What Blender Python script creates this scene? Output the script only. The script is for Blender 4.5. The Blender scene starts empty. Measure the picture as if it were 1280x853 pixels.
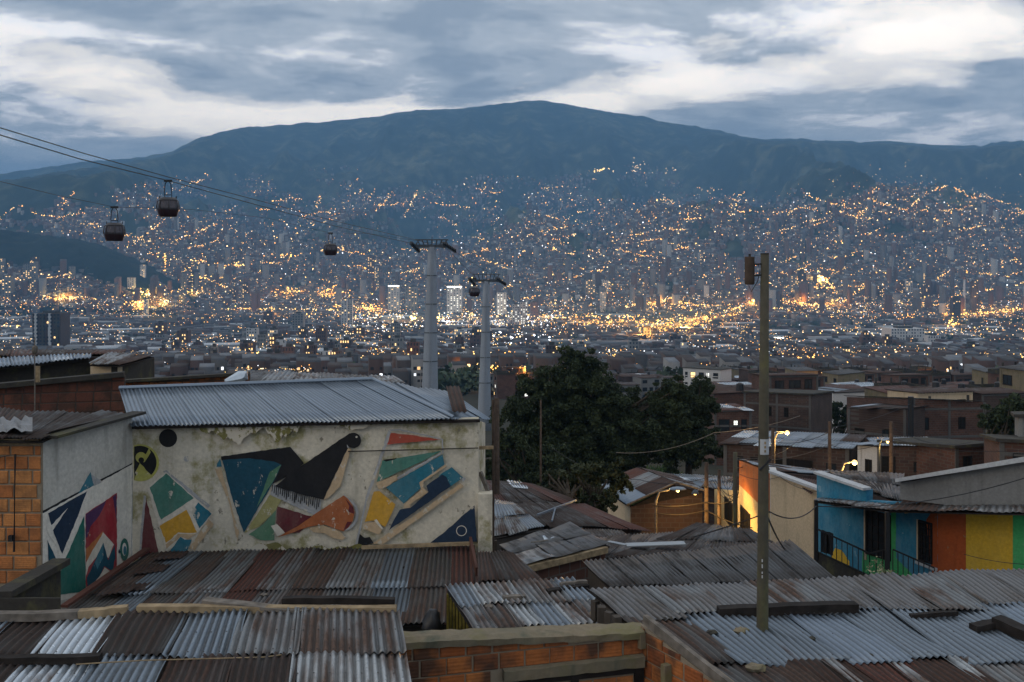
import bpy, math, random
import numpy as np
from mathutils import Vector

random.seed(7)
rng = np.random.default_rng(11)
PI = math.pi
SC = bpy.context.scene
COL = SC.collection

# ------------------------------------------------------------------ camera
F, CX, HY = 1280.0, 640.0, 340.0          # focal length (px), centre column, horizon row of the 1280 px photograph
cam_d = bpy.data.cameras.new('camera')
cam_d.lens, cam_d.sensor_width = 36.0, 36.0
cam_d.shift_y = -(426.5 - HY) / 1280.0
cam_d.clip_start, cam_d.clip_end = 0.1, 40000.0
cam = bpy.data.objects.new('camera', cam_d)
COL.objects.link(cam)
cam.location = (0, 0, 0)
cam.rotation_euler = (PI / 2, 0, 0)
SC.camera = cam

# ------------------------------------------------------------------ light
SUN_EL, SUN_AZ = math.radians(16), math.radians(242)      # low sun behind the camera, through cloud
sun_d = bpy.data.lights.new('sun', 'SUN')
sun_d.energy, sun_d.angle, sun_d.color = 0.95, math.radians(20), (1.0, 0.83, 0.62)
sun = bpy.data.objects.new('sun', sun_d)
COL.objects.link(sun)
sdir = Vector((math.sin(SUN_AZ) * math.cos(SUN_EL), math.cos(SUN_AZ) * math.cos(SUN_EL), math.sin(SUN_EL)))
sun.rotation_euler = sdir.to_track_quat('Z', 'Y').to_euler()

world = bpy.data.worlds.new('World')
SC.world = world
world.use_nodes = True


def world_sky():
    nt = world.node_tree
    N, L = nt.nodes, nt.links
    N.clear()
    out = N.new('ShaderNodeOutputWorld')
    bg = N.new('ShaderNodeBackground')
    bg.inputs['Strength'].default_value = 0.1
    L.new(bg.outputs[0], out.inputs[0])
    sky = N.new('ShaderNodeTexSky')
    sky.sky_type = 'NISHITA'
    sky.sun_disc = False
    sky.sun_elevation = SUN_EL
    sky.sun_rotation = SUN_AZ
    tc = N.new('ShaderNodeTexCoord')
    sep = N.new('ShaderNodeSeparateXYZ')
    L.new(tc.outputs['Generated'], sep.inputs[0])

    def math_n(op, a, b=None, clamp=False):
        m = N.new('ShaderNodeMath')
        m.operation = op
        m.use_clamp = clamp
        for i, x in enumerate((a, b)):
            if x is None:
                continue
            if isinstance(x, (int, float)):
                m.inputs[i].default_value = x
            else:
                L.new(x, m.inputs[i])
        return m.outputs[0]
    zc = math_n('ADD', math_n('MAXIMUM', sep.outputs[2], 0.0), 0.13)
    u = math_n('DIVIDE', sep.outputs[0], zc)
    v = math_n('DIVIDE', sep.outputs[1], zc)
    cmb = N.new('ShaderNodeCombineXYZ')
    L.new(u, cmb.inputs[0])
    L.new(v, cmb.inputs[1])

    def noise(scale, loc, det=8, rough=0.55, dist=0.0, sx=1.0, sy=1.0):
        mp = N.new('ShaderNodeMapping')
        mp.inputs['Location'].default_value = loc
        mp.inputs['Scale'].default_value = (sx, sy, 1)
        L.new(cmb.outputs[0], mp.inputs[0])
        n = N.new('ShaderNodeTexNoise')
        n.inputs['Scale'].default_value = scale
        n.inputs['Detail'].default_value = det
        n.inputs['Roughness'].default_value = rough
        n.inputs['Distortion'].default_value = dist
        L.new(mp.outputs[0], n.inputs['Vector'])
        return n.outputs['Fac']

    def ramp(fac, stops, interp='EASE'):
        r = N.new('ShaderNodeValToRGB')
        r.color_ramp.interpolation = interp
        el = r.color_ramp.elements
        while len(el) > 1:
            el.remove(el[-1])
        el[0].position, el[0].color = stops[0][0], (*stops[0][1], 1)
        for p, c in stops[1:]:
            e = el.new(p)
            e.color = (*c, 1)
        L.new(fac, r.inputs[0])
        return r.outputs[0]

    def mix(fac, a, b):
        m = N.new('ShaderNodeMix')
        m.data_type = 'RGBA'
        L.new(fac, m.inputs[0])
        for s, x in ((6, a), (7, b)):
            if isinstance(x, tuple):
                m.inputs[s].default_value = (*x, 1)
            else:
                L.new(x, m.inputs[s])
        return m.outputs[2]
    big = noise(*CLOUD_BIG)
    det = noise(*CLOUD_DET)
    shade = noise(*CLOUD_SHADE)
    # where the breaks in the cloud stand, by compass bearing and height over the horizon
    yy = math_n('MAXIMUM', sep.outputs[1], 0.02)
    az = math_n('DIVIDE', sep.outputs[0], yy)
    el = math_n('DIVIDE', sep.outputs[2], yy)
    bias = None
    for (a0, e0, sa, se, amp) in CLOUD_BREAKS:
        da = math_n('DIVIDE', math_n('SUBTRACT', az, a0), sa)
        de = math_n('DIVIDE', math_n('SUBTRACT', el, e0), se)
        q = math_n('ADD', math_n('MULTIPLY', da, da), math_n('MULTIPLY', de, de))
        g = math_n('MULTIPLY', math_n('POWER', 2.718, math_n('MULTIPLY', q, -1.0)), amp)
        bias = g if bias is None else math_n('ADD', bias, g)
    d1 = math_n('ADD', math_n('MULTIPLY', big, 0.5), math_n('MULTIPLY', det, 0.5))
    d1 = math_n('ADD', d1, bias)
    cover = ramp(d1, [(0.30, (0, 0, 0)), (0.36, (0.45, 0.45, 0.45)), (0.42, (1, 1, 1))])
    sh = math_n('SUBTRACT', shade, math_n('MULTIPLY', bias, 0.5))
    k = SKY_GAIN
    cloud = ramp(sh, [(0.38, (2.7 * k, 3.1 * k, 3.6 * k)), (0.50, (4.3 * k, 4.65 * k, 5.0 * k)), (0.64, (11.0 * k, 10.6 * k, 10.3 * k))])
    # open sky: the Nishita blue, whitened by high veil
    gap = mix(ramp(det, [(0.3, (0.8, 0.8, 0.8)), (0.7, (0.93, 0.93, 0.93))]), sky.outputs[0], (17.0 * k, 15.2 * k, 13.0 * k))
    L.new(mix(cover, gap, cloud), bg.inputs['Color'])


SKY_GAIN = 1.6
# bearing (x/y), height (z/y), spread in each, strength (minus: break, plus: cloud bank)
CLOUD_BREAKS = [(-.45, .205, .17, .030, -.19), (-.34, .15, .13, .024, -.18), (.36, .23, .17, .045, -.19), (.17, .185, .09, .016, -.15), (-.15, .15, .13, .012, -.15), (.05, .165, .1, .01, -.1), (-.52, .24, .08, .02, -.12),
                (-.05, .20, .20, .035, .08), (-.40, .262, .14, .016, .10), (.36, .145, .24, .022, .10), (-.46, .135, .10, .016, .08), (.0, .25, .25, .03, .05), (.48, .2, .05, .008, .10)]
#            scale  location        detail rough dist  sx   sy
CLOUD_BIG = (0.8, (3.1, 1.7, 0.0), 5, 0.50, 0.4, 0.7, 0.8)
CLOUD_DET = (2.6, (7.3, 2.2, 0.0), 12, 0.60, 0.25, 0.75, 0.75)
CLOUD_SHADE = (2.3, (1.3, 5.2, 0.0), 12, 0.62, 0.2, 0.75, 0.8)
world_sky()

SC.view_settings.view_transform = 'Standard'
SC.view_settings.look = 'None'
SC.view_settings.gamma = 1.0
SC.view_settings.exposure = 0.0
SC.cycles.use_denoising = True
SC.cycles.max_bounces = 6
SC.cycles.volume_bounces = 0
SC.cycles.sample_clamp_indirect = 3.0


# ------------------------------------------------------------------ layout helpers
def P(px, py, D):
    """point at distance D ahead of the camera that the photograph shows at (px, py)"""
    return Vector(((px - CX) / F * D, D, (HY - py) / F * D))


def hit(q, px, py):
    """where the sight line through (px, py) meets the plane of the quad q"""
    n = (q[1] - q[0]).cross(q[3] - q[0])
    d = P(px, py, 1.0)
    return d * (q[0].dot(n) / d.dot(n))


def vnoise(x, y, seed=0):
    xi, yi = np.floor(x).astype(np.int64), np.floor(y).astype(np.int64)
    xf, yf = x - xi, y - yi
    xf, yf = xf * xf * (3 - 2 * xf), yf * yf * (3 - 2 * yf)

    def h(a, b):
        n = (a * 374761393 + b * 668265263 + seed * 1442695041) & 0xFFFFFFFF
        n = ((n ^ (n >> 13)) * 1274126177) & 0xFFFFFFFF
        return ((n ^ (n >> 16)) & 0xFFFF) / 65535.0
    return ((h(xi, yi) * (1 - xf) + h(xi + 1, yi) * xf) * (1 - yf)
            + (h(xi, yi + 1) * (1 - xf) + h(xi + 1, yi + 1) * xf) * yf)


def fbm(x, y, seed=0, o=4):
    s, a, t = 0.0, 1.0, 0.0
    for k in range(o):
        s = s + a * vnoise(x * 2 ** k, y * 2 ** k, seed + k * 17)
        t += a
        a *= 0.5
    return s / t


def ridged(x, y, seed=0, o=5):
    s, a, t = 0.0, 1.0, 0.0
    for k in range(o):
        s = s + a * (1 - np.abs(2 * vnoise(x * 2 ** k, y * 2 ** k, seed + k * 31) - 1))
        t += a
        a *= 0.5
    return s / t


GY = [-3000, 0, 12, 20, 30, 45, 60, 90, 160, 250, 450, 700, 1000, 1500, 2000, 2800, 30000]
GZ = [-7, -7, -8, -8.6, -9.6, -13.4, -15.2, -18.7, -27, -36, -53, -73, -92, -111, -118, -120, -120]
SKX = [-600, -300, 0, 60, 120, 180, 215, 250, 300, 350, 400, 450, 500, 520, 560, 600, 640, 675, 700, 750, 800, 850, 900, 930, 960, 1000, 1040, 1080, 1110, 1150, 1185, 1225, 1240, 1280, 1500, 1900]
SKY = [245, 230, 218, 208, 201, 196, 189, 172, 160, 156, 152, 148, 141, 138, 137, 133, 128, 125, 129, 138, 145, 155, 163, 170, 174, 173, 176, 178, 176, 179, 182, 182, 178, 176, 180, 200]
HLX = [-700, -200, 0, 30, 60, 100, 140, 170, 190, 230, 260]
HLY = [300, 292, 291, 296, 299, 303, 315, 328, 340, 362, 400]
YF, YR = 2700.0, 8000.0


def hgt(X, Y):
    X, Y = np.asarray(X, float), np.asarray(Y, float)
    r = np.hypot(X, Y)
    z = np.interp(Y, GY, GZ)
    amp = np.clip((r - 60) * 0.006, 0, 4.5)
    z = z + amp * (fbm(X / 90 + 5, Y / 90, 3, 3) - 0.5) * 2
    Ys = np.maximum(Y, 0.64 * r) + 1e-6
    px = np.clip(CX + F * X / Ys, -600, 1900)
    zr = (HY - np.interp(px, SKX, SKY)) / F * YR
    t = (Ys - YF) / (YR - YF)
    tt = np.clip(t, 0, 1)
    s = np.where(t <= 1, tt ** 1.18, 1 - 0.9 * (t - 1))
    rid = ridged(X / 1300 + 9.3, Y / 3000 + 2.1, 5, 6) - 0.62
    bump = np.sin(PI * tt) ** 1.1
    gul = (ridged(X / 330 + 4, Y / 800 + 7, 61, 3) - .6) * 150 * bump
    fine = (fbm(X / 60, Y / 60, 41, 3) - 0.5) * 26
    m = (zr + 120) * s + rid * 1500 * bump + gul + fine * np.clip(t * 6, 0, 1)
    z = np.where(t > 0, z + np.maximum(m, 0), z)
    cap = zr / YR * Ys * (0.86 + 0.14 * tt) + np.maximum(fine, -6) * 1.3          # no spur stands over the skyline
    z = np.where((t > 0) & (t <= 1), np.minimum(z, np.maximum(cap, -100)), z)
    # the low wooded hill by the foot of the mountain
    hz = (HY - np.interp(px, HLX, HLY)) / F * 3000.0
    sh = 1 - ((Ys - 3000) / 430) ** 2
    hb = -120 + (hz + 120) * np.maximum(sh, 0) + fine * 0.5 * (sh > 0)
    z = np.where((sh > 0) & (px < 260), np.maximum(z, hb), z)
    return np.where(Y > -50, z, np.interp(Y, GY, GZ))


def gz(x, y):
    return float(hgt(np.array([x]), np.array([y]))[0])


_DS = np.geomspace(60, 9000, 420)


def cast(px, py):
    """distance at which sight lines through (px, py) meet the terrain (nan: sky)"""
    px, py = np.asarray(px, float), np.asarray(py, float)
    out = np.full(px.shape, np.nan)
    for i in range(0, len(px), 2000):
        a, b = px[i:i + 2000, None], py[i:i + 2000, None]
        X = (a - CX) / F * _DS
        below = ((HY - b) / F * _DS) < hgt(X, np.broadcast_to(_DS, X.shape))
        k = below.argmax(1)
        ok = below.any(1) & (k > 0)
        hh = (HY - b) / F * _DS - hgt(X, np.broadcast_to(_DS, X.shape))
        i0 = np.maximum(k - 1, 0)
        rows = np.arange(len(k))
        h0, h1 = hh[rows, i0], hh[rows, k]
        d = _DS[i0] + (_DS[k] - _DS[i0]) * np.clip(h0 / np.where(h0 - h1 == 0, 1, h0 - h1), 0, 1)
        out[i:i + 2000] = np.where(ok, d, np.nan)
    return out


# ------------------------------------------------------------------ materials
def new_mat(name):
    m = bpy.data.materials.new(name)
    m.use_nodes = True
    nt = m.node_tree
    b = nt.nodes['Principled BSDF']
    return m, nt, nt.nodes, nt.links, b


def simple(name, col, rough=0.8, metal=0.0, var=0.25, scale=6.0, bump=0.15):
    """plain surface with a mottled tint and fine relief"""
    m, nt, N, L, b = new_mat(name)
    tc = N.new('ShaderNodeTexCoord')
    n = N.new('ShaderNodeTexNoise')
    n.inputs['Scale'].default_value = scale
    n.inputs['Detail'].default_value = 6
    L.new(tc.outputs['Object'], n.inputs['Vector'])
    r = N.new('ShaderNodeValToRGB')
    r.color_ramp.elements[0].position, r.color_ramp.elements[1].position = 0.3, 0.7
    r.color_ramp.elements[0].color = (*[c * (1 - var) for c in col], 1)
    r.color_ramp.elements[1].color = (*[min(c * (1 + var), 1) for c in col], 1)
    L.new(n.outputs['Fac'], r.inputs[0])
    L.new(r.outputs[0], b.inputs['Base Color'])
    b.inputs['Roughness'].default_value = rough
    b.inputs['Metallic'].default_value = metal
    b.inputs['Specular IOR Level'].default_value = 0.5 if rough < 0.6 else 0.15
    if bump:
        bp = N.new('ShaderNodeBump')
        bp.inputs['Strength'].default_value = bump
        bp.inputs['Distance'].default_value = 0.02
        L.new(n.outputs['Fac'], bp.inputs['Height'])
        L.new(bp.outputs[0], b.inputs['Normal'])
    return m


def metal_sheet(name, base, rust, lo, hi, rough=0.5, metal=0.35, patch=2.2, groove=0.75):
    """weathered roofing iron: streaks of rust run down the slope (UV in metres)"""
    m, nt, N, L, b = new_mat(name)
    uv = N.new('ShaderNodeUVMap')
    uv.uv_map = 'UVMap'
    oi = N.new('ShaderNodeObjectInfo')
    sc = N.new('ShaderNodeVectorMath')
    sc.operation = 'SCALE'
    sc.inputs[0].default_value = (37.0, 53.0, 11.0)
    L.new(oi.outputs['Random'], sc.inputs['Scale'])
    add = N.new('ShaderNodeVectorMath')
    L.new(uv.outputs[0], add.inputs[0])
    L.new(sc.outputs[0], add.inputs[1])

    def nz(sx, sy, scale, det=6, rough=0.6):
        mp = N.new('ShaderNodeMapping')
        mp.inputs['Scale'].default_value = (sx, sy, 1)
        L.new(add.outputs[0], mp.inputs[0])
        n = N.new('ShaderNodeTexNoise')
        n.inputs['Scale'].default_value = scale
        n.inputs['Detail'].default_value = det
        n.inputs['Roughness'].default_value = rough
        L.new(mp.outputs[0], n.inputs['Vector'])
        return n.outputs['Fac']

    def mt(op, a, bb):
        k = N.new('ShaderNodeMath')
        k.operation = op
        for i, x in enumerate((a, bb)):
            if isinstance(x, (int, float)):
                k.inputs[i].default_value = x
            else:
                L.new(x, k.inputs[i])
        return k.outputs[0]
    streak, blot, fine = nz(5.5, 0.35, 1.6), nz(1, 0.6, patch, 8), nz(1, 1, 30, 3)
    f = mt('ADD', mt('MULTIPLY', streak, 0.55), mt('MULTIPLY', blot, 0.45))
    f = mt('ADD', f, mt('MULTIPLY', mt('SUBTRACT', oi.outputs['Random'], 0.5), 0.06))
    rr = N.new('ShaderNodeValToRGB')
    rr.color_ramp.elements[0].position, rr.color_ramp.elements[1].position = lo, hi
    L.new(f, rr.inputs[0])
    c1 = N.new('ShaderNodeValToRGB')
    c1.color_ramp.elements[0].position, c1.color_ramp.elements[1].position = 0.3, 0.75
    c1.color_ramp.elements[0].color = (*[c * 0.72 for c in base], 1)
    c1.color_ramp.elements[1].color = (*[min(1, c * 1.25) for c in base], 1)
    L.new(mt('ADD', mt('MULTIPLY', streak, 0.6), mt('MULTIPLY', fine, 0.4)), c1.inputs[0])
    c2 = N.new('ShaderNodeValToRGB')
    c2.color_ramp.elements[0].position, c2.color_ramp.elements[1].position = 0.3, 0.7
    c2.color_ramp.elements[0].color = (*[c * 0.55 for c in rust], 1)
    c2.color_ramp.elements[1].color = (*[min(1, c * 1.5) for c in rust], 1)
    L.new(fine, c2.inputs[0])
    mx = N.new('ShaderNodeMix')
    mx.data_type = 'RGBA'
    L.new(rr.outputs[0], mx.inputs[0])
    L.new(c1.outputs[0], mx.inputs[6])
    L.new(c2.outputs[0], mx.inputs[7])
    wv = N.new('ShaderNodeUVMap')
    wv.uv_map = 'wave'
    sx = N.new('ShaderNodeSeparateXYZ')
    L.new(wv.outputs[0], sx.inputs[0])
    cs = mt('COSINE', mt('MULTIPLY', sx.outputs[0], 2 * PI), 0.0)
    gr = N.new('ShaderNodeMapRange')          # shade of the troughs painted into the sheet colour
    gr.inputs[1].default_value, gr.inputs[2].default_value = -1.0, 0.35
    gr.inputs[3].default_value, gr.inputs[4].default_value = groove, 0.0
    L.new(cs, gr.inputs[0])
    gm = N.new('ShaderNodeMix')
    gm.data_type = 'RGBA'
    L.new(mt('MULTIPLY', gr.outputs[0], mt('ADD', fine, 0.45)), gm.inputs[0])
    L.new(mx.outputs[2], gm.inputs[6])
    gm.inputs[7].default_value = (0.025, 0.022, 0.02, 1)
    L.new(gm.outputs[2], b.inputs['Base Color'])
    inv = mt('SUBTRACT', 1.0, rr.outputs[0])
    L.new(mt('MULTIPLY', inv, min(1.0, metal * 1.7)), b.inputs['Metallic'])
    L.new(mt('ADD', mt('MULTIPLY', rr.outputs[0], 0.4), mt('ADD', mt('MULTIPLY', fine, 0.2), rough - 0.22)), b.inputs['Roughness'])
    bp = N.new('ShaderNodeBump')
    bp.inputs['Strength'].default_value = 0.25
    bp.inputs['Distance'].default_value = 0.01
    L.new(blot, bp.inputs['Height'])
    L.new(bp.outputs[0], b.inputs['Normal'])
    return m


def plaster(name, col, stain=(0.10, 0.10, 0.07), moss=(0.16, 0.15, 0.05), dirt=0.5, mossy=0.0, streaky=1.0, wear=None, wear_pos=0.62, flake=9.0, fade=0.0):
    """painted render: blotches, rain streaks, hairline wear"""
    m, nt, N, L, b = new_mat(name)
    tc = N.new('ShaderNodeTexCoord')

    def nz(scale, sz=1.0, det=6, loc=(0, 0, 0), rough=0.6):
        mp = N.new('ShaderNodeMapping')
        mp.inputs['Scale'].default_value = (1, 1, sz)
        mp.inputs['Location'].default_value = loc
        L.new(tc.outputs['Object'], mp.inputs[0])
        n = N.new('ShaderNodeTexNoise')
        n.inputs['Scale'].default_value = scale
        n.inputs['Detail'].default_value = det
        n.inputs['Roughness'].default_value = rough
        L.new(mp.outputs[0], n.inputs['Vector'])
        return n.outputs['Fac']

    def rmp(f, a, bb, va=0.0, vb=1.0):
        r = N.new('ShaderNodeMapRange')
        r.inputs[1].default_value, r.inputs[2].default_value = a, bb
        r.inputs[3].default_value, r.inputs[4].default_value = va, vb
        L.new(f, r.inputs[0])
        return r.outputs[0]

    def mix(f, a, bb):
        k = N.new('ShaderNodeMix')
        k.data_type = 'RGBA'
        L.new(f, k.inputs[0])
        for s, x in ((6, a), (7, bb)):
            if isinstance(x, tuple):
                k.inputs[s].default_value = (*x, 1)
            else:
                L.new(x, k.inputs[s])
        return k.outputs[2]
    blot = nz(1.1, 1, 8)
    fine = nz(14, 1, 5, (3, 1, 2))
    strk = nz(3.2, 0.12, 5, (9, 2, 0))
    c = mix(rmp(fine, 0.3, 0.7), tuple(x * 0.82 for x in col), tuple(min(1, x * 1.12) for x in col))
    c = mix(rmp(blot, 0.48, 0.75, 0, dirt), c, tuple(0.5 * x + 0.5 * s for x, s in zip(col, stain)))
    c = mix(rmp(strk, 0.55, 0.8, 0, dirt * streaky), c, stain)
    if mossy:
        c = mix(rmp(nz(1.7, 0.9, 8, (5, 5, 5), 0.7), 0.52, 0.64, 0, mossy), c, moss)
    if wear and fade:
        c = mix(rmp(nz(2.1, 0.5, 8, (4, 1, 7), 0.7), 0.42, 0.72, 0, fade), c, wear)
    if wear:
        c = mix(rmp(nz(flake, 0.7, 7, (2, 8, 1), 0.7), wear_pos, wear_pos + 0.03), c, wear)
    L.new(c, b.inputs['Base Color'])
    b.inputs['Roughness'].default_value = 0.85
    b.inputs['Specular IOR Level'].default_value = 0.2
    bp = N.new('ShaderNodeBump')
    bp.inputs['Strength'].default_value = 0.3
    bp.inputs['Distance'].default_value = 0.02
    L.new(fine, bp.inputs['Height'])
    L.new(bp.outputs[0], b.inputs['Normal'])
    return m


def clay(name, c0, c1, soot=0.5):
    """fired clay block: each block its own tint, ribbed face, sooty blotches"""
    m, nt, N, L, b = new_mat(name)
    oi = N.new('ShaderNodeObjectInfo')
    geo = N.new('ShaderNodeNewGeometry')
    r = N.new('ShaderNodeValToRGB')
    r.color_ramp.elements[0].color, r.color_ramp.elements[1].color = (*c0, 1), (*c1, 1)
    L.new(oi.outputs['Random'], r.inputs[0])
    n = N.new('ShaderNodeTexNoise')
    n.inputs['Scale'].default_value, n.inputs['Detail'].default_value = 3.0, 7
    L.new(geo.outputs['Position'], n.inputs['Vector'])
    n2 = N.new('ShaderNodeTexNoise')
    n2.inputs['Scale'].default_value, n2.inputs['Detail'].default_value = 25.0, 4
    L.new(geo.outputs['Position'], n2.inputs['Vector'])
    mr = N.new('ShaderNodeMapRange')
    mr.inputs[1].default_value, mr.inputs[2].default_value = 0.44, 0.62
    mr.inputs[3].default_value, mr.inputs[4].default_value = 0.0, soot
    L.new(n.outputs['Fac'], mr.inputs[0])
    mx = N.new('ShaderNodeMix')
    mx.data_type = 'RGBA'
    L.new(mr.outputs[0], mx.inputs[0])
    L.new(r.outputs[0], mx.inputs[6])
    mx.inputs[7].default_value = (0.05, 0.03, 0.02, 1)
    mu = N.new('ShaderNodeMix')
    mu.data_type = 'RGBA'
    mu.blend_type = 'MULTIPLY'
    mu.inputs[0].default_value = 0.6
    L.new(mx.outputs[2], mu.inputs[6])
    L.new(n2.outputs['Fac'], mu.inputs[7])
    L.new(mu.outputs[2], b.inputs['Base Color'])
    b.inputs['Roughness'].default_value = 0.85
    w = N.new('ShaderNodeTexWave')
    w.bands_direction = 'Z'
    w.inputs['Scale'].default_value = 9.0
    L.new(geo.outputs['Position'], w.inputs['Vector'])
    bp = N.new('ShaderNodeBump')
    bp.inputs['Strength'].default_value, bp.inputs['Distance'].default_value = 0.25, 0.008
    L.new(w.outputs['Fac'], bp.inputs['Height'])
    L.new(bp.outputs[0], b.inputs['Normal'])
    return m


def brickwork(name, a, bb, mortar, sc=1.0):
    """brick facing too far off to pick out single bricks"""
    m, nt, N, L, b = new_mat(name)
    tc = N.new('ShaderNodeTexCoord')
    sep = N.new('ShaderNodeSeparateXYZ')
    L.new(tc.outputs['Object'], sep.inputs[0])
    ad = N.new('ShaderNodeMath')
    L.new(sep.outputs[0], ad.inputs[0])
    L.new(sep.outputs[1], ad.inputs[1])
    cb = N.new('ShaderNodeCombineXYZ')
    L.new(ad.outputs[0], cb.inputs[0])
    L.new(sep.outputs[2], cb.inputs[1])
    t = N.new('ShaderNodeTexBrick')
    t.inputs['Scale'].default_value = sc
    t.inputs['Brick Width'].default_value, t.inputs['Row Height'].default_value = 0.4, 0.22
    t.inputs['Mortar Size'].default_value = 0.018
    t.inputs['Color1'].default_value, t.inputs['Color2'].default_value = (*a, 1), (*bb, 1)
    t.inputs['Mortar'].default_value = (*mortar, 1)
    L.new(cb.outputs[0], t.inputs['Vector'])
    n = N.new('ShaderNodeTexNoise')
    n.inputs['Scale'].default_value, n.inputs['Detail'].default_value = 0.6, 7
    L.new(tc.outputs['Object'], n.inputs['Vector'])
    mr = N.new('ShaderNodeMapRange')
    mr.inputs[1].default_value, mr.inputs[2].default_value = 0.45, 0.7
    mr.inputs[3].default_value, mr.inputs[4].default_value = 0.0, 0.55
    L.new(n.outputs['Fac'], mr.inputs[0])
    mx = N.new('ShaderNodeMix')
    mx.data_type = 'RGBA'
    L.new(mr.outputs[0], mx.inputs[0])
    L.new(t.outputs['Color'], mx.inputs[6])
    mx.inputs[7].default_value = (*[x * 0.4 for x in a], 1)
    L.new(mx.outputs[2], b.inputs['Base Color'])
    b.inputs['Roughness'].default_value = 0.9
    return m


def emit(name, col, strength, sample=False):
    m, nt, N, L, b = new_mat(name)
    b.inputs['Base Color'].default_value = (0.3, 0.3, 0.3, 1)
    b.inputs['Emission Color'].default_value = (*col, 1)
    b.inputs['Emission Strength'].default_value = strength
    if not sample:
        m.cycles.emission_sampling = 'NONE'
    return m


def attr_mat(name, emission=0.0, rough=0.85):
    """colour of each piece from its own colour attribute"""
    m, nt, N, L, b = new_mat(name)
    a = N.new('ShaderNodeAttribute')
    a.attribute_name = 'tint'
    if emission:
        b.inputs['Base Color'].default_value = (0.02, 0.02, 0.02, 1)
        L.new(a.outputs['Color'], b.inputs['Emission Color'])
        b.inputs['Emission Strength'].default_value = emission
        m.cycles.emission_sampling = 'NONE'
    else:
        L.new(a.outputs['Color'], b.inputs['Base Color'])
    b.inputs['Roughness'].default_value = rough
    return m


def leaf_mat(name, c0, c1):
    """each leaf its own green, whole branches paler or darker"""
    m, nt, N, L, b = new_mat(name)
    geo = N.new('ShaderNodeNewGeometry')
    tc = N.new('ShaderNodeTexCoord')
    n = N.new('ShaderNodeTexNoise')
    n.inputs['Scale'].default_value = 0.7
    L.new(tc.outputs['Object'], n.inputs['Vector'])
    k = N.new('ShaderNodeMath')
    k.operation = 'MULTIPLY_ADD'
    L.new(geo.outputs['Random Per Island'], k.inputs[0])
    k.inputs[1].default_value = 0.55
    s = N.new('ShaderNodeMapRange')
    s.inputs[1].default_value, s.inputs[2].default_value = 0.35, 0.7
    s.inputs[3].default_value, s.inputs[4].default_value = 0.0, 0.45
    L.new(n.outputs['Fac'], s.inputs[0])
    L.new(s.outputs[0], k.inputs[2])
    r = N.new('ShaderNodeValToRGB')
    r.color_ramp.elements[0].color, r.color_ramp.elements[1].color = (*c0, 1), (*c1, 1)
    L.new(k.outputs[0], r.inputs[0])
    L.new(r.outputs[0], b.inputs['Base Color'])
    b.inputs['Roughness'].default_value = 0.7
    b.inputs['Specular IOR Level'].default_value = 0.2
    return m


def terrain_mat(name, cols, s1, s2):
    m, nt, N, L, b = new_mat(name)
    geo = N.new('ShaderNodeNewGeometry')
    n1 = N.new('ShaderNodeTexNoise')
    n1.inputs['Scale'].default_value, n1.inputs['Detail'].default_value = s1, 8
    n1.inputs['Roughness'].default_value = 0.65
    L.new(geo.outputs['Position'], n1.inputs['Vector'])
    n2 = N.new('ShaderNodeTexNoise')
    n2.inputs['Scale'].default_value, n2.inputs['Detail'].default_value = s2, 5
    L.new(geo.outputs['Position'], n2.inputs['Vector'])
    ad = N.new('ShaderNodeMath')
    ad.operation = 'MULTIPLY_ADD'
    L.new(n2.outputs['Fac'], ad.inputs[0])
    ad.inputs[1].default_value = 0.45
    k = N.new('ShaderNodeMath')
    k.operation = 'MULTIPLY'
    L.new(n1.outputs['Fac'], k.inputs[0])
    k.inputs[1].default_value = 0.55
    L.new(k.outputs[0], ad.inputs[2])
    r = N.new('ShaderNodeValToRGB')
    el = r.color_ramp.elements
    el[0].position, el[1].position = 0.35, 0.65
    el[0].color, el[1].color = (*cols[0], 1), (*cols[2], 1)
    e = el.new(0.5)
    e.color = (*cols[1], 1)
    L.new(ad.outputs[0], r.inputs[0])
    L.new(r.outputs[0], b.inputs['Base Color'])
    b.inputs['Roughness'].default_value = 0.95
    b.inputs['Specular IOR Level'].default_value = 0.1
    return m


M = {}
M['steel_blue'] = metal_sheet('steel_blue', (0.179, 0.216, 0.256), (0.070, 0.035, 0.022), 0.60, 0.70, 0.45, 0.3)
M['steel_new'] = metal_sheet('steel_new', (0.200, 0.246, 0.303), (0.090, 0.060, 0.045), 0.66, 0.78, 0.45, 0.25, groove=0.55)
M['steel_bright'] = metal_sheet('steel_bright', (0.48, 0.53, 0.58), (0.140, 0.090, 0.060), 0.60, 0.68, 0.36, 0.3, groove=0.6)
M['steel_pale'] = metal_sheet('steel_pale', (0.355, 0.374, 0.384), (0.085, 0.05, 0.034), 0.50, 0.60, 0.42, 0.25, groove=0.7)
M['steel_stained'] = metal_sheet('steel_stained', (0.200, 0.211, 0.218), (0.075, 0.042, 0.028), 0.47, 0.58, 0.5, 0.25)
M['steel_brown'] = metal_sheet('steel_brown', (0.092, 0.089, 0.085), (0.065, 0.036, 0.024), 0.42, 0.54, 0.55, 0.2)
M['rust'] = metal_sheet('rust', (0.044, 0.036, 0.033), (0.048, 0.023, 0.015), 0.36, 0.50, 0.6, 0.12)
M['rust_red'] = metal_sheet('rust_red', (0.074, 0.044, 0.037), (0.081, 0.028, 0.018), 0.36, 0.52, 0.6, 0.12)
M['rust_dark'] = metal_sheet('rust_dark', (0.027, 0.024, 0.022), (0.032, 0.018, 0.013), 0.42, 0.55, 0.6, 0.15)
M['fibre_dark'] = metal_sheet('fibre_dark', (0.046, 0.047, 0.050), (0.032, 0.027, 0.025), 0.5, 0.62, 0.6, 0.05, groove=0.9)
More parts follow.
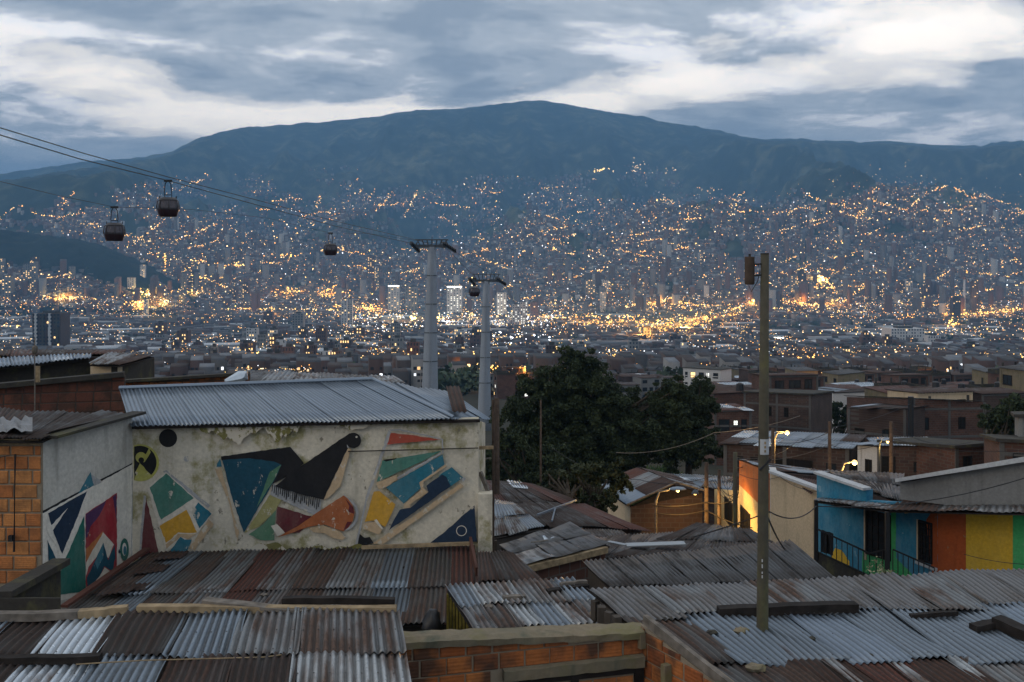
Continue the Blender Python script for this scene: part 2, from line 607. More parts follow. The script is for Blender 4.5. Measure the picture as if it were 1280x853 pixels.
M['fibre_grey'] = metal_sheet('fibre_grey', (0.158, 0.160, 0.166), (0.085, 0.068, 0.055), 0.50, 0.64, 0.6, 0.1)
M['mural_wall'] = plaster('mural_wall', (0.60, 0.54, 0.43), (0.10, 0.09, 0.07), (0.20, 0.18, 0.05), 0.75, 0.8, 0.6, wear=(0.20, 0.175, 0.135), wear_pos=0.605, flake=4.5)
M['side_wall'] = plaster('side_wall', (0.50, 0.48, 0.43), (0.09, 0.085, 0.075), (0.16, 0.15, 0.08), 0.65, 0.1, 1.0)
M['white_render'] = plaster('white_render', (0.52, 0.51, 0.50), (0.22, 0.20, 0.17), dirt=0.35)
M['beige_render'] = plaster('beige_render', (0.58, 0.45, 0.30), (0.2, 0.16, 0.1), dirt=0.45)
M['grey_render'] = plaster('grey_render', (0.20, 0.20, 0.195), (0.08, 0.075, 0.07), dirt=0.6)
M['concrete'] = plaster('concrete', (0.205, 0.165, 0.11), (0.02, 0.055, 0.045), dirt=0.9, mossy=0.5)
M['concrete_dark'] = plaster('concrete_dark', (0.045, 0.041, 0.036), (0.016, 0.015, 0.013), dirt=0.7, mossy=0.3)
M['concrete_pale'] = plaster('concrete_pale', (0.46, 0.47, 0.48), (0.2, 0.2, 0.2), dirt=0.45)
M['blue_paint'] = plaster('blue_paint', (0.034, 0.20, 0.32), (0.03, 0.09, 0.15), dirt=0.6, wear=(0.20, 0.34, 0.42), wear_pos=0.62, flake=3, fade=.55)
M['red_paint'] = plaster('red_paint', (0.40, 0.09, 0.025), (0.12, 0.03, 0.02), dirt=0.65, wear=(0.30, 0.16, 0.09), wear_pos=0.64, flake=3, fade=.12)
M['yellow_paint'] = plaster('yellow_paint', (0.62, 0.39, 0.04), (0.3, 0.2, 0.03), dirt=0.65, wear=(0.50, 0.38, 0.12), wear_pos=0.64, flake=3, fade=.35)
M['green_paint'] = plaster('green_paint', (0.06, 0.38, 0.13), (0.03, 0.15, 0.05), dirt=0.65, wear=(0.16, 0.36, 0.2), wear_pos=0.64, flake=3, fade=.35)
M['orange_paint'] = plaster('orange_paint', (0.55, 0.17, 0.05), (0.2, 0.07, 0.03), dirt=0.65, wear=(0.45, 0.26, 0.14), wear_pos=0.64, flake=3, fade=.35)
M['cream_paint'] = plaster('cream_paint', (0.70, 0.55, 0.30), (0.3, 0.22, 0.1), dirt=0.35)
M['frame_grey'] = plaster('frame_grey', (0.105, 0.10, 0.095), (0.04, 0.04, 0.038), dirt=0.6)
M['mortar'] = plaster('mortar', (0.26, 0.21, 0.15), (0.08, 0.06, 0.04), dirt=0.6)
M['mortar_dark'] = plaster('mortar_dark', (0.07, 0.058, 0.048), (0.04, 0.03, 0.02), dirt=0.6)
M['clay_orange'] = clay('clay_orange', (0.56, 0.185, 0.05), (0.78, 0.33, 0.10), 0.45)
M['clay_red'] = clay('clay_red', (0.38, 0.10, 0.022), (0.60, 0.20, 0.045), 0.85)
M['clay_dim'] = clay('clay_dim', (0.13, 0.042, 0.025), (0.22, 0.075, 0.04), 0.7)
M['brick_far'] = brickwork('brick_far', (0.072, 0.031, 0.021), (0.115, 0.050, 0.033), (0.10, 0.082, 0.07))
M['brick_brown'] = brickwork('brick_brown', (0.046, 0.026, 0.020), (0.075, 0.041, 0.030), (0.075, 0.062, 0.054))
M['wood_grey'] = simple('wood_grey', (0.15, 0.13, 0.11), 0.85, 0, 0.4, 9)
M['wood_tan'] = simple('wood_tan', (0.27, 0.20, 0.12), 0.85, 0, 0.35, 9)
M['wood_dark'] = simple('wood_dark', (0.022, 0.018, 0.016), 0.8, 0, 0.4, 9)
M['black_metal'] = simple('black_metal', (0.02, 0.02, 0.022), 0.5, 0.3, 0.2, 10, 0.05)
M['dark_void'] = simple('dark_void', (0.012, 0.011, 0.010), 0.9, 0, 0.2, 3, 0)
M['glass_dark'] = simple('glass_dark', (0.02, 0.025, 0.03), 0.12, 0, 0.2, 3, 0)
M['tower_steel'] = plaster('tower_steel', (0.27, 0.30, 0.34), (0.15, 0.16, 0.18), dirt=0.35)
M['dark_steel'] = simple('dark_steel', (0.07, 0.08, 0.09), 0.5, 0.4, 0.2, 3, 0)
M['cabin_red'] = simple('cabin_red', (0.028, 0.009, 0.011), 0.35, 0, 0.2, 3, 0)
M['cabin_black'] = simple('cabin_black', (0.03, 0.026, 0.03), 0.4, 0, 0.2, 3, 0)
M['cabin_glass'] = simple('cabin_glass', (0.07, 0.06, 0.065), 0.1, 0.5, 0.15, 2, 0)
M['pole_concrete'] = plaster('pole_concrete', (0.085, 0.076, 0.055), (0.05, 0.05, 0.035), dirt=0.65, mossy=0.4, flake=20, wear=(0.08, 0.07, 0.055), wear_pos=0.66)
M['pole_wood'] = simple('pole_wood', (0.07, 0.05, 0.038), 0.9, 0, 0.4, 8)
M['wire'] = simple('wire', (0.03, 0.03, 0.033), 0.6, 0, 0.1, 3, 0)
M['bark'] = simple('bark', (0.05, 0.04, 0.03), 0.95, 0, 0.4, 5)
M['leaf'] = leaf_mat('leaf', (0.014, 0.024, 0.011), (0.050, 0.066, 0.028))
M['leaf_low'] = leaf_mat('leaf_low', (0.016, 0.024, 0.010), (0.055, 0.062, 0.026))
M['grass'] = simple('grass', (0.045, 0.075, 0.025), 0.9, 0, 0.5, 0.8, 0)
M['lamp_on'] = emit('lamp_on', (1.0, 0.60, 0.16), 3.0)
M['win_warm'] = emit('win_warm', (1.0, 0.62, 0.22), 2.2)
M['win_white'] = emit('win_white', (0.95, 0.95, 0.85), 1.6)
M['hall_white'] = emit('hall_white', (1.0, 0.93, 0.75), 7)
M['far_tint'] = attr_mat('far_tint')
M['far_light'] = attr_mat('far_light', 2.0)
M['forest_dark'] = terrain_mat('forest_dark', ((0.004, 0.009, 0.007), (0.010, 0.017, 0.012), (0.022, 0.030, 0.020)), 0.004, 0.03)
M['ground'] = terrain_mat('ground', ((0.022, 0.030, 0.016), (0.035, 0.034, 0.026), (0.055, 0.045, 0.038)), 0.02, 0.4)
M['forest'] = terrain_mat('forest', ((0.008, 0.017, 0.012), (0.028, 0.040, 0.026), (0.13, 0.14, 0.09)), 0.0026, 0.014)


# ------------------------------------------------------------------ mesh helpers
class MB:
    """collects faces of ONE mesh"""

    def __init__(self):
        self.v, self.f, self.mi, self.uv, self.wave = [], [], [], None, None

    def add(self, vs, fs, mi=0):
        o = len(self.v)
        self.v += [tuple(p) for p in vs]
        self.f += [tuple(i + o for i in f) for f in fs]
        self.mi += [mi] * len(fs)
        return self

    def hexa(self, b, t, mi=0):
        """solid from 4 bottom points and 4 top points (same winding)"""
        return self.add(list(b) + list(t), [(3, 2, 1, 0), (4, 5, 6, 7), (0, 1, 5, 4), (1, 2, 6, 5), (2, 3, 7, 6), (3, 0, 4, 7)], mi)

    def box(self, c, s, rz=0.0, mi=0):
        c = Vector(c)
        x, y, z = s[0] / 2, s[1] / 2, s[2] / 2
        ca, sa = math.cos(rz), math.sin(rz)
        pts = [Vector((px * ca - py * sa, px * sa + py * ca, pz)) + c
               for pz in (-z, z) for px, py in ((-x, -y), (x, -y), (x, y), (-x, y))]
        return self.hexa(pts[:4], pts[4:], mi)

    def beam(self, a, b, w, h, mi=0, up=Vector((0, 0, 1))):
        a, b = Vector(a), Vector(b)
        d = (b - a).normalized()
        s = d.cross(up)
        s = s.normalized() if s.length > 1e-4 else Vector((1, 0, 0))
        n = s.cross(d)
        s, n = s * w / 2, n * h / 2
        return self.hexa([a - s - n, a + s - n, a + s + n, a - s + n], [b - s - n, b + s - n, b + s + n, b - s + n], mi)

    def tube(self, path, r, n=8, mi=0, caps=True):
        path = [Vector(p) for p in path]
        rs = r if isinstance(r, (list, tuple)) else [r] * len(path)
        rings = []
        for i, p in enumerate(path):
            d = (path[min(i + 1, len(path) - 1)] - path[max(i - 1, 0)]).normalized()
            s = d.cross(Vector((0, 0, 1)))
            s = s.normalized() if s.length > 1e-3 else Vector((1, 0, 0))
            t = s.cross(d)
            rings.append([p + (s * math.cos(2 * PI * k / n) + t * math.sin(2 * PI * k / n)) * rs[i] for k in range(n)])
        vs = [q for ring in rings for q in ring]
        fs = [(i * n + k, i * n + (k + 1) % n, (i + 1) * n + (k + 1) % n, (i + 1) * n + k)
              for i in range(len(path) - 1) for k in range(n)]
        if caps:
            fs += [tuple(range(n - 1, -1, -1)), tuple((len(path) - 1) * n + k for k in range(n))]
        return self.add(vs, fs, mi)

    def build(self, name, mat, parent=None, smooth=False):
        org = ORG.get(parent.name, Vector((0, 0, 0))) if parent else Vector((0, 0, 0))
        me = bpy.data.meshes.new(name)
        me.from_pydata([(x - org.x, y - org.y, z - org.z) for x, y, z in self.v], [], self.f)
        for m in (mat if isinstance(mat, (list, tuple)) else [mat]):
            me.materials.append(m)
        if any(self.mi):
            me.polygons.foreach_set('material_index', self.mi)
        if smooth:
            me.polygons.foreach_set('use_smooth', [True] * len(me.polygons))
        if self.uv is not None:
            l = me.uv_layers.new(name='UVMap')
            li = np.empty(len(me.loops), dtype=np.int64)
            me.loops.foreach_get('vertex_index', li)
            l.data.foreach_set('uv', np.asarray(self.uv, dtype=np.float32)[li].ravel())
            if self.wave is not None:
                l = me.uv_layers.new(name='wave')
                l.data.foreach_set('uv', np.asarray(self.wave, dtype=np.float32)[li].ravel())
        o = bpy.data.objects.new(name, me)
        COL.objects.link(o)
        if parent:
            o.parent = parent
            ORG[o.name] = org
        return o


ORG = {}


def tag(o, label=None, cat=None, group=None, kind=None):
    for k, v in (('label', label), ('category', cat), ('group', group), ('kind', kind)):
        if v:
            o[k] = v
    return o


def thing(name, label, cat, loc, group=None):
    o = bpy.data.objects.new(name, None)
    o.empty_display_size = 0.2
    COL.objects.link(o)
    o.location = loc
    ORG[o.name] = Vector(loc)
    return tag(o, label, cat, group)


def solo(mb, name, mat, label, cat, loc=None, group=None, smooth=False):
    """a thing that is one mesh, its origin moved to loc"""
    loc = Vector(loc) if loc is not None else Vector(mb.v[0])
    mb.v = [(x - loc.x, y - loc.y, z - loc.z) for x, y, z in mb.v]
    o = mb.build(name, mat, None, smooth)
    o.location = loc
    return tag(o, label, cat, group)


AMP = 1.35


def grid_faces(nu, nv, o=0, flip=False):
    f = []
    for j in range(nv):
        for i in range(nu):
            a = o + j * (nu + 1) + i
            q = (a, a + 1, a + nu + 2, a + nu + 1)
            f.append(q[::-1] if flip else q)
    return f


def sheet(parent, q, mat, pitch=0.076, amp=0.011, lift=0.0, seg=6, nv=3, name='roof_sheet', th=0.003, sag=0.02, flare=0.0):
    """one corrugated sheet on the quad q (eave left, eave right, ridge right, ridge left)"""
    a, b, c, d = [np.array(p) for p in q]
    amp = amp * AMP
    w = 0.5 * (np.linalg.norm(b - a) + np.linalg.norm(c - d))
    l = 0.5 * (np.linalg.norm(d - a) + np.linalg.norm(c - b))
    n = np.cross(b - a, d - a)
    n /= np.linalg.norm(n)
    if n[2] < 0:
        n = -n
    waves = max(2, round(w / pitch))
    nu = waves * seg
    U, V = np.meshgrid(np.linspace(0, 1, nu + 1), np.linspace(0, 1, nv + 1))
    base = (a[None, None] * ((1 - U) * (1 - V))[..., None] + b * (U * (1 - V))[..., None] + c * (U * V)[..., None] + d * ((1 - U) * V)[..., None])
    s1, s2 = random.uniform(0, 6), random.uniform(0, 6)
    off = amp * np.cos(2 * PI * U * waves) + lift + sag * np.sin(U * 3 + s1) * np.sin(V * 4 + s2) + flare * (1 - V) ** 3
    top = base + n * off[..., None]
    bot = top - n * th
    mb = MB()
    k = (nu + 1) * (nv + 1)
    mb.v = [tuple(p) for p in top.reshape(-1, 3)] + [tuple(p) for p in bot.reshape(-1, 3)]
    f = grid_faces(nu, nv) + grid_faces(nu, nv, k, True)
    for i in range(nu):
        f.append((i + 1, i, k + i, k + i + 1))
        e = nv * (nu + 1)
        f.append((e + i, e + i + 1, k + e + i + 1, k + e + i))
    for j in range(nv):
        x, y = j * (nu + 1), (j + 1) * (nu + 1)
        f.append((x, y, k + y, k + x))
        x, y = x + nu, y + nu
        f.append((y, x, k + x, k + y))
    mb.f, mb.mi = f, [0] * len(f)
    uv = np.stack([U * w, V * l], -1).reshape(-1, 2)
    mb.uv = np.concatenate([uv, uv])
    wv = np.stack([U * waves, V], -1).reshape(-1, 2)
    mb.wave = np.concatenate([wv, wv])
    return mb.build(name, mat, parent, True)


def bil(q, u, v):
    return q[0] * ((1 - u) * (1 - v)) + q[1] * (u * (1 - v)) + q[2] * (u * v) + q[3] * ((1 - u) * v)


def roof(house, q, cols, rows, mats, pitch=0.076, amp=0.011, seg=6, nv=3, jag=0.012, deck=0.05, labels=None, under=True, sag=0.02, nails=False):
    """roof part with battens under a lap of corrugated sheets. cols/rows: counts or break fractions; mats[row][col] or a list to draw from"""
    NB = MB()
    q = [Vector(p) for p in q]
    nrm = (q[1] - q[0]).cross(q[3] - q[0]).normalized()
    if nrm.z < 0:
        nrm = -nrm
    mb = MB()
    e = 0.015
    lo = [bil(q, u, v) - nrm * (deck + 0.03) for u, v in ((e, e), (1 - e, e), (1 - e, 1 - e), (e, 1 - e))]
    hi = [p + nrm * 0.03 for p in lo]
    mb.hexa(lo, hi)
    r = mb.build('roof', M['wood_dark'], house)
    cs = [i / cols for i in range(cols + 1)] if isinstance(cols, int) else cols
    rs = [i / rows for i in range(rows + 1)] if isinstance(rows, int) else rows
    for j in range(len(rs) - 1):
        for i in range(len(cs) - 1):
            if mats and isinstance(mats[0], (list, tuple)):
                m = mats[j][i % len(mats[j])]
            else:
                m = random.choice(mats)
            if m is None:
                continue
            u0, u1 = cs[i] - 0.006 * (i > 0), cs[i + 1] + 0.006
            v0, v1 = rs[j] - 0.03 * (j > 0), rs[j + 1]
            jj = lambda: random.uniform(-jag, jag)
            dv = jj() * 1.5
            qq = [bil(q, u0, v0 + dv), bil(q, u1, v0 + dv + jj() * 0.3), bil(q, u1, v1), bil(q, u0, v1)]
            if nails:
                w_ = (qq[1] - qq[0]).length
                nw_ = max(2, round(w_ / pitch))
                for vv in (.08, .5, .92):
                    for iw in range(1, nw_, 2):
                        c_ = bil(qq, iw / nw_, vv + random.uniform(-.01, .01)) + nrm * (amp * AMP + .004 + j * .013 + (i % 2) * .007)
                        NB.add([c_ + Vector((-.009, 0, 0)), c_ + Vector((0, -.009, 0)), c_ + Vector((.009, 0, 0)), c_ + Vector((0, .009, 0)), c_ + nrm * .008], [(0, 1, 4), (1, 2, 4), (2, 3, 4), (3, 0, 4)])
            sheet(r, qq, M[m], pitch, amp, 0.002 + j * 0.013 + (i % 2) * 0.007, seg, nv, sag=sag)
    if NB.v:
        o = NB.build('roof_nails', M['rust_dark'], r)
        o['kind'] = 'stuff'
    return r


def wall(parent, a, b, zta, ztb, zb, th, mat, name='wall', side=1):
    """upright wall slab from plan point a to b, front face on the line a-b, thickness going away to the side"""
    a, b = Vector((a[0], a[1], 0)), Vector((b[0], b[1], 0))
    d = (b - a).normalized()
    n = Vector((-d.y, d.x, 0)) * th * side
    z = lambda p, h: Vector((p.x, p.y, h))
    return MB().hexa([z(a, zb), z(b, zb), z(b + n, zb), z(a + n, zb)], [z(a, zta), z(b, ztb), z(b + n, ztb), z(a + n, zta)]).build(name, M[mat] if isinstance(mat, str) else mat, parent)


_BR = {}


def brick_mesh(mat):
    """unit block with softened front edges; front face looks to -Y"""
    if mat not in _BR:
        _BR[mat] = []
        for k in range(3):
            r = random.Random(k)
            e = 0.03
            j = lambda: r.uniform(-0.012, 0.012)
            fr = [(-0.5 + e + j(), 0, -0.5 + e * 2 + j()), (0.5 - e + j(), 0, -0.5 + e * 2 + j()), (0.5 - e + j(), 0, 0.5 - e * 2 + j()), (-0.5 + e + j(), 0, 0.5 - e * 2 + j())]
            md = [(-0.5, 0.12, -0.5), (0.5, 0.12, -0.5), (0.5, 0.12, 0.5), (-0.5, 0.12, 0.5)]
            bk = [(x, 1, z) for x, _, z in md]
            me = bpy.data.meshes.new('brick')
            f = [(0, 1, 2, 3)]
            for o in (0, 4):
                f += [(o + i, o + 4 + i, o + 4 + (i + 1) % 4, o + (i + 1) % 4) for i in range(4)]
            me.from_pydata(fr + md + bk, [], f)
            me.materials.append(M[mat])
            _BR[mat].append(me)
    return _BR[mat]


def bricks(wall_o, a, b, z0, ztop_a, ztop_b, bw, bh, mat, joint=0.02, proud=0.012, holes=(), depth=0.06, skip=0.0):
    """lay single clay blocks on the front of a wall slab whose face runs from a to b"""
    a, b = Vector((a[0], a[1], 0)), Vector((b[0], b[1], 0))
    L = (b - a).length
    d = (b - a).normalized()
    n = Vector((d.y, -d.x, 0))            # towards the viewer
    ang = math.atan2(d.y, d.x)
    org = ORG[wall_o.name]
    row, z = 0, z0
    while z < max(ztop_a, ztop_b) - 0.3 * bh:
        u = -random.uniform(0.2, 0.8) * bw
        while u < L:
            u0, u1 = max(u, 0), min(u + bw, L)
            uc = (u0 + u1) / 2
            zt = ztop_a + (ztop_b - ztop_a) * uc / L
            h = min(bh, zt - z)
            if u1 - u0 > 0.2 * bw and h > 0.3 * bh and random.random() >= skip and not any(u1 > h0 and u0 < h1 and z + bh > g0 + 0.02 and z < g1 - 0.02 for h0, h1, g0, g1 in holes):
                o = bpy.data.objects.new('brick', random.choice(brick_mesh(mat)))
                COL.objects.link(o)
                o.parent = wall_o
                c = a + d * uc + n * (proud + random.uniform(-0.004, 0.006))
                o.location = Vector((c.x, c.y, z + h / 2)) - org
                o.rotation_euler = (0, random.uniform(-0.008, 0.008), ang)
                o.scale = (u1 - u0 - joint, depth, h - joint)
            u += bw * random.uniform(0.97, 1.03)
        z += bh
        row += 1


def window(parent, a, b, u0, u1, z0, z1, frame_mat='wood_grey', pane_mat='glass_dark', bars=(2, 2), proud=0.03, fw=0.05, jamb=None):
    """framed window on the wall line a-b between u0 and u1 metres along it: frame > panes"""
    a, b = Vector((a[0], a[1], 0)), Vector((b[0], b[1], 0))
    d = (b - a).normalized()
    n = Vector((d.y, -d.x, 0))
    at = lambda u, z, o: Vector((a.x + d.x * u + n.x * o, a.y + d.y * u + n.y * o, z))
    mb = MB()

    def bar(ua, ub, za, zb, o0=-0.02, o1=proud):
        mb.hexa([at(ua, za, o1), at(ub, za, o1), at(ub, za, o0), at(ua, za, o0)], [at(ua, zb, o1), at(ub, zb, o1), at(ub, zb, o0), at(ua, zb, o0)])
    bar(u0, u0 + fw, z0, z1)
    bar(u1 - fw, u1, z0, z1)
    bar(u0 + fw, u1 - fw, z1 - fw, z1)
    bar(u0 + fw, u1 - fw, z0, z0 + fw)
    nx, nz = bars
    for i in range(1, nx):
        u = u0 + (u1 - u0) * i / nx
        bar(u - fw * 0.25, u + fw * 0.25, z0 + fw, z1 - fw, 0.0, proud * 0.8)
    for j in range(1, nz):
        z = z0 + (z1 - z0) * j / nz
        bar(u0 + fw, u1 - fw, z - fw * 0.2, z + fw * 0.2, 0.0, proud * 0.65)
    w = mb.build('window', M[frame_mat], parent)
    pm = MB()
    o = 0.006
    pm.hexa([at(u0 + fw, z0 + fw, o), at(u1 - fw, z0 + fw, o), at(u1 - fw, z0 + fw, o - 0.015), at(u0 + fw, z0 + fw, o - 0.015)],
            [at(u0 + fw, z1 - fw, o), at(u1 - fw, z1 - fw, o), at(u1 - fw, z1 - fw, o - 0.015), at(u0 + fw, z1 - fw, o - 0.015)])
    pm.build('pane', M[pane_mat], w)
    return w


def leaves_mesh(name, clumps, per, size, mat, parent=None, seed=1, flat=1.0):
    """a crown of small leaf-sized faces scattered through clumps: (centre, radii)"""
    r = np.random.default_rng(seed)
    allv = []
    for (c, rad) in clumps:
        n = int(per * (rad[0] * rad[1] * rad[2]) ** 0.5 / 1.0)
        n = max(20, n)
        d = r.normal(size=(n, 3))
        d /= np.linalg.norm(d, axis=1)[:, None]
        rr = r.uniform(0.25, 1, n) ** 0.45
        rr *= 1 + 0.35 * (r.random(n) < 0.12)
        p = np.array(c) + d * rr[:, None] * np.array(rad)
        t1 = r.normal(size=(n, 3))
        t1 /= np.linalg.norm(t1, axis=1)[:, None]
        t2 = np.cross(t1, r.normal(size=(n, 3)))
        t2 /= np.linalg.norm(t2, axis=1)[:, None]
        s = size * r.uniform(0.6, 1.4, n)[:, None]
        allv.append(np.stack([p - t1 * s, p + t2 * s * 0.5, p + t1 * s, p - t2 * s * 0.5], 1))
    v = np.concatenate(allv).reshape(-1, 3)
    org = ORG.get(parent.name, Vector((0, 0, 0))) if parent else Vector((0, 0, 0))
    v = v - np.array(org)
    nf = len(v) // 4
    me = bpy.data.meshes.new(name)
    me.vertices.add(len(v))
    me.vertices.foreach_set('co', v.astype(np.float32).ravel())
    me.loops.add(nf * 4)
    me.loops.foreach_set('vertex_index', np.arange(nf * 4, dtype=np.int32))
    me.polygons.add(nf)
    me.polygons.foreach_set('loop_start', np.arange(0, nf * 4, 4, dtype=np.int32))
    me.update()
    me.validate()
    me.materials.append(mat)
    o = bpy.data.objects.new(name, me)
    COL.objects.link(o)
    if parent:
        o.parent = parent
        ORG[o.name] = org
    return o


def bulk_mesh(name, v, f, tint, mat):
    """many faces at once (quads), colour per face corner"""
    me = bpy.data.meshes.new(name)
    me.vertices.add(len(v))
    me.vertices.foreach_set('co', np.asarray(v, dtype=np.float32).ravel())
    k = f.shape[1]
    me.loops.add(f.size)
    me.loops.foreach_set('vertex_index', f.astype(np.int32).ravel())
    me.polygons.add(len(f))
    me.polygons.foreach_set('loop_start', np.arange(0, f.size, k, dtype=np.int32))
    me.update()
    if tint is not None:
        at = me.color_attributes.new('tint', 'FLOAT_COLOR', 'CORNER')
        c = np.ones((len(f), k, 4), dtype=np.float32)
        c[..., :3] = tint[:, None, :]
        at.data.foreach_set('color', c.ravel())
    me.materials.append(mat)
    o = bpy.data.objects.new(name, me)
    COL.objects.link(o)
    return o


def dup(root, loc, rz=None):
    """copy a thing with its parts and their sub-parts"""
    r = root.copy()
    COL.objects.link(r)
    r.location = loc
    if rz is not None:
        r.rotation_euler = (0, 0, rz)
    for ch in root.children:
        c = ch.copy()
        COL.objects.link(c)
        c.parent = r
        for g in ch.children:
            d = g.copy()
            COL.objects.link(d)
            d.parent = c
    return r


# ================================================================== THE TERRAIN
def terrain():
    th_f = np.radians(np.concatenate([np.linspace(-180, -52, 40)[:-1], np.linspace(-52, 52, 420), np.linspace(52, 180, 40)[1:]]))
    rs = np.concatenate([[0.0], np.geomspace(4, 2750, 130)])
    R, T = np.meshgrid(rs, th_f, indexing='ij')
    X, Y = R * np.sin(T), R * np.cos(T)
    Z = hgt(X, Y)
    v = np.stack([X, Y, Z], -1).reshape(-1, 3)
    nr, ntn = R.shape
    i, j = np.meshgrid(np.arange(nr - 1), np.arange(ntn - 1), indexing='ij')
    a = i * ntn + j
    f = np.stack([a, a + 1, a + ntn + 1, a + ntn], -1).reshape(-1, 4)[:, ::-1]
    o = bulk_mesh('ground', v, f, None, M['ground'])
    o['kind'] = 'structure'
    th = np.radians(np.linspace(-52, 52, 620))
    rs = np.concatenate([np.linspace(2750, 4200, 70)[:-1], np.linspace(4200, 13000, 170)])
    R, T = np.meshgrid(rs, th, indexing='ij')
    X, Y = R * np.sin(T), R * np.cos(T)
    Z = hgt(X, Y)
    Z[0] -= 1.0
    v = np.stack([X, Y, Z], -1).reshape(-1, 3)
    nr, ntn = R.shape
    i, j = np.meshgrid(np.arange(nr - 1), np.arange(ntn - 1), indexing='ij')
    a = i * ntn + j
    f = np.stack([a, a + 1, a + ntn + 1, a + ntn], -1).reshape(-1, 4)[:, ::-1]
    o = bulk_mesh('mountain', v, f, None, M['forest'])
    o['kind'] = 'structure'
    o.data.polygons.foreach_set('use_smooth', [True] * len(o.data.polygons))
    return float(Z.max())


Z_TOP = terrain()


def wooded_hill():
    """tree cover standing on the low hill at the foot of the mountain"""
    U, Yv = np.meshgrid(np.linspace(-420, 262, 200), np.linspace(2590, 3200, 60), indexing='ij')
    X = (U - CX) / F * Yv
    base = hgt(X, Yv)
    hz = (HY - np.interp(U, HLX, HLY)) / F * 3000.0
    on_ = (1 - ((np.maximum(Yv, .64 * np.hypot(X, Yv)) - 3000) / 430) ** 2 > .03) & (hz > -100)
    Z = base + 2 + 9 * vnoise(X / 16, Yv / 16, 4) * on_
    v = np.stack([X, Yv, Z], -1).reshape(-1, 3)
    nb = U.shape[1]
    i, j = np.meshgrid(np.arange(U.shape[0] - 1), np.arange(nb - 1), indexing='ij')
    keep = on_[:-1, :-1] & on_[1:, 1:]
    a = (i * nb + j)[keep]
    f = np.stack([a, a + nb, a + nb + 1, a + 1], -1)
    o = bulk_mesh('wooded_hill', v, f, None, M['forest_dark'])
    o['kind'] = 'structure'


wooded_hill()


# ================================================================== THE MURAL HOUSE
def on_line(A, B, px):
    """point of the plan line A-B that the photograph shows in column px"""
    k = (px - CX) / F
    dx, dy = B.x - A.x, B.y - A.y
    t = (k * A.y - A.x) / (dx - k * dy)
    return A.x + dx * t, A.y + dy * t


def on_wall(A, B, px, py, out=0.0):
    x, y = on_line(A, B, px)
    d = Vector((B.x - A.x, B.y - A.y, 0)).normalized()
    n = Vector((d.y, -d.x, 0)) * out
    return Vector((x + n.x, y + n.y, (HY - py) / F * y + n.z))


def ragged(pts, r, step=5.0, amt=0.45):
    """hand-painted edge: the outline wanders a little"""
    out = []
    for a, b in zip(pts, pts[1:] + pts[:1]):
        n = max(1, int(math.dist(a, b) / step))
        out.append(a)
        for k in range(1, n):
            t = k / n
            out.append((a[0] + (b[0] - a[0]) * t + r.uniform(-amt, amt), a[1] + (b[1] - a[1]) * t + r.uniform(-amt, amt)))
    return out


def paint_shapes(parent, A, B, T, shapes, base=0.004):
    """flat painted shapes on a wall face, each a thin skin; T maps the shape's own grid to photograph pixels"""
    rj = random.Random(len(shapes))
    for i, (mat, pts) in enumerate(shapes):
        pts = ragged([T(p) for p in pts], rj)
        out = base + 0.0008 * i
        q = [on_wall(A, B, *p, out) for p in pts]
        r = [on_wall(A, B, *p, out - 0.0007) for p in pts]
        n = len(q)
        mb = MB().add(q + r, [tuple(range(n))] + [(k, (k + 1) % n, n + (k + 1) % n, n + k) for k in range(n)])
        mb.build('painted_shape', mat, parent)


def disc(c, r, n=28, a0=0.0, a1=2 * PI, sy=1.0):
    full = abs(a1 - a0 - 2 * PI) < 1e-6
    m = n if full else n + 1
    return [(c[0] + r * math.cos(a0 + (a1 - a0) * k / n), c[1] + r * sy * math.sin(a0 + (a1 - a0) * k / n)) for k in range(m)]


WCREAM = (0.52, 0.47, 0.38)


def pm(name, col, pos=0.64, flake=9):
    key = 'paint_' + name
    if key not in M:
        M[key] = plaster(key, col, tuple(c * 0.45 for c in col), dirt=0.75, wear=WCREAM, wear_pos=pos - 0.03, flake=flake * .7, fade=.13 if max(col) > .11 else .02)
    return M[key]


MA, MBt = P(165, 533, 20.0), P(598, 525, 20.0)
SA, SB = P(52, 548, 17.6), P(165.5, 518, 20.0)


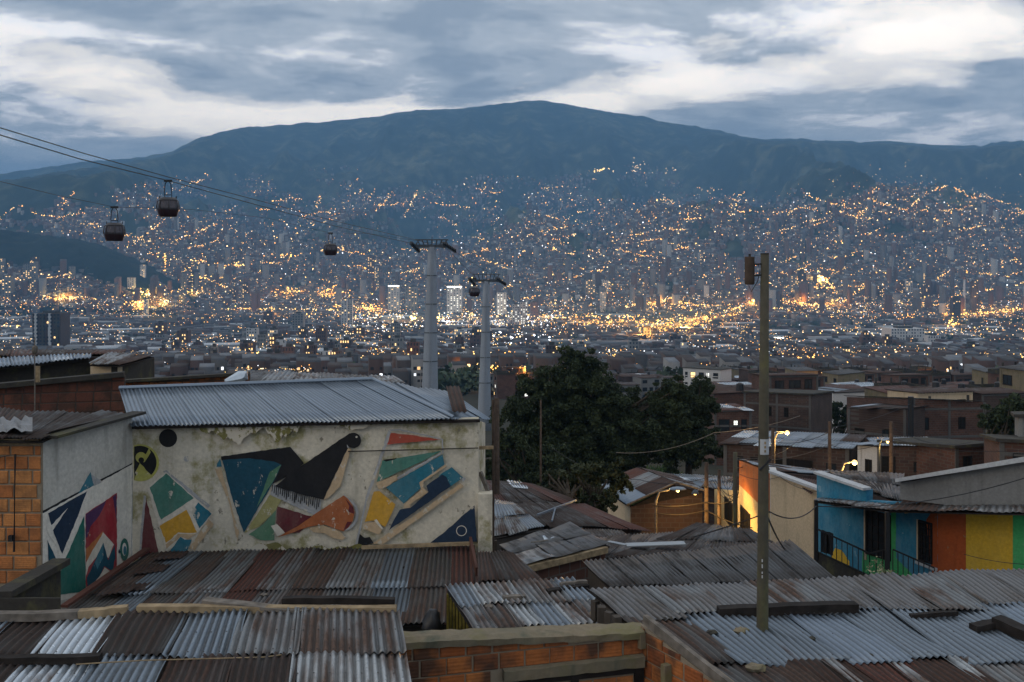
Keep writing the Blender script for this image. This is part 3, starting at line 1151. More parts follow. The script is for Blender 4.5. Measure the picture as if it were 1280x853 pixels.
def mural_house():
    h = thing('mural_house', 'cream plastered house with a bird and shard mural under a blue-grey tin hip roof', 'house', (MA.x, MA.y, -5.6))
    zb = P(0, 715, 20).z - 2.6
    w = wall(h, MA, MBt, MA.z + 0.02, MBt.z + 0.02, zb, 0.25, 'mural_wall')
    z1 = lambda p: (130 + p[0] / 4.741, 520 + p[1] / 4.741)
    z2 = lambda p: (360 + p[0] / 4.561, 520 + p[1] / 4.561)
    grey, cream, tan = pm('grey', (0.36, 0.36, 0.36), 0.6), pm('cream', (0.66, 0.60, 0.50), 0.66), pm('tan', (0.50, 0.36, 0.22), 0.6)
    black, navy = pm('black', (0.016, 0.016, 0.018), 0.72), pm('navy', (0.018, 0.035, 0.065), 0.68)
    deep, teal, sea = pm('deep_teal', (0.015, 0.07, 0.105), 0.66), pm('teal', (0.025, 0.15, 0.205), 0.63), pm('sea_green', (0.07, 0.20, 0.155), 0.63)
    gold, brick_red, maroon = pm('gold', (0.56, 0.30, 0.035), 0.64), pm('brick_red', (0.36, 0.06, 0.035), 0.64), pm('maroon', (0.12, 0.025, 0.03), 0.66)
    rusty, olive, green = pm('rusty_orange', (0.38, 0.12, 0.045), 0.62), pm('olive', (0.32, 0.29, 0.11), 0.6), pm('green', (0.09, 0.20, 0.12), 0.62)
    lime = pm('lime', (0.42, 0.40, 0.10), 0.62)
    paint_shapes(w, MA, MBt, z1, [
        (grey, [(235, 470), (250, 476), (222, 850), (205, 850)]),
        (maroon, [(250, 480), (332, 842), (216, 850)]),
        (black, disc((380, 132), 54)),
        (grey, disc((490, 255), 17, 16)),
        (lime, [(178, 172)] + disc((217, 278), 110, 30, -1.93, 1.93) + [(178, 384)]),
        (black, [(179, 174)] + disc((212, 277), 100, 26, -1.9, 1.0) + [(214, 280), (180, 384)]),
        (lime, [(212, 280), (292, 362), (252, 376), (220, 372)]),
        (lime, [(212, 285), (225, 300), (190, 345), (185, 335)]),
        (lime, [(225, 268), (268, 190), (278, 215), (240, 275)]),
        (lime, disc((220, 246), 32, 20)),
        (black, disc((222, 262), 17, 14)),
        (grey, [(350, 330), (372, 320), (632, 530), (618, 546)]),
        (cream, [(366, 330), (645, 578), (560, 690), (372, 800), (258, 425)]),
        (sea, [(370, 340), (533, 487), (340, 615), (272, 425)]),
        (gold, [(490, 555), (553, 690), (500, 694), (440, 690), (400, 730), (368, 752), (330, 652)]),
        (teal, [(560, 512), (640, 580), (567, 665), (520, 568)]),
        (tan, [(440, 698), (505, 700), (552, 698), (500, 730), (455, 716), (412, 752), (372, 788), (366, 760)]),
        (teal, [(455, 715), (480, 733), (522, 732), (488, 812), (384, 812), (420, 765)]),
        (tan, [(505, 782), (622, 612), (652, 640), (540, 795)]),
        (tan, [(660, 315), (694, 305), (802, 690), (792, 748), (745, 520)]),
        (teal, [(690, 252), (700, 300), (668, 302), (672, 282)]),
        (olive, [(985, 465), (1052, 498), (1020, 560), (920, 655), (832, 695), (905, 590)]),
        (grey, [(1000, 402), (1290, 492), (1285, 560), (1250, 588), (985, 466)]),
        (deep, [(695, 240), (1105, 182), (1100, 290), (1000, 402), (830, 690), (760, 480)]),
        (black, [(1105, 182), (1186, 280), (1100, 350), (1000, 402), (1055, 290), (1010, 270), (860, 250), (698, 262), (695, 240)]),
        (green, [(1052, 288), (1012, 372), (905, 545), (985, 330)]),
        (green, [(1022, 556), (1012, 650), (1012, 735), (930, 735), (858, 700), (945, 640)]),
        (cream, [(990, 650), (1030, 640), (1075, 690), (1030, 712)]),
        (maroon, [(1030, 535), (1250, 600), (1160, 690), (1078, 695), (1022, 635)]),
    ])
    hatch = []
    for k in range(24):
        x = 1000 + k * 12
        y = 405 + (x - 1000) * 0.31
        hatch.append((black, [(x, y), (x + 5, y + 1), (x - 1 + (k % 3), y + 40 + (k * 7) % 26), (x - 5, y + 42 + (k * 7) % 26)]))
    paint_shapes(w, MA, MBt, z1, hatch, 0.028)
    paint_shapes(w, MA, MBt, z2, [
        (tan, [(345, 182), (362, 188), (300, 400), (235, 465), (205, 475)]),
        (black, [(-72, 398), (20, 320), (95, 272), (355, 96), (352, 168), (345, 180), (205, 475), (80, 445)]),
        (black, disc((375, 138), 44)),
        (cream, disc((393, 118), 6, 12)),
        (grey, [(338, 160), (352, 180), (340, 178)]),
        (grey, [(320, 440)] + disc((305, 555), 100, 20, -1.25, 1.25) + [(320, 655)] + disc((305, 555), 84, 20, 1.25, -1.25)),
        (rusty, [(-60, 690), (60, 625), (150, 560), (320, 450), (345, 470), (370, 505), (383, 545), (372, 595), (350, 630), (320, 655), (270, 640), (210, 615), (120, 630), (20, 665)]),
        (maroon, [(330, 470), (375, 520), (380, 555), (345, 545), (352, 510)]),
        (maroon, [(368, 600), (345, 632), (318, 652), (340, 600)]),
        (tan, [(120, 636), (205, 620), (300, 655), (332, 690), (310, 705), (255, 690), (215, 665), (150, 660)]),
        (grey, [(575, 78), (592, 92), (458, 470), (444, 462)]),
        (grey, [(446, 462), (456, 470), (400, 728), (386, 728)]),
        (grey, [(578, 76), (640, 72), (880, 128), (882, 134), (640, 80), (590, 84)]),
        (grey, [(878, 132), (886, 132), (888, 212), (880, 212)]),
        (brick_red, [(588, 95), (690, 105), (876, 132), (566, 161)]),
        (sea, [(540, 252), (700, 225), (878, 196), (800, 240), (508, 374)]),
        (black, [(545, 248), (625, 236), (610, 246), (560, 258)]),
        (grey, [(625, 346), (872, 203), (876, 214), (628, 360)]),
        (tan, [(505, 378), (622, 332), (622, 362), (560, 402), (520, 416)]),
        (tan, [(897, 275), (905, 285), (775, 372), (772, 405), (800, 432), (700, 500), (690, 540), (655, 545), (665, 498), (760, 415), (748, 376)]),
        (teal, [(882, 216), (893, 274), (750, 376), (758, 410), (662, 496), (560, 403)]),
        (teal, [(935, 288), (1000, 348), (905, 415), (860, 340)]),
        (navy, [(880, 330), (905, 345), (930, 395), (578, 648), (605, 590), (640, 530), (700, 520), (802, 430), (790, 395)]),
        (tan, [(985, 380), (1003, 398), (545, 726), (478, 726), (590, 655)]),
        (grey, [(998, 345), (1015, 352), (1000, 372), (990, 362)]),
        (gold, [(492, 428), (524, 424), (615, 500), (585, 570), (556, 630), (500, 592), (440, 600)]),
        (cream, [(495, 590), (508, 584), (545, 640), (525, 640)]),
        (tan, [(440, 606), (498, 598), (540, 645), (522, 672), (430, 640)]),
        (black, [(412, 668), (440, 690), (470, 685), (492, 722), (398, 742)]),
        (navy, [(1064, 505), (1078, 712), (808, 722), (900, 652)]),
        (cream, disc((990, 650), 30) + disc((990, 650), 30)[:1] + disc((990, 650), 26)[:1] + disc((990, 650), 26)[::-1]),
    ], 0.05)
    # moss and soot grown along the foot and under the eave: ragged patches
    r = random.Random(31)
    moss, soot = pm('moss', (0.17, 0.155, 0.05), 0.515, 5), pm('soot', (0.05, 0.045, 0.03), 0.50, 6)
    for (x0, x1, yb, hh, m) in ((276, 482, 696, 27, moss), (330, 430, 694, 15, soot), (168, 290, 704, 15, moss), (455, 597, 689, 11, moss), (250, 330, 533, -24, moss), (330, 376, 531, -26, moss), (405, 470, 529, -10, moss)):
        n = int((x1 - x0) / 3)
        w1, w2, w3 = (r.uniform(0, 6) for _ in range(3))
        edge = []
        for i in range(n + 1):
            t = i / n
            e = math.sin(PI * t) ** .6 * (.62 + .2 * math.sin(t * 9 + w1) + .13 * math.sin(t * 23 + w2) + .08 * math.sin(t * 51 + w3))
            edge.append((x0 + (x1 - x0) * t, yb - hh * max(.05, e)))
        paint_shapes(w, MA, MBt, lambda q: q, [(m, [(x0, yb)] + edge + [(x1, yb)])], .086 + .0009 * r.randint(0, 5))
    # dark joint across the wall, drip moulding
    mb = MB()
    mb.beam(on_wall(MA, MBt, 436, 563.6, 0.09), on_wall(MA, MBt, 598, 559.3, 0.09), 0.02, 0.02)
    mb.build('joint_line', M['concrete_dark'], w)
    # right-hand return wall and low pier
    B2 = Vector((MBt.x + 0.1, MBt.y + 1.3, 0))
    wall(h, Vector((MBt.x, MBt.y + 0.25, 0)), B2, MBt.z - .05, MBt.z - .25, zb, 0.2, 'mural_wall', 'side_wall_panel')
    a, b = P(597.5, 618, 19.9), P(615, 618, 19.9)
    wall(h, a, b, a.z, a.z, zb, 0.35, 'mural_wall', 'pier')
    # timber prop and gutter stub beside the wall
    mb = MB()
    mb.beam(P(600, 590, 20.3), P(613, 621, 20.2), 0.07, 0.07)
    mb.build('prop', M['wood_grey'], h)
    mb = MB().beam(P(599, 560, 20.1), P(617, 559.5, 20.1), 0.06, 0.06)
    mb.build('rail', M['wood_tan'], h)
    mb = MB().tube([P(616.5, 500, 20.4), P(616.5, 690, 20.4)], 0.025, 6)
    mb.build('downpipe', M['pole_wood'], h)
    # eave board
    mb = MB().beam(P(166, 534.5, 19.9), P(600, 526, 19.9), 0.12, 0.05)
    mb.build('eave_board', M['wood_dark'], h)
    # hip roof
    eL, eR = P(163, 533, 19.8), P(566, 524.5, 19.8)
    rL, rR = P(149, 487, 21.9), P(466, 475.5, 22.1)
    n = 14
    cs = [i / n for i in range(n + 1)]
    # sheets run straight up the slope; the last ones are cut along the hip
    r = roof(h, [eL, eR, rR, rL], cs, 1, ['steel_new'], 0.088, 0.0125, 6, 4, 0.004, under=True, sag=0.006)
    hb = P(612, 524, 21.2)
    hr = [P(567.5, 524, 19.85), hb, P(560, 490, 22.2), P(467.5, 475.5, 22.12)]
    for k in range(4):
        u0, u1 = k / 4, (k + 1) / 4
        sheet(r, [bil(hr, u0, 0), bil(hr, u1 + 0.01, 0), bil(hr, u1 + 0.01, 1), bil(hr, u0, 1)], M['steel_new'], 0.115, 0.012, 0.0 + 0.004 * (k % 2), 5, 3)
    mb = MB().tube([rL + Vector((0, 0, .03)), rR + Vector((0, 0, .03))], 0.05, 6).tube([rR + Vector((0, 0, .03)), P(567, 523.5, 19.82) + Vector((0, 0, .03))], 0.035, 6)
    mb.build('ridge_cap', M['steel_new'], r)
    # rusted patch lying over the hip
    qp = [P(566, 521, 20.1), P(584, 520, 20.1), P(574, 488, 21.9), P(558, 488, 21.9)]
    sheet(r, qp, M['rust'], 0.1, 0.012, 0.09, 5, 3, 'roof_patch')
    return h


mural_house()


# ================================================================== HOUSE WITH THE GREY SIDE WALL (far left)
def side_wall_house():
    h = thing('side_wall_house', 'bare grey gable wall with a painted mountain panel joined to an orange block front', 'house', (SA.x, SA.y, -6))
    zb = -8.6
    w = wall(h, SA, SB, SA.z, SB.z, zb, 0.22, 'side_wall')
    z3 = lambda p: (p[0] / 3.555, 540 + p[1] / 3.555)
    navy, deep, green = pm('navy', (0.018, 0.035, 0.065), 0.68), pm('deep_teal', (0.015, 0.07, 0.105), 0.66), pm('dark_green', (0.015, 0.13, 0.105), 0.68)
    white, red, purple = pm('pale_wash', (0.70, 0.66, 0.58), 0.68), pm('dusk_red', (0.33, 0.03, 0.04), 0.70), pm('dusk_purple', (0.085, 0.035, 0.10), 0.7)
    orange, cream, teal = pm('dusk_orange', (0.46, 0.15, 0.04), 0.68), pm('cream', (0.66, 0.60, 0.50), 0.66), pm('teal', (0.025, 0.15, 0.205), 0.63)
    grey, black = pm('grey', (0.36, 0.36, 0.36), 0.6), pm('black', (0.016, 0.016, 0.018), 0.72)
    paint_shapes(w, SA, SB, z3, [
        (white, [(188, 356), (588, 140), (588, 700), (188, 760)]),
        (black, [(186, 352), (588, 137), (588, 144), (190, 362)]),
        (grey, [(586, 140), (589, 140), (586, 575), (583, 575)]),
        (teal, [(402, 178), (417, 238), (345, 276)]),
        (grey, [(405, 190), (455, 222), (417, 240)]),
        (navy, [(212, 362), (385, 264), (345, 375), (275, 542), (238, 452)]),
        (white, [(300, 338), (225, 450), (212, 432)]),
        (white, [(205, 400), (225, 455), (275, 545), (270, 600), (255, 520), (205, 440)]),
        (deep, [(208, 480), (250, 570), (215, 590)]),
        (green, [(372, 374), (380, 706), (250, 726), (268, 620), (278, 588)]),
        (red, [(378, 364), (517, 271), (517, 610), (380, 706)]),
        (purple, [(379, 366), (470, 305), (450, 350), (425, 390), (400, 420), (385, 470), (379, 470)]),
        (purple, [(498, 290), (515, 276), (515, 400), (505, 330)]),
        (orange, [(379, 520), (420, 480), (455, 440), (440, 520), (400, 560), (379, 570)]),
        (cream, [(455, 446), (503, 500), (480, 560), (440, 540), (390, 600), (380, 640), (380, 580)]),
        (deep, [(456, 492), (478, 570), (508, 498), (510, 560), (496, 620), (460, 596), (440, 640), (385, 700), (382, 650), (425, 560)]),
        (teal, [(456, 494), (455, 560), (430, 610), (418, 580)]),
        (cream, [(462, 602), (495, 628), (515, 612), (516, 622), (382, 712), (440, 640)]),
        (navy, [(527, 520), (533, 536), (527, 540), (523, 530)]),
        (green, disc((550, 522), 19, 26, 0, 2 * PI, 2.6)),
        (white, disc((549, 522), 10, 22, 0, 2 * PI, 2.9)),
        (teal, disc((551, 528), 7, 20, 0, 2 * PI, 3.0)),
    ])
    # block front, returning to the left
    FL = P(-60, 548, 17.6)
    FR = P(52, 548, 17.58)
    f = wall(h, FL, FR, SA.z, SA.z, zb, 0.2, 'mortar', 'front_wall')
    bricks(f, FL, FR, P(0, 730, 17.6).z, SA.z - 0.12, SA.z - 0.12, 0.40, 0.245, 'clay_orange', 0.03, 0.02)
    MB().beam(FL + Vector((0, -0.03, -0.05)), FR + Vector((0, -0.03, -0.05)), 0.14, 0.1).build('wall_plate', M['wood_tan'], h)
    # conduit on the front
    MB().tube([P(-20, 576, 17.5), P(19, 568, 17.5), P(17.5, 690, 17.5)], 0.018, 6).build('conduit', M['black_metal'], h)
    MB().box(P(13.5, 673, 17.48), (0.07, 0.06, 0.1)).build('conduit_box', M['black_metal'], h)
    # roof, its far edge low behind the wall
    eL, eR, rR, rL = P(-70, 549, 17.3), P(54, 549, 17.35), P(122, 517, 20.1), P(-60, 508, 20.6)
    roof(h, [eL, eR, rR, rL], 5, 1, ['rust_dark', 'rust', 'rust_dark'], 0.09, 0.012, 5, 3, 0.02)
    # sloping coping and a strip of spare iron along the wall top
    sA, sB = SA + Vector((0.03, 0, 0.02)), SB + Vector((0, 0.1, 0.02))
    MB().beam(sA + Vector((0.1, 0, 0)), sB + Vector((0.1, 0, 0)), 0.3, 0.05).build('coping', M['concrete_dark'], h)
    q = [P(57, 546, 17.7), P(64, 545, 17.75), P(160, 519, 20.0), P(128, 517, 20.1)]
    sheet(h, q, M['rust_dark'], 0.09, 0.01, 0.05, 5, 4, 'edge_sheet')
    # crumpled plastic lying on the roof edge
    mb = MB()
    qq = [eL, eR, rR, rL]
    pts = []
    for j in range(6):
        for i in range(12):
            p = hit(qq, -10 + i * 4.6, 528 + j * 3.2 + (i % 3))
            pts.append(p + Vector((0, 0, 0.05 + random.uniform(0, 0.09))))
    mb.add(pts, grid_faces(11, 5))
    solo(mb, 'plastic_sheet', M['steel_stained'], 'crumpled grey plastic lying on the dark rusty roof edge above the orange blocks', 'sheeting')


side_wall_house()


# ================================================================== HOUSE UNDER THE MURAL (long rusty roof)
MID_Q = [P(38, 792, 16.9), P(598, 778, 17.0), P(591, 682, 19.93), P(186, 692, 19.93)]


def long_roof_house():
    h = thing('long_roof_house', 'house with a long rust-streaked corrugated roof right below the mural', 'house', (-2, 18.5, -7.5))
    q = MID_Q
    a, b = Vector((q[0].x + 0.3, q[0].y + 0.25, 0)), Vector((q[1].x - 0.08, q[1].y + 0.25, 0))
    wall(h, a, b, q[0].z - 0.08, q[1].z - 0.08, -8.6, 0.2, 'concrete_dark')
    wall(h, Vector((b.x, b.y + 0.2, 0)), Vector((q[2].x - 0.05, q[2].y - 0.05, 0)), q[1].z - 0.1, q[2].z - 0.1, -8.6, 0.15, 'concrete_dark', 'side_wall_panel')
    cs = [0, .1, .17, .26, .36, .44, .52, .62, .735, .83, .93, 1.0]
    ms = [['steel_brown', 'steel_blue', 'steel_brown', 'steel_stained', 'rust_red', 'steel_stained', 'steel_brown', 'steel_stained', 'steel_blue', 'steel_brown', 'rust_red']]
    r = roof(h, q, cs, [0, .46, 1.0], [ms[0], ms[0]], 0.085, 0.013, 6, 5, 0.008, nails=True)
    # flashing against the side wall, rusty upright strip at the right end
    MB().beam(P(80, 762, 17.3) + Vector((0, 0, .05)), P(184, 690, 19.9) + Vector((0, 0, .06)), 0.12, 0.05).build('flashing', M['rust_red'], r)
    MB().beam(P(588, 680, 19.8) + Vector((0, 0, .06)), P(596, 722, 18.4) + Vector((0, 0, .1)), 0.05, 0.16).build('end_strip', M['rust_red'], r)
    MB().beam(P(452, 684.5, 19.7), P(588, 679.5, 19.7), 0.07, 0.06).build('edge_batten', M['wood_tan'], r)
    # scraps of iron along the flashing
    for k, (x, y) in enumerate([(140, 745), (165, 722), (190, 706), (120, 752)]):
        p = hit(q, x, y)
        sheet(r, [p, p + Vector((0.55, 0.12, 0.01)), p + Vector((0.62, 0.42, 0.08)), p + Vector((0.1, 0.3, 0.07))], M['rust'], 0.085, 0.012, 0.05 + 0.02 * k, 4, 2, 'scrap_sheet')
    # pale timber wall below the eave at the right
    a, b = P(498, 772, 17.35), P(598, 768, 17.35)
    for k in range(3):
        MB().hexa([Vector((a.x, a.y, a.z - .06 - k * .12)), Vector((b.x, b.y, b.z - .06 - k * .12)), Vector((b.x, b.y + .03, b.z - .06 - k * .12)), Vector((a.x, a.y + .03, a.z - .06 - k * .12))],
                  [Vector((a.x, a.y, a.z + .05 - k * .12)), Vector((b.x, b.y, b.z + .05 - k * .12)), Vector((b.x, b.y + .03, b.z + .05 - k * .12)), Vector((a.x, a.y + .03, a.z + .05 - k * .12))]
                  ).build('plank', M['wood_grey'], h)


long_roof_house()


# dark sack wedged between the two roofs
def sack():
    c = P(541, 776, 13.0)
    mb = MB()
    n, rows = 12, 7
    vs = []
    for j in range(rows + 1):
        t = j / rows
        rr = (0.14 * math.sin(PI * (0.18 + 0.72 * t)) ** 0.7) * (1 - 0.25 * t)
        for i in range(n):
            a = 2 * PI * i / n
            k = rr * (1 + 0.22 * math.sin(3 * a + j) + random.uniform(-.08, .08))
            vs.append(c + Vector((k * math.cos(a), k * math.sin(a), -0.22 + 0.36 * t)))
    fs = [(j * n + i, j * n + (i + 1) % n, (j + 1) * n + (i + 1) % n, (j + 1) * n + i) for j in range(rows) for i in range(n)]
    fs += [tuple(range(n - 1, -1, -1)), tuple(rows * n + i for i in range(n))]
    mb.add(vs, fs)
    solo(mb, 'sack', M['black_metal'], 'black bundled sack standing in the gap beside the rusty roof end', 'sack', c, smooth=True)


sack()

# low dark parapet at the far left
def low_parapet():
    h = thing('low_parapet', 'dark mossy parapet with a sloping top below the orange blocks', 'wall', P(30, 760, 14.5))
    a, b = P(-30, 743, 14.5), P(75, 743, 14.5)
    MB().hexa([P(-60, 800, 14.4), P(76, 800, 14.4), P(76, 800, 14.9), P(-60, 800, 14.9)], [P(-60, 748, 14.4), P(76, 748, 14.4), P(76, 747, 14.9), P(-60, 747, 14.9)]).build('lower_block', M['concrete_dark'], h)
    MB().beam(P(2, 744, 14.6), P(77, 702, 16.6), 0.28, 0.1).build('sloping_coping', M['concrete_dark'], h)
    MB().hexa([P(6, 770, 14.7), P(76, 770, 16.5), P(76, 770, 16.7), P(6, 770, 14.9)], [P(6, 746, 14.7), P(76, 706, 16.5), P(76, 706, 16.7), P(6, 746, 14.9)]).build('sloping_wall', M['concrete_dark'], h)


low_parapet()


# ================================================================== FRONT LEFT HOUSE
FL_Q = [P(-190, 872, 8.2), P(513, 872, 8.25), P(496, 763, 9.45), P(-60, 771, 9.45)]


def front_left_house():
    h = thing('front_left_house', 'nearest house on the left with patched bright, grey and rust-brown corrugated sheets', 'house', (-3, 8.8, -7))
    q = FL_Q
    wall(h, Vector((q[0].x, q[0].y + .15, 0)), Vector((q[1].x, q[1].y + .15, 0)), q[0].z - .1, q[1].z - .1, -8.2, 0.15, 'mortar_dark')
    wall(h, Vector((q[1].x - 0.05, q[1].y + .3, 0)), Vector((q[2].x - .05, q[2].y, 0)), q[1].z - .1, q[2].z - .1, -8.2, 0.15, 'mortar_dark', 'side_wall_panel')
    wall(h, Vector((q[3].x, q[3].y, 0)), Vector((q[2].x - .2, q[2].y, 0)), q[3].z - .1, q[2].z - .1, -8.2, 0.15, 'mortar_dark', 'back_wall', -1)
    cs = [0, .155, .265, .385, .53, .66, .785, 1.0]
    up = ['steel_blue', 'rust_dark', 'steel_bright', 'rust_dark', 'steel_blue', 'steel_stained', 'steel_stained']
    lo = ['rust_dark', 'rust_dark', 'steel_bright', 'steel_blue', 'rust', 'rust_dark', 'steel_pale']
    roof(h, q, cs, [0, 0.47, 1.0], [lo, up], 0.07, 0.011, 8, 8, 0.014, nails=True, sag=.022)


front_left_house()


def plank(name, a, b, w, hh, mat, label, cat='plank', group=None):
    mb = MB()
    a, b = Vector(a), Vector(b)
    n = 6
    d = (b - a)
    s = d.cross(Vector((0, 0, 1))).normalized() * w / 2
    up = Vector((0, 0, hh / 2))
    rows = []
    for i in range(n + 1):
        p = a + d * (i / n) + Vector((random.uniform(-1, 1), random.uniform(-1, 1), random.uniform(-1, 1))) * 0.006
        rows += [p - s - up, p + s - up, p + s + up, p - s + up]
    fs = [(0, 1, 2, 3), (n * 4 + 3, n * 4 + 2, n * 4 + 1, n * 4)]
    for i in range(n):
        for k in range(4):
            fs.append((i * 4 + k, i * 4 + 4 + k, i * 4 + 4 + (k + 1) % 4, i * 4 + (k + 1) % 4))
    mb.add(rows, fs)
    return solo(mb, name, M[mat], label, cat, a, group)


def on(q, px, py, up=0.04):
    return hit(q, px, py) + Vector((0, 0, up))


G_TIMB = 'timbers weighing down the roof sheets'
plank('timber_plank', on(FL_Q, -60, 782, .07), on(FL_Q, 98, 778, .07), 0.10, 0.07, 'wood_grey', 'long grey plank along the top of the nearest left roof', group=G_TIMB)
plank('timber_plank', on(FL_Q, 98, 777, .07), on(FL_Q, 160, 772, .07), 0.09, 0.07, 'wood_tan', 'short tan board end butting the grey plank above the bright sheet', group=G_TIMB)
plank('timber_plank', on(FL_Q, 172, 771, .075), on(FL_Q, 496, 772, .075), 0.09, 0.06, 'wood_tan', 'long weathered tan board along the top of the nearest left roof', group=G_TIMB)
plank('timber_plank', on(FL_Q, 354, 762, .09), on(FL_Q, 494, 763, .09), 0.08, 0.06, 'wood_dark', 'dark board lying behind the tan board at the roof end', group=G_TIMB)
plank('timber_plank', on(FL_Q, 255, 764, .10), on(FL_Q, 385, 775, .08), 0.12, 0.03, 'wood_grey', 'split grey board lying askew over the tan board', group=G_TIMB)
plank('timber_plank', on(FL_Q, -40, 833, .05), on(FL_Q, 126, 830, .05), 0.09, 0.06, 'wood_dark', 'black timber across the bright sheet low on the left roof', group=G_TIMB)
solo(MB().tube([on(FL_Q, 95, 838, .05), on(FL_Q, 180, 836, .07), on(FL_Q, 330, 829, .05), on(FL_Q, 352, 826, .05)], 0.006, 5), 'cord', M['wood_tan'], 'thin pale cord stretched over the lower left roof sheets', 'cord')


# ================================================================== FRONT MIDDLE ROOF + BLOCK WALL
FM_Q = [P(590, 786, 11.9), P(772, 781, 12.0), P(715, 724, 13.5), P(556, 733, 13.5)]


M['slat_olive'] = simple('slat_olive', (.16, .13, .03), .85, 0, .4, 9)


def front_middle_house():
    h = thing('front_middle_house', 'small lean-to of silvery sheets spotted with rust behind the orange block wall', 'house', (0, 12.6, -7))
    q = FM_Q
    roof(h, q, 6, [0, .5, 1.0], [['steel_stained', 'steel_brown', 'steel_pale', 'steel_blue', 'steel_pale', 'steel_stained'], ['steel_blue', 'steel_pale', 'steel_pale', 'steel_stained', 'steel_stained', 'steel_blue']], 0.074, 0.013, 8, 5, 0.022, nails=True, sag=.016)
    # slatted left side, timbers upright
    a, b = Vector((q[3].x + .05, q[3].y, 0)), Vector((q[0].x + .08, q[0].y, 0))
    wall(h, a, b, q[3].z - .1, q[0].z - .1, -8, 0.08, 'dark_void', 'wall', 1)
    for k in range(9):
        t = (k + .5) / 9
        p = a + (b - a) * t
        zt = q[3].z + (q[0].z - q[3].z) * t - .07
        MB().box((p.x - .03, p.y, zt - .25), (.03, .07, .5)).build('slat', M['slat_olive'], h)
    wall(h, Vector((q[0].x + .15, q[0].y + .2, 0)), Vector((q[1].x - .1, q[1].y + .2, 0)), q[0].z - .1, q[1].z - .1, -8, .1, 'mortar_dark', 'front_wall')


front_middle_house()
plank('timber_plank', on(FM_Q, 684, 746, .06), on(FM_Q, 735, 739, .06), 0.10, 0.06, 'rust_dark' if False else 'wood_dark', 'dark red-brown timber on the small silvery lean-to roof', group=G_TIMB)
plank('timber_plank', on(FM_Q, 628, 752, .05), on(FM_Q, 656, 751, .05), 0.08, 0.05, 'wood_grey', 'short grey offcut on the small silvery lean-to roof', group=G_TIMB)

BW_A, BW_B = P(500, 800, 9.55), P(805, 783, 10.2)


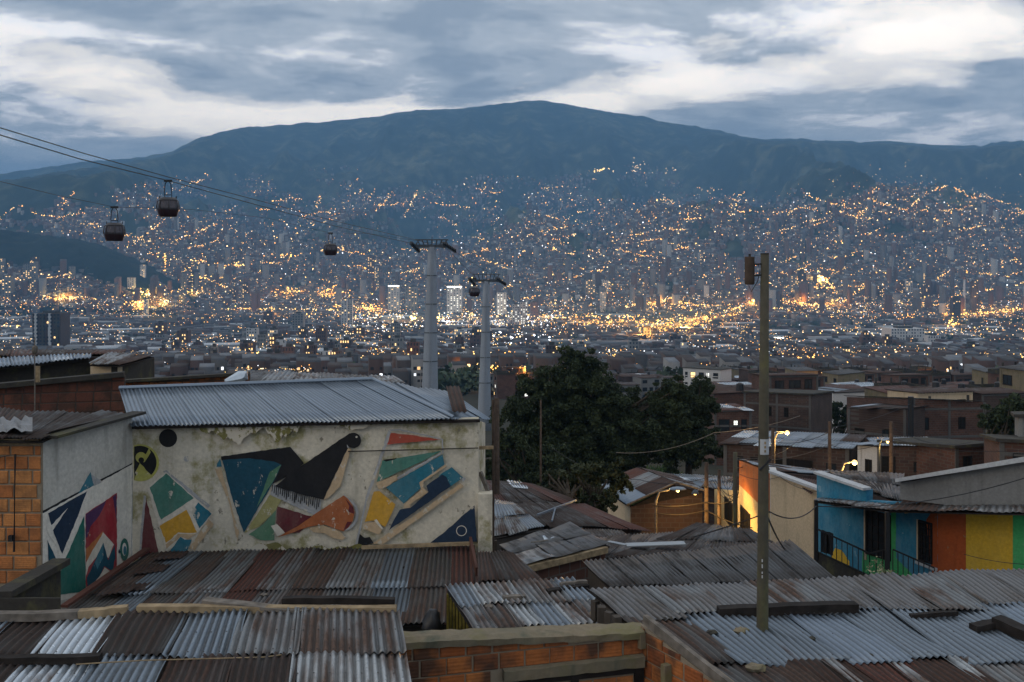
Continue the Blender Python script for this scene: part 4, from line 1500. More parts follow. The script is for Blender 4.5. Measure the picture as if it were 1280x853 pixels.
def block_wall():
    h = thing('block_wall', 'orange hollow-block wall with a rough concrete coping and a lintel over an opening', 'wall', (BW_A.x, BW_A.y, -6))
    a, b = BW_A, BW_B
    cz = lambda px, py: on_wall(a, b, px, py).z
    za, zb_ = cz(502, 808), cz(800, 796)
    L = (Vector((b.x, b.y, 0)) - Vector((a.x, a.y, 0))).length
    uat = lambda px: (Vector((*on_line(a, b, px), 0)) - Vector((a.x, a.y, 0))).length
    u0, u1 = uat(628), uat(803)
    zl0, zl1 = cz(700, 842), cz(700, 829)
    w = wall(h, a, b, za, zb_, -7, 0.16, 'mortar')
    bricks(w, a, b, zl1 - 3 * 0.165 - 0.165, za - .01, zb_ - .01, 0.255, 0.165, 'clay_red', 0.016, 0.014, [(u0 - .03, u1 + .2, -9, zl1 + .02)])
    # coping, cast rough
    pts, n = [], 26
    for i in range(n + 1):
        t = i / n
        p = Vector((a.x, a.y, 0)).lerp(Vector((b.x, b.y, 0)), t)
        z = za + (zb_ - za) * t
        j = lambda s=.007: random.uniform(-s, s)
        pts += [Vector((p.x, p.y - .05 + j(), z - .012 + j())), Vector((p.x, p.y - .06 + j(), z + .052 + j())), Vector((p.x, p.y + .02 + j(), z + .075 + j())), Vector((p.x, p.y + .2, z + .07 + j())), Vector((p.x, p.y + .2, z - .01))]
    fs = [(i * 5 + k, i * 5 + 5 + k, i * 5 + 5 + (k + 1) % 5, i * 5 + (k + 1) % 5) for i in range(n) for k in range(5)] + [(0, 1, 2, 3, 4), tuple(n * 5 + k for k in (4, 3, 2, 1, 0))]
    MB().add(pts, fs).build('coping', M['concrete'], h)
    # lintel
    d = (Vector((b.x, b.y, 0)) - Vector((a.x, a.y, 0))).normalized()
    nn = Vector((d.y, -d.x, 0))
    at = lambda u, z, o: Vector((a.x + d.x * u + nn.x * o, a.y + d.y * u + nn.y * o, z))
    m = 14
    pts = []
    for i in range(m + 1):
        u = u0 + (u1 - u0) * i / m
        j = lambda s=.006: random.uniform(-s, s)
        pts += [at(u, zl0 + j(), .07), at(u, zl1 + j(), .075 + j()), at(u, zl1 + .012, .0), at(u, zl0, .0)]
    fs = [(i * 4 + k, i * 4 + 4 + k, i * 4 + 4 + (k + 1) % 4, i * 4 + (k + 1) % 4) for i in range(m) for k in range(4)] + [(0, 1, 2, 3), tuple(m * 4 + k for k in (3, 2, 1, 0))]
    MB().add(pts, fs).build('lintel', M['concrete'], h)
    # opening: dark frame, blocks seen through it
    mb = MB()
    zt = zl0 - .01
    for ua, ub in ((uat(713), uat(722)), (uat(792), uat(803)), (uat(648), uat(655))):
        mb.hexa([at(ua, zt - .7, .04), at(ub, zt - .7, .04), at(ub, zt - .7, .008), at(ua, zt - .7, .008)], [at(ua, zt, .04), at(ub, zt, .04), at(ub, zt, .008), at(ua, zt, .008)])
    mb.hexa([at(uat(655), zt - .055, .036), at(uat(792), zt - .055, .036), at(uat(792), zt - .055, .008), at(uat(655), zt - .055, .008)], [at(uat(655), zt, .036), at(uat(792), zt, .036), at(uat(792), zt, .008), at(uat(655), zt, .008)])
    mb.build('window_frame', M['wood_dark'], h)
    bricks(w, Vector((*on_line(a, b, 655), 0)), Vector((*on_line(a, b, 792), 0)), zt - .36, zt - .06, zt - .06, 0.25, 0.14, 'clay_orange', 0.014, 0.006)
    # stone cheek left of the opening
    MB().hexa([at(u0 - .02, zl0 - .6, .09), at(uat(650), zl0 - .6, .09), at(uat(650), zl0 - .6, .0), at(u0 - .02, zl0 - .6, .0)], [at(u0 + .02, zl0 - .02, .085), at(uat(650), zl0 - .03, .085), at(uat(650), zl0 - .03, .0), at(u0 + .02, zl0 - .02, .0)]).build('jamb', M['grey_render'], h)


block_wall()

# ================================================================== FRONT RIGHT HOUSE
FR_Q = [P(905, 882, 9.8), P(1725, 882, 9.8), P(1405, 708, 13.0), P(733, 739, 12.3)]


def front_right_house():
    h = thing('front_right_house', 'nearest house on the right, wide roof of dull blue sheets with rusty lower rows', 'house', (3.5, 11, -7))
    q = FR_Q
    cs = [0, .10, .19, .28, .37, .46, .55, .64, .73, .82, .91, 1.0]
    top = ['fibre_grey', 'steel_stained', 'fibre_grey', 'steel_stained', 'fibre_grey', 'fibre_grey', 'steel_stained', 'fibre_grey', 'fibre_grey', 'steel_blue', 'fibre_grey']
    mid = ['steel_brown', 'steel_blue', 'steel_blue', 'steel_new', 'steel_blue', 'steel_blue', 'steel_blue', 'steel_new', 'steel_blue', 'steel_blue', 'steel_blue']
    low = ['steel_brown', 'steel_brown', 'rust', 'rust_red', 'rust', 'steel_stained', 'rust', 'rust_red', 'rust', 'steel_stained', 'rust']
    r = roof(h, q, cs, [0, .315, .72, 1.0], [low, mid, top], 0.072, 0.011, 7, 7, 0.02, nails=True, sag=.022)
    # narrow bright laps between the rusty sheets of the lowest row
    for u in (.235, .335, .435, .60, .70):
        sheet(r, [bil(q, u, 0), bil(q, u + .02, 0), bil(q, u + .02, .31), bil(q, u, .31)], M['steel_pale'], 0.072, 0.011, 0.02, 7, 4, 'lap_strip')
    # block gable under the left edge
    a = Vector((q[3].x + .12, q[3].y - 1.1, 0))
    b = Vector((q[0].x + .08, q[0].y - .3, 0))
    a = Vector((*P(801, 780, 10.25).xy, 0))
    b = Vector((*P(935, 870, 8.9).xy, 0))
    zt_a, zt_b = P(801, 781, 10.25).z, P(935, 885, 8.9).z
    w = wall(h, a, b, zt_a, zt_b, -7.2, 0.18, 'mortar')
    bricks(w, a, b, zt_b - .75, zt_a - .01, zt_b - .01, 0.28, 0.17, 'clay_red', 0.016, 0.014)
    for px, py, s in ((806, 800, .09), (838, 842, .12), (900, 862, .08)):
        p = on_wall(a, b, px, py, .03)
        MB().box(p, (s, .07, s * 1.6), 0.5).build('mortar_lump', M['concrete'], h)
    MB().beam(P(806, 774, 10.2), P(930, 872, 9.0), 0.05, 0.09).build('verge_board', M['wood_grey'], r)
    wall(h, Vector((q[3].x + .3, q[3].y - .1, 0)), Vector((q[2].x, q[2].y - .1, 0)), q[3].z - .12, q[2].z - .12, -7.5, .15, 'mortar_dark', 'back_wall', -1)
    # crumbling masonry under the top corner
    for px, py, D, s in ((744, 750, 12.1, .07), (752, 757, 11.8, .09), (761, 764, 11.5, .07), (771, 769, 11.2, .08)):
        p = P(px, py, D)
        MB().box(p - Vector((0, 0, .16)), (s, s * 1.2, .3), random.uniform(0, 1)).build('rubble_block', M['mortar_dark'], h)


front_right_house()
plank('timber_beam', on(FR_Q, 898, 771, .06), on(FR_Q, 1071, 766, .07), 0.14, 0.10, 'wood_dark', 'long dark beam lying across the right roof behind the concrete pole', 'timber', G_TIMB)
plank('timber_beam', on(FR_Q, 1137, 776, .05), on(FR_Q, 1196, 772, .05), 0.06, 0.05, 'wood_dark', 'thin dark batten alone on the blue right roof sheets', 'timber', G_TIMB)
plank('timber_beam', on(FR_Q, 1246, 787, .09), on(FR_Q, 1330, 824, .09), 0.17, 0.11, 'wood_dark', 'heavy dark timber running off the right roof edge', 'timber', G_TIMB)
plank('timber_beam', on(FR_Q, 1216, 792, .06), on(FR_Q, 1254, 786, .07), 0.13, 0.07, 'wood_dark', 'dark block under the end of the heavy right roof timber', 'timber', G_TIMB)
plank('timber_plank', on(FM_Q, 700, 741, .1), on(FM_Q, 733, 737, .1), 0.06, 0.05, 'wood_grey', 'small grey batten laid over the dark lean-to timber', group=G_TIMB)


def stone(px, py, s, label, mat='concrete_dark', q=None):
    c = on(q or FR_Q, px, py, s * 0.35)
    mb = MB()
    n, rows = 9, 5
    r = random.Random(px)
    vs = [c + Vector((0, 0, -s * .4))]
    for j in range(1, rows):
        for i in range(n):
            a, t = 2 * PI * i / n, PI * j / rows
            k = s * r.uniform(.75, 1.15)
            vs.append(c + Vector((k * math.cos(a) * math.sin(t) * 1.3, k * math.sin(a) * math.sin(t), -k * math.cos(t) * .55)))
    vs.append(c + Vector((0, 0, s * .5)))
    fs = [(0, 1 + (i + 1) % n, 1 + i) for i in range(n)]
    for j in range(rows - 2):
        fs += [(1 + j * n + i, 1 + j * n + (i + 1) % n, 1 + (j + 1) * n + (i + 1) % n, 1 + (j + 1) * n + i) for i in range(n)]
    e = len(vs) - 1
    fs += [(e, 1 + (rows - 2) * n + i, 1 + (rows - 2) * n + (i + 1) % n) for i in range(n)]
    mb.add(vs, fs)
    solo(mb, 'stone', M[mat], label, 'stone', c, 'stones holding down the right roof')


stone(890, 793, .055, 'small brown stone on the ribbed roof edge in front of the dark beam')
stone(926, 792, .075, 'flat mossy stone lying at the foot of the concrete pole', 'concrete')
stone(945, 839, .085, 'rounded yellowish stone on the rusty row below the concrete pole', 'concrete')

stone(1015, 800, .04, 'small dark pebble alone on the blue sheets right of the concrete pole')
stone(1090, 822, .045, 'small dark stone near the rusty row under the thin batten')
stone(836, 775, .05, 'dark stone near the top left corner of the right roof')
stone(612, 760, .05, 'brown stone on the left edge of the small lean-to', 'wood_grey', FM_Q)
stone(742, 770, .06, 'yellowish rubble lump at the lower right of the small lean-to', 'concrete', FM_Q)
stone(330, 815, .045, 'small stone on the brown sheets of the nearest left roof', 'wood_grey', FL_Q)
stone(450, 795, .04, 'small pale stone near the right end of the nearest left roof', 'concrete', FL_Q)
stone(330, 745, .06, 'grey stone in the middle of the long rusty roof', 'wood_grey', MID_Q)
stone(505, 712, .06, 'dark stone on the right part of the long rusty roof', 'wood_dark', MID_Q)


# ================================================================== CONCRETE POLE
def concrete_pole():
    base = hit(FR_Q, 953, 790)
    D = base.y
    h = thing('utility_pole', 'tall grey-brown concrete utility pole rising through the blue right roof', 'utility pole', (base.x, D, -7.4))
    top = P(956, 318, D)
    w = 6.4 / F * D
    MB().tube([Vector((base.x, D, -7.8)), base, (base + top) / 2, top], [w * 1.2, w * 1.15, w * .98, w * .80], 20).build('shaft', M['pole_concrete'], h, True)
    MB().tube([top + Vector((0, 0, -.002)), top + Vector((0, 0, .012))], w * .84, 16).build('cap', M['concrete_dark'], h)
    # number plate, painted marks, strap, wire knot
    c = P(954.5, 558, D)
    mb = MB()
    pts = []
    for i in range(7):
        a = -PI / 2 + (i - 3) * .3
        for z in (-.085, .085):
            pts.append(Vector((c.x + math.cos(a) * w * 1.1, D + math.sin(a) * w * 1.1, c.z + z)))
    mb.add(pts, [(2 * i, 2 * i + 2, 2 * i + 3, 2 * i + 1) for i in range(6)])
    pl = mb.build('number_plate', M['concrete_pale'], h)
    for dz in (.045, 0, -.045):
        MB().box((c.x + .002, D - w * 1.115, c.z + dz), (.02, .003, .028)).build('plate_mark', M['wood_tan'], pl)
    for k, (py, hh) in enumerate(((699, .03), (706, .04), (714, .02), (719, .03))):
        p = P(951, py, D)
        MB().box((p.x, D - w * 1.14, p.z), (.012, .006, hh)).build('painted_mark', M['white_render'], h)
    p = P(955, 580, D)
    MB().beam(Vector((p.x - w * 1.12, D - w * .9, p.z - .06)), Vector((p.x + w * 1.12, D - w * .9, p.z + .06)), .02, .02).build('wire_strap', M['wire'], h)
    # fuse cylinder on its bracket
    t0, t1 = P(937, 321, D - .02), P(937, 356, D - .02)
    r = 6.2 / F * D
    cy = MB().tube([t0, t0 + Vector((0, 0, -.006)), t1 + Vector((0, 0, .008)), t1], [r * .85, r, r, r * .8], 16).build('fuse_cylinder', M['pole_wood'], h, False)
    MB().tube([t0, t0 + Vector((0, 0, .03))], r * .25, 8).build('terminal', M['black_metal'], cy)
    mb = MB()
    for py in (331, 345):
        a = P(940, py, D - .02)
        mb.beam(a, P(955, py - 1, D - .01), .02, .02)
    mb.tube([P(948, 331, D - .02), P(950, 340, D - .03), P(947, 352, D - .02), P(939, 365, D - .02), P(936, 357, D - .02)], .005, 5)
    mb.build('bracket', M['black_metal'], h)


concrete_pole()


# ================================================================== SHEDS AND ROOFS IN THE MIDDLE
def shed(name, label, quad, cols, rows, mats, wallmat='brick_brown', pitch=0.08, amp=0.012, seg=4, nv=3, depth=3.0, jag=0.03, front=True, sides=(True, True), back=False, group=None, inset=0.12, cat='shed'):
    """low house: roof on the four photographed corners (eave left, eave right, ridge right, ridge left) over plain walls to the ground"""
    q = [P(*c) for c in quad]
    cx = sum((p for p in q), Vector()) / 4
    h = thing(name, label, cat, (cx.x, cx.y, min(p.z for p in q) - depth), group)
    roof(h, q, cols, rows, mats, pitch, amp, seg, nv, jag)
    ins = [p + (Vector((cx.x, cx.y, p.z)) - p).normalized() * inset for p in q]
    zb = min(p.z for p in q) - depth
    dz = -0.09
    if front:
        wall(h, ins[0], ins[1], ins[0].z + dz, ins[1].z + dz, zb, .15, wallmat, 'front_wall')
    if sides[0]:
        wall(h, ins[3], ins[0], ins[3].z + dz, ins[0].z + dz, zb, .15, wallmat, 'side_wall_panel')
    if sides[1]:
        wall(h, ins[1], ins[2], ins[1].z + dz, ins[2].z + dz, zb, .15, wallmat, 'side_wall_panel')
    if back:
        wall(h, ins[2], ins[3], ins[2].z + dz, ins[3].z + dz, zb, .15, wallmat, 'back_wall')
    return h, q, ins


shed('low_shed', 'shed with a dark ribbed fibre roof sloping away left of the concrete pole',
     [(762, 735, 15.6), (1042, 724, 16.2), (985, 676, 18.6), (727, 702, 17.9)], 8, 1, ['fibre_dark'], 'mortar_dark', 0.078, 0.014, 6, 3, 2.2, 0.004)
shed('low_shed', 'shed with a black rusted roof rising to a point behind the ribbed fibre roof',
     [(770, 694, 20.0), (1000, 698, 20.5), (935, 662, 23.5), (872, 655, 24.5)], 6, 2, ['rust_dark', 'rust_dark', 'fibre_dark'], 'brick_brown', depth=2.5)
shed('low_shed', 'shed with a flat streaked dark roof and a pale strip along its front edge',
     [(690, 700, 20.5), (855, 690, 21.0), (870, 664, 24.5), (735, 672, 24.0)], 5, 1, ['rust_dark', 'fibre_dark'], 'brick_brown', depth=2.5)
solo(MB().beam(P(783, 681.5, 20.8), P(856, 679, 20.8), .25, .02).beam(P(783, 681.5, 20.8), P(760, 677, 21.2), .12, .02), 'metal_strip', M['steel_pale'], 'pale metal strip lying on the dark roof in the middle', 'metal strip')
h, q, ins = shed('low_shed', 'shed with four smooth blue-grey sheets and a bright patch over an orange block wall',
                 [(655, 705, 19.0), (764, 680, 20.5), (712, 654, 23.0), (624, 682, 21.5)], 3, 2, ['fibre_dark', 'steel_stained', 'fibre_dark'], 'brick_far', 0.6, 0.001, 8, 3, 2.5, 0.02)
sheet(h, [on(q, 680, 679, .05), on(q, 716, 671, .05), on(q, 728, 664, .05), on(q, 676, 672, .05)], M['steel_bright'], 0.3, .004, .02, 6, 2, 'roof_patch')
MB().beam(ins[0] + Vector((0, -.1, -.1)), ins[1] + Vector((0, -.1, -.1)), .12, .12).build('fascia', M['wood_tan'], h)
solo(MB().beam(on(q, 664, 682, .05), on(q, 685, 679, .05), .05, .04), 'timber_plank', M['wood_grey'], 'short stick across the smooth blue-grey shed roof', 'plank', group=G_TIMB)
shed('low_shed', 'shed with a brown streaky roof directly beside the mural house pier',
     [(597, 728, 16.0), (678, 727, 16.2), (640, 690, 18.6), (597, 690, 18.6)], 3, 1, ['rust', 'rust_dark', 'rust'], 'mortar_dark', depth=2, jag=.02)
shed('low_shed', 'shed with a dull blue iron roof between the mural house and the big brown roof',
     [(612, 673, 24.0), (682, 660, 25.5), (640, 628, 29.0), (612, 624, 29.0)], 3, 2, ['steel_blue', 'fibre_dark', 'steel_stained'], 'mortar_dark', depth=2.5)
h, q, ins = shed('low_shed', 'long shed with a broad red-brown rusted roof running from the mural house to a point',
                 [(628, 652, 28.0), (806, 661, 30.5), (668, 606, 38.0), (602, 600, 38.0)], 7, 2, ['rust_red', 'rust', 'rust_dark', 'rust', 'rust_dark'], 'brick_brown', depth=2.5, jag=.05)
sheet(h, [on(q, 640, 612, .05), on(q, 660, 614, .05), on(q, 655, 606, .05), on(q, 632, 603, .05)], M['steel_bright'], 0.1, .01, .03, 4, 2, 'roof_patch')
solo(MB().beam(on(q, 672, 648, .1), on(q, 720, 630, .12), .05, .05).beam(on(q, 690, 656, .1), on(q, 694, 640, .1), .04, .04), 'metal_strip', M['steel_new'], 'thin forked metal strip lying on the broad red-brown roof', 'metal strip')
shed('low_shed', 'small green-grey roofed shed squeezed between the brown roof and the blue-grey sheets',
     [(705, 676, 23.6), (790, 674, 24.2), (775, 663, 27.0), (700, 660, 27.0)], 3, 1, ['fibre_dark', 'steel_stained', 'rust_dark'], 'brick_brown', depth=2.5)


# ---- gable house by the street lamp
def gable_house():
    h = thing('gable_house', 'old brown gable house with a patched silver and rust roof beside the curved street lamp', 'house', (8, 52, -15.5))
    A, Bp, C_, Dd = P(783, 632, 47.0), P(845, 603.5, 47.0), P(797, 585, 55.0), P(744, 606, 55.0)
    E, G = P(884, 615, 47.0), P(842, 594, 55.0)
    ms = [['steel_blue', 'rust', 'steel_new'], ['steel_new', 'steel_stained', 'steel_new']]
    r = roof(h, [Dd, A, Bp, C_], 3, 2, [['steel_new', 'steel_blue', 'steel_new'], ['rust_red', 'steel_stained', 'rust']], .12, .014, 4, 3, .05)
    q2 = [Bp, E, G, C_]
    for k in range(3):
        sheet(r, [bil(q2, 0, k / 3), bil(q2, 1, k / 3), bil(q2, 1, (k + 1) / 3 + .01), bil(q2, 0, (k + 1) / 3 + .01)], M['rust' if k else 'steel_stained'], .12, .014, .03, 4, 3)
    zb = -16.5
    a, m, e = A + Vector((.2, .1, -.1)), Bp + Vector((0, .1, -.15)), E + Vector((-.2, .1, -.1))
    MB().hexa([Vector((a.x, a.y, zb)), Vector((e.x, e.y, zb)), Vector((e.x, e.y + .2, zb)), Vector((a.x, a.y + .2, zb))], [a, e, e + Vector((0, .2, 0)), a + Vector((0, .2, 0))]).build('wall', M['brick_brown'], h)
    mb = MB()
    mb.add([a, e, m, a + Vector((0, .2, 0)), e + Vector((0, .2, 0)), m + Vector((0, .2, 0))], [(0, 1, 2), (5, 4, 3), (1, 4, 5, 2), (0, 2, 5, 3)])
    mb.build('gable', M['wood_dark'], h)
    wall(h, Dd + Vector((.2, 0, 0)), a, Dd.z - .1, a.z, zb, .2, 'beige_render', 'side_wall_panel')
    MB().beam(Bp + Vector((0, -.05, .03)), E + Vector((0, -.05, .03)), .12, .06).beam(A + Vector((0, -.05, .03)), Bp + Vector((0, -.05, .03)), .12, .06).build('barge_board', M['wood_grey'], h)
    window(h, a, e, 2.3, 3.0, -13.6, -12.6, 'wood_dark', 'dark_void')


gable_house()
shed('small_house', 'house with a pale blue patched roof behind the gable house', [(862, 606, 57.0), (914, 613, 54.0), (918, 596, 62.0), (832, 592, 63.0)], 5, 2,
     ['steel_new', 'steel_bright', 'steel_blue', 'steel_stained'], 'brick_brown', .15, .014, 4, 2, 5, .05, cat='house')


# ---- the lamp-lit orange and yellow terrace, the beige side wall
def terrace():
    # facade turned to the left, receding; A far end, B near end
    A, B = P(893, 628, 50.0), P(960, 625, 39.2)
    zb = -17.5
    h = thing('lamp_lit_house', 'orange-topped yellow house front glowing under the street lamp', 'house', (A.x, A.y, zb))
    zt = lambda px, py: on_wall(A, B, px, py).z
    a1 = Vector((*on_line(A, B, 924), 0))
    wall(h, a1, B, zt(924, 576), zt(960, 590), zt(930, 612), .25, 'orange_paint', 'upper_wall')
    wall(h, a1 + Vector((0, .01, 0)), B + Vector((0, .01, 0)), zt(930, 612), zt(930, 612), zb, .25, 'cream_paint', 'lower_wall')
    wall(h, A, a1, zt(896, 615), zt(924, 614), zb, .25, 'cream_paint', 'porch_wall')
    L = lambda px: (Vector((*on_line(A, B, px), 0)) - Vector((A.x, A.y, 0))).length
    window(h, A, B, L(906), L(916), zt(910, 654), zt(910, 624), 'wood_dark', 'dark_void', (2, 1), fw=.06)
    window(h, A, B, L(926), L(938), zt(931, 672), zt(931, 636), 'wood_dark', 'dark_void', (3, 1), fw=.06)
    nb = Vector((B.x + 6, B.y + 4, 0))
    wall(h, B, nb, zt(960, 590), zt(960, 590) - 1.2, zb, .2, 'brick_brown', 'side_wall_panel')
    roof(h, [Vector((B.x, B.y, zt(960, 590) + .05)), Vector((nb.x, nb.y, zt(960, 590) - 1.1)), Vector((nb.x - 3, nb.y + 8, -9.6)), Vector((a1.x, a1.y, zt(924, 576) + .05))], 4, 2, ['steel_blue', 'fibre_grey', 'rust'], .15, .014, 4, 2, .04)
    # beige house: end wall to the camera
    A2, B2 = P(963, 590, 38.0), P(1026, 613, 35.0)
    zz = P(0, 720, 35).z - 2
    g = thing('beige_house', 'house with a tall blank beige side wall right of the concrete pole', 'house', (A2.x, A2.y, zz))
    wall(g, A2, B2, A2.z, B2.z, zz, .25, 'beige_render')
    MB().beam(A2 + Vector((0, -.05, .04)), B2 + Vector((0, -.05, .04)), .3, .09).build('coping', M['concrete_pale'], g)
    C3 = P(961.5, 584, 41.0)
    wall(g, C3, A2, C3.z, A2.z, zz, .25, 'white_render', 'front_wall')
    roof(g, [A2 + Vector((.3, .3, -.15)), B2 + Vector((-.2, .3, -.15)), P(1030, 588, 46.0), P(966, 582, 46.0)], 4, 2, ['rust_red', 'steel_stained', 'rust', 'rust_red'], .15, .012, 4, 2, .04)


terrace()


# ---- blue house with balcony, rainbow wall, grey upper storey
def blue_house():
    A, B = P(1021, 600, 31.0), P(1172, 640, 27.0)
    C_ = P(1310, 645, 25.5)
    zb = -10.6
    h = thing('blue_house', 'bright blue house with barred windows, a balcony and a red, yellow and green striped wall', 'house', (A.x, A.y, zb))
    zt = lambda px, py: on_wall(A, B, px, py).z
    L = lambda px: (Vector((*on_line(A, B, px), 0)) - Vector((A.x, A.y, 0))).length
    M1 = Vector((*on_line(A, B, 1083), 0))
    wall(h, A, M1, zt(1021, 592), zt(1083, 613), zb, .25, 'blue_paint')
    wall(h, M1, B, zt(1083, 626), zt(1172, 632), zb, .25, 'blue_paint', 'wall')
    # bands painted on the wall as thin skins
    T = lambda p: p
    paint_shapes(h, A, B, T, [
        (M['green_paint'], [(1114, 632), (1120, 632), (1120, 700), (1117, 720), (1114, 700)]),
        (M['green_paint'], [(1078, 688), (1112, 690), (1135, 712), (1150, 730), (1078, 730)]),
        (M['yellow_paint'], [(1040, 694), (1044, 685), (1052, 688), (1062, 702), (1062, 712), (1040, 706)]),
        (M['yellow_paint'], [(1131, 630), (1152, 630), (1152, 640), (1131, 642)]),
        (M['red_paint'], [(1158, 650), (1166, 638), (1172, 636), (1172, 725), (1166, 725)]),
    ])
    # stripes: each a wall panel of its own
    lB = lambda px: Vector((*on_line(B, C_, px), 0))
    z2 = lambda px, py: on_wall(B, C_, px, py).z
    for x0, x1, m in ((1172, 1207.5, 'red_paint'), (1207.5, 1266, 'yellow_paint'), (1266, 1310, 'green_paint')):
        wall(h, lB(x0), lB(x1), z2(1200, 632), z2(1200, 632), zb, .25, m, 'striped_wall')
    # windows with pale left jambs
    for x0, x1, y0, y1, jx in ((1083, 1114, 697, 640, 1080), (1149, 1166, 703, 652, 1146)):
        w = window(h, A, B, L(x0), L(x1), zt((x0 + x1) / 2, y0), zt((x0 + x1) / 2, y1), 'wood_dark', 'glass_dark', (4, 6), .05, .05)
        u = L(jx)
        pa, pb = on_line(A, B, jx), on_line(A, B, x0)
        wall(h, Vector((*pa, 0)) + Vector((-.02, -.03, 0)), Vector((*pb, 0)) + Vector((-.02, -.03, 0)), zt(jx, y1 - 3), zt(jx, y1 - 3), zt(jx, y0 + 2), .05, 'beige_render', 'jamb')
    MB().beam(on_wall(A, B, 1147, 702, .05), on_wall(A, B, 1172, 712, .05), .1, .07).build('sill', M['concrete_pale'], h)
    # awning
    aw = [P(1017, 625, 29.6), P(1290, 640, 24.3), P(1290, 629, 26.2), P(1040, 621, 31.2)]
    roof(h, [P(1017, 625, 28.6), P(1115, 638, 26.2), P(1130, 631, 28.4), P(1030, 622, 31.0)], 4, 1, ['rust_red', 'steel_stained', 'rust_red'], .15, .01, 4, 2, .03)
    roof(h, [P(1110, 637, 26.2), P(1300, 641, 23.8), P(1300, 629, 26.0), P(1122, 628, 28.4)], 6, 1, ['steel_stained', 'fibre_grey', 'rust', 'steel_stained'], .15, .01, 4, 2, .03)
    mb = MB()
    for px, y1, y0, D in ((1020, 700, 626, 28.6), (1109, 712, 640, 26.3)):
        p0, p1 = P(px, y1, D), P(px, y0, D)
        mb = MB().beam(p0, p1, .1, .1, up=Vector((0, 1, 0)))
        mb.build('awning_post', M['black_metal'], h)
    MB().beam(P(1040, 629, 28.2), P(1062, 633, 27.6), .1, .12).build('awning_bracket', M['wood_dark'], h)
    # balcony: sloping solid kerb and barred rail, then the stair rail
    K0, K1 = P(1019, 690, 28.7), P(1092, 724, 26.6)
    wall(h, K0, K1, K0.z, K1.z, -10.6, .1, 'concrete_dark', 'balcony_kerb')

    def rail(a, b, a2, b2, n):
        mb = MB()
        mb.beam(a, b, .035, .035)
        mb.beam(a2, b2, .03, .03)
        r = mb.build('balcony_rail', M['black_metal'], h)
        for k in range(n + 1):
            t = k / n
            MB().beam(a2.lerp(b2, t), a.lerp(b, t), .018, .018, up=Vector((0, 1, 0))).build('baluster', M['black_metal'], r)
    rail(P(1020, 661, 28.6), P(1087, 692, 26.7), P(1020, 689, 28.6), P(1087, 720, 26.7), 10)
    rail(P(1087, 692, 26.7), P(1112, 686, 26.3), P(1087, 720, 26.7), P(1112, 716, 26.3), 3)
    rail(P(1116, 687, 26.2), P(1168, 710, 25.8), P(1116, 718, 26.2), P(1168, 730, 25.8), 8)
    # roofs behind
    roof(h, [P(1084, 612, 30.0), P(1128, 628, 28.6), P(1130, 592, 40.0), P(1030, 588, 40.0)], 5, 2, ['fibre_dark', 'rust_dark', 'fibre_dark'], .12, .014, 4, 2, .02)
    MB().beam(A + Vector((0, -.06, P(1021, 592, 31).z - A.z + .05)), Vector((M1.x, M1.y - .06, zt(1083, 613) + .05)), .3, .07).build('coping', M['concrete_pale'], h)
    # grey upper storey with a sloping slab
    U0, U1 = P(1125, 604, 27.4), P(1310, 572, 25.4)
    wall(h, U0, U1, U0.z, U1.z, P(0, 634, 26.5).z, .2, 'grey_render', 'upper_wall')
    MB().hexa([P(1119, 603, 27.1), P(1310, 573, 25.1), P(1310, 573, 29), P(1125, 603, 31)], [P(1119, 598.5, 27.1), P(1310, 566, 25.1), P(1310, 566, 29), P(1125, 598.5, 31)]).build('roof_slab', M['concrete_pale'], h)


blue_house()


# cloth hung on the rail, bush of pale flowers, kept apart as things
def hung_cloth():
    a, b = P(1027, 664, 28.7), P(1041, 668, 28.4)
    mb = MB()
    pts = []
    for j in range(7):
        for i in range(6):
            p = a.lerp(b, i / 5)
            pts.append(p + Vector((0, .06 * math.sin(i * 2.1 + j * .3), -.62 * j / 6 + .03)))
    mb.add(pts, grid_faces(5, 6))
    pts2 = [p + Vector((0, .01, 0)) for p in pts]
    mb.add(pts2, grid_faces(5, 6, 0, True))
    solo(mb, 'hung_cloth', M['black_metal'], 'dark cloth hung over the balcony rail of the blue house', 'cloth', a)


hung_cloth()
leaf_o = leaves_mesh('flower_bush', [((P(1095, 712, 26.4)), (.26, .25, .26)), ((P(1108, 718, 26.2)), (.3, .2, .16))], 900, .035, simple('bush_pale', (.34, .33, .2), .8, 0, .5, 4, 0), None, 4)
tag(leaf_o, 'pale bush below the balcony rail of the blue house', 'bush')


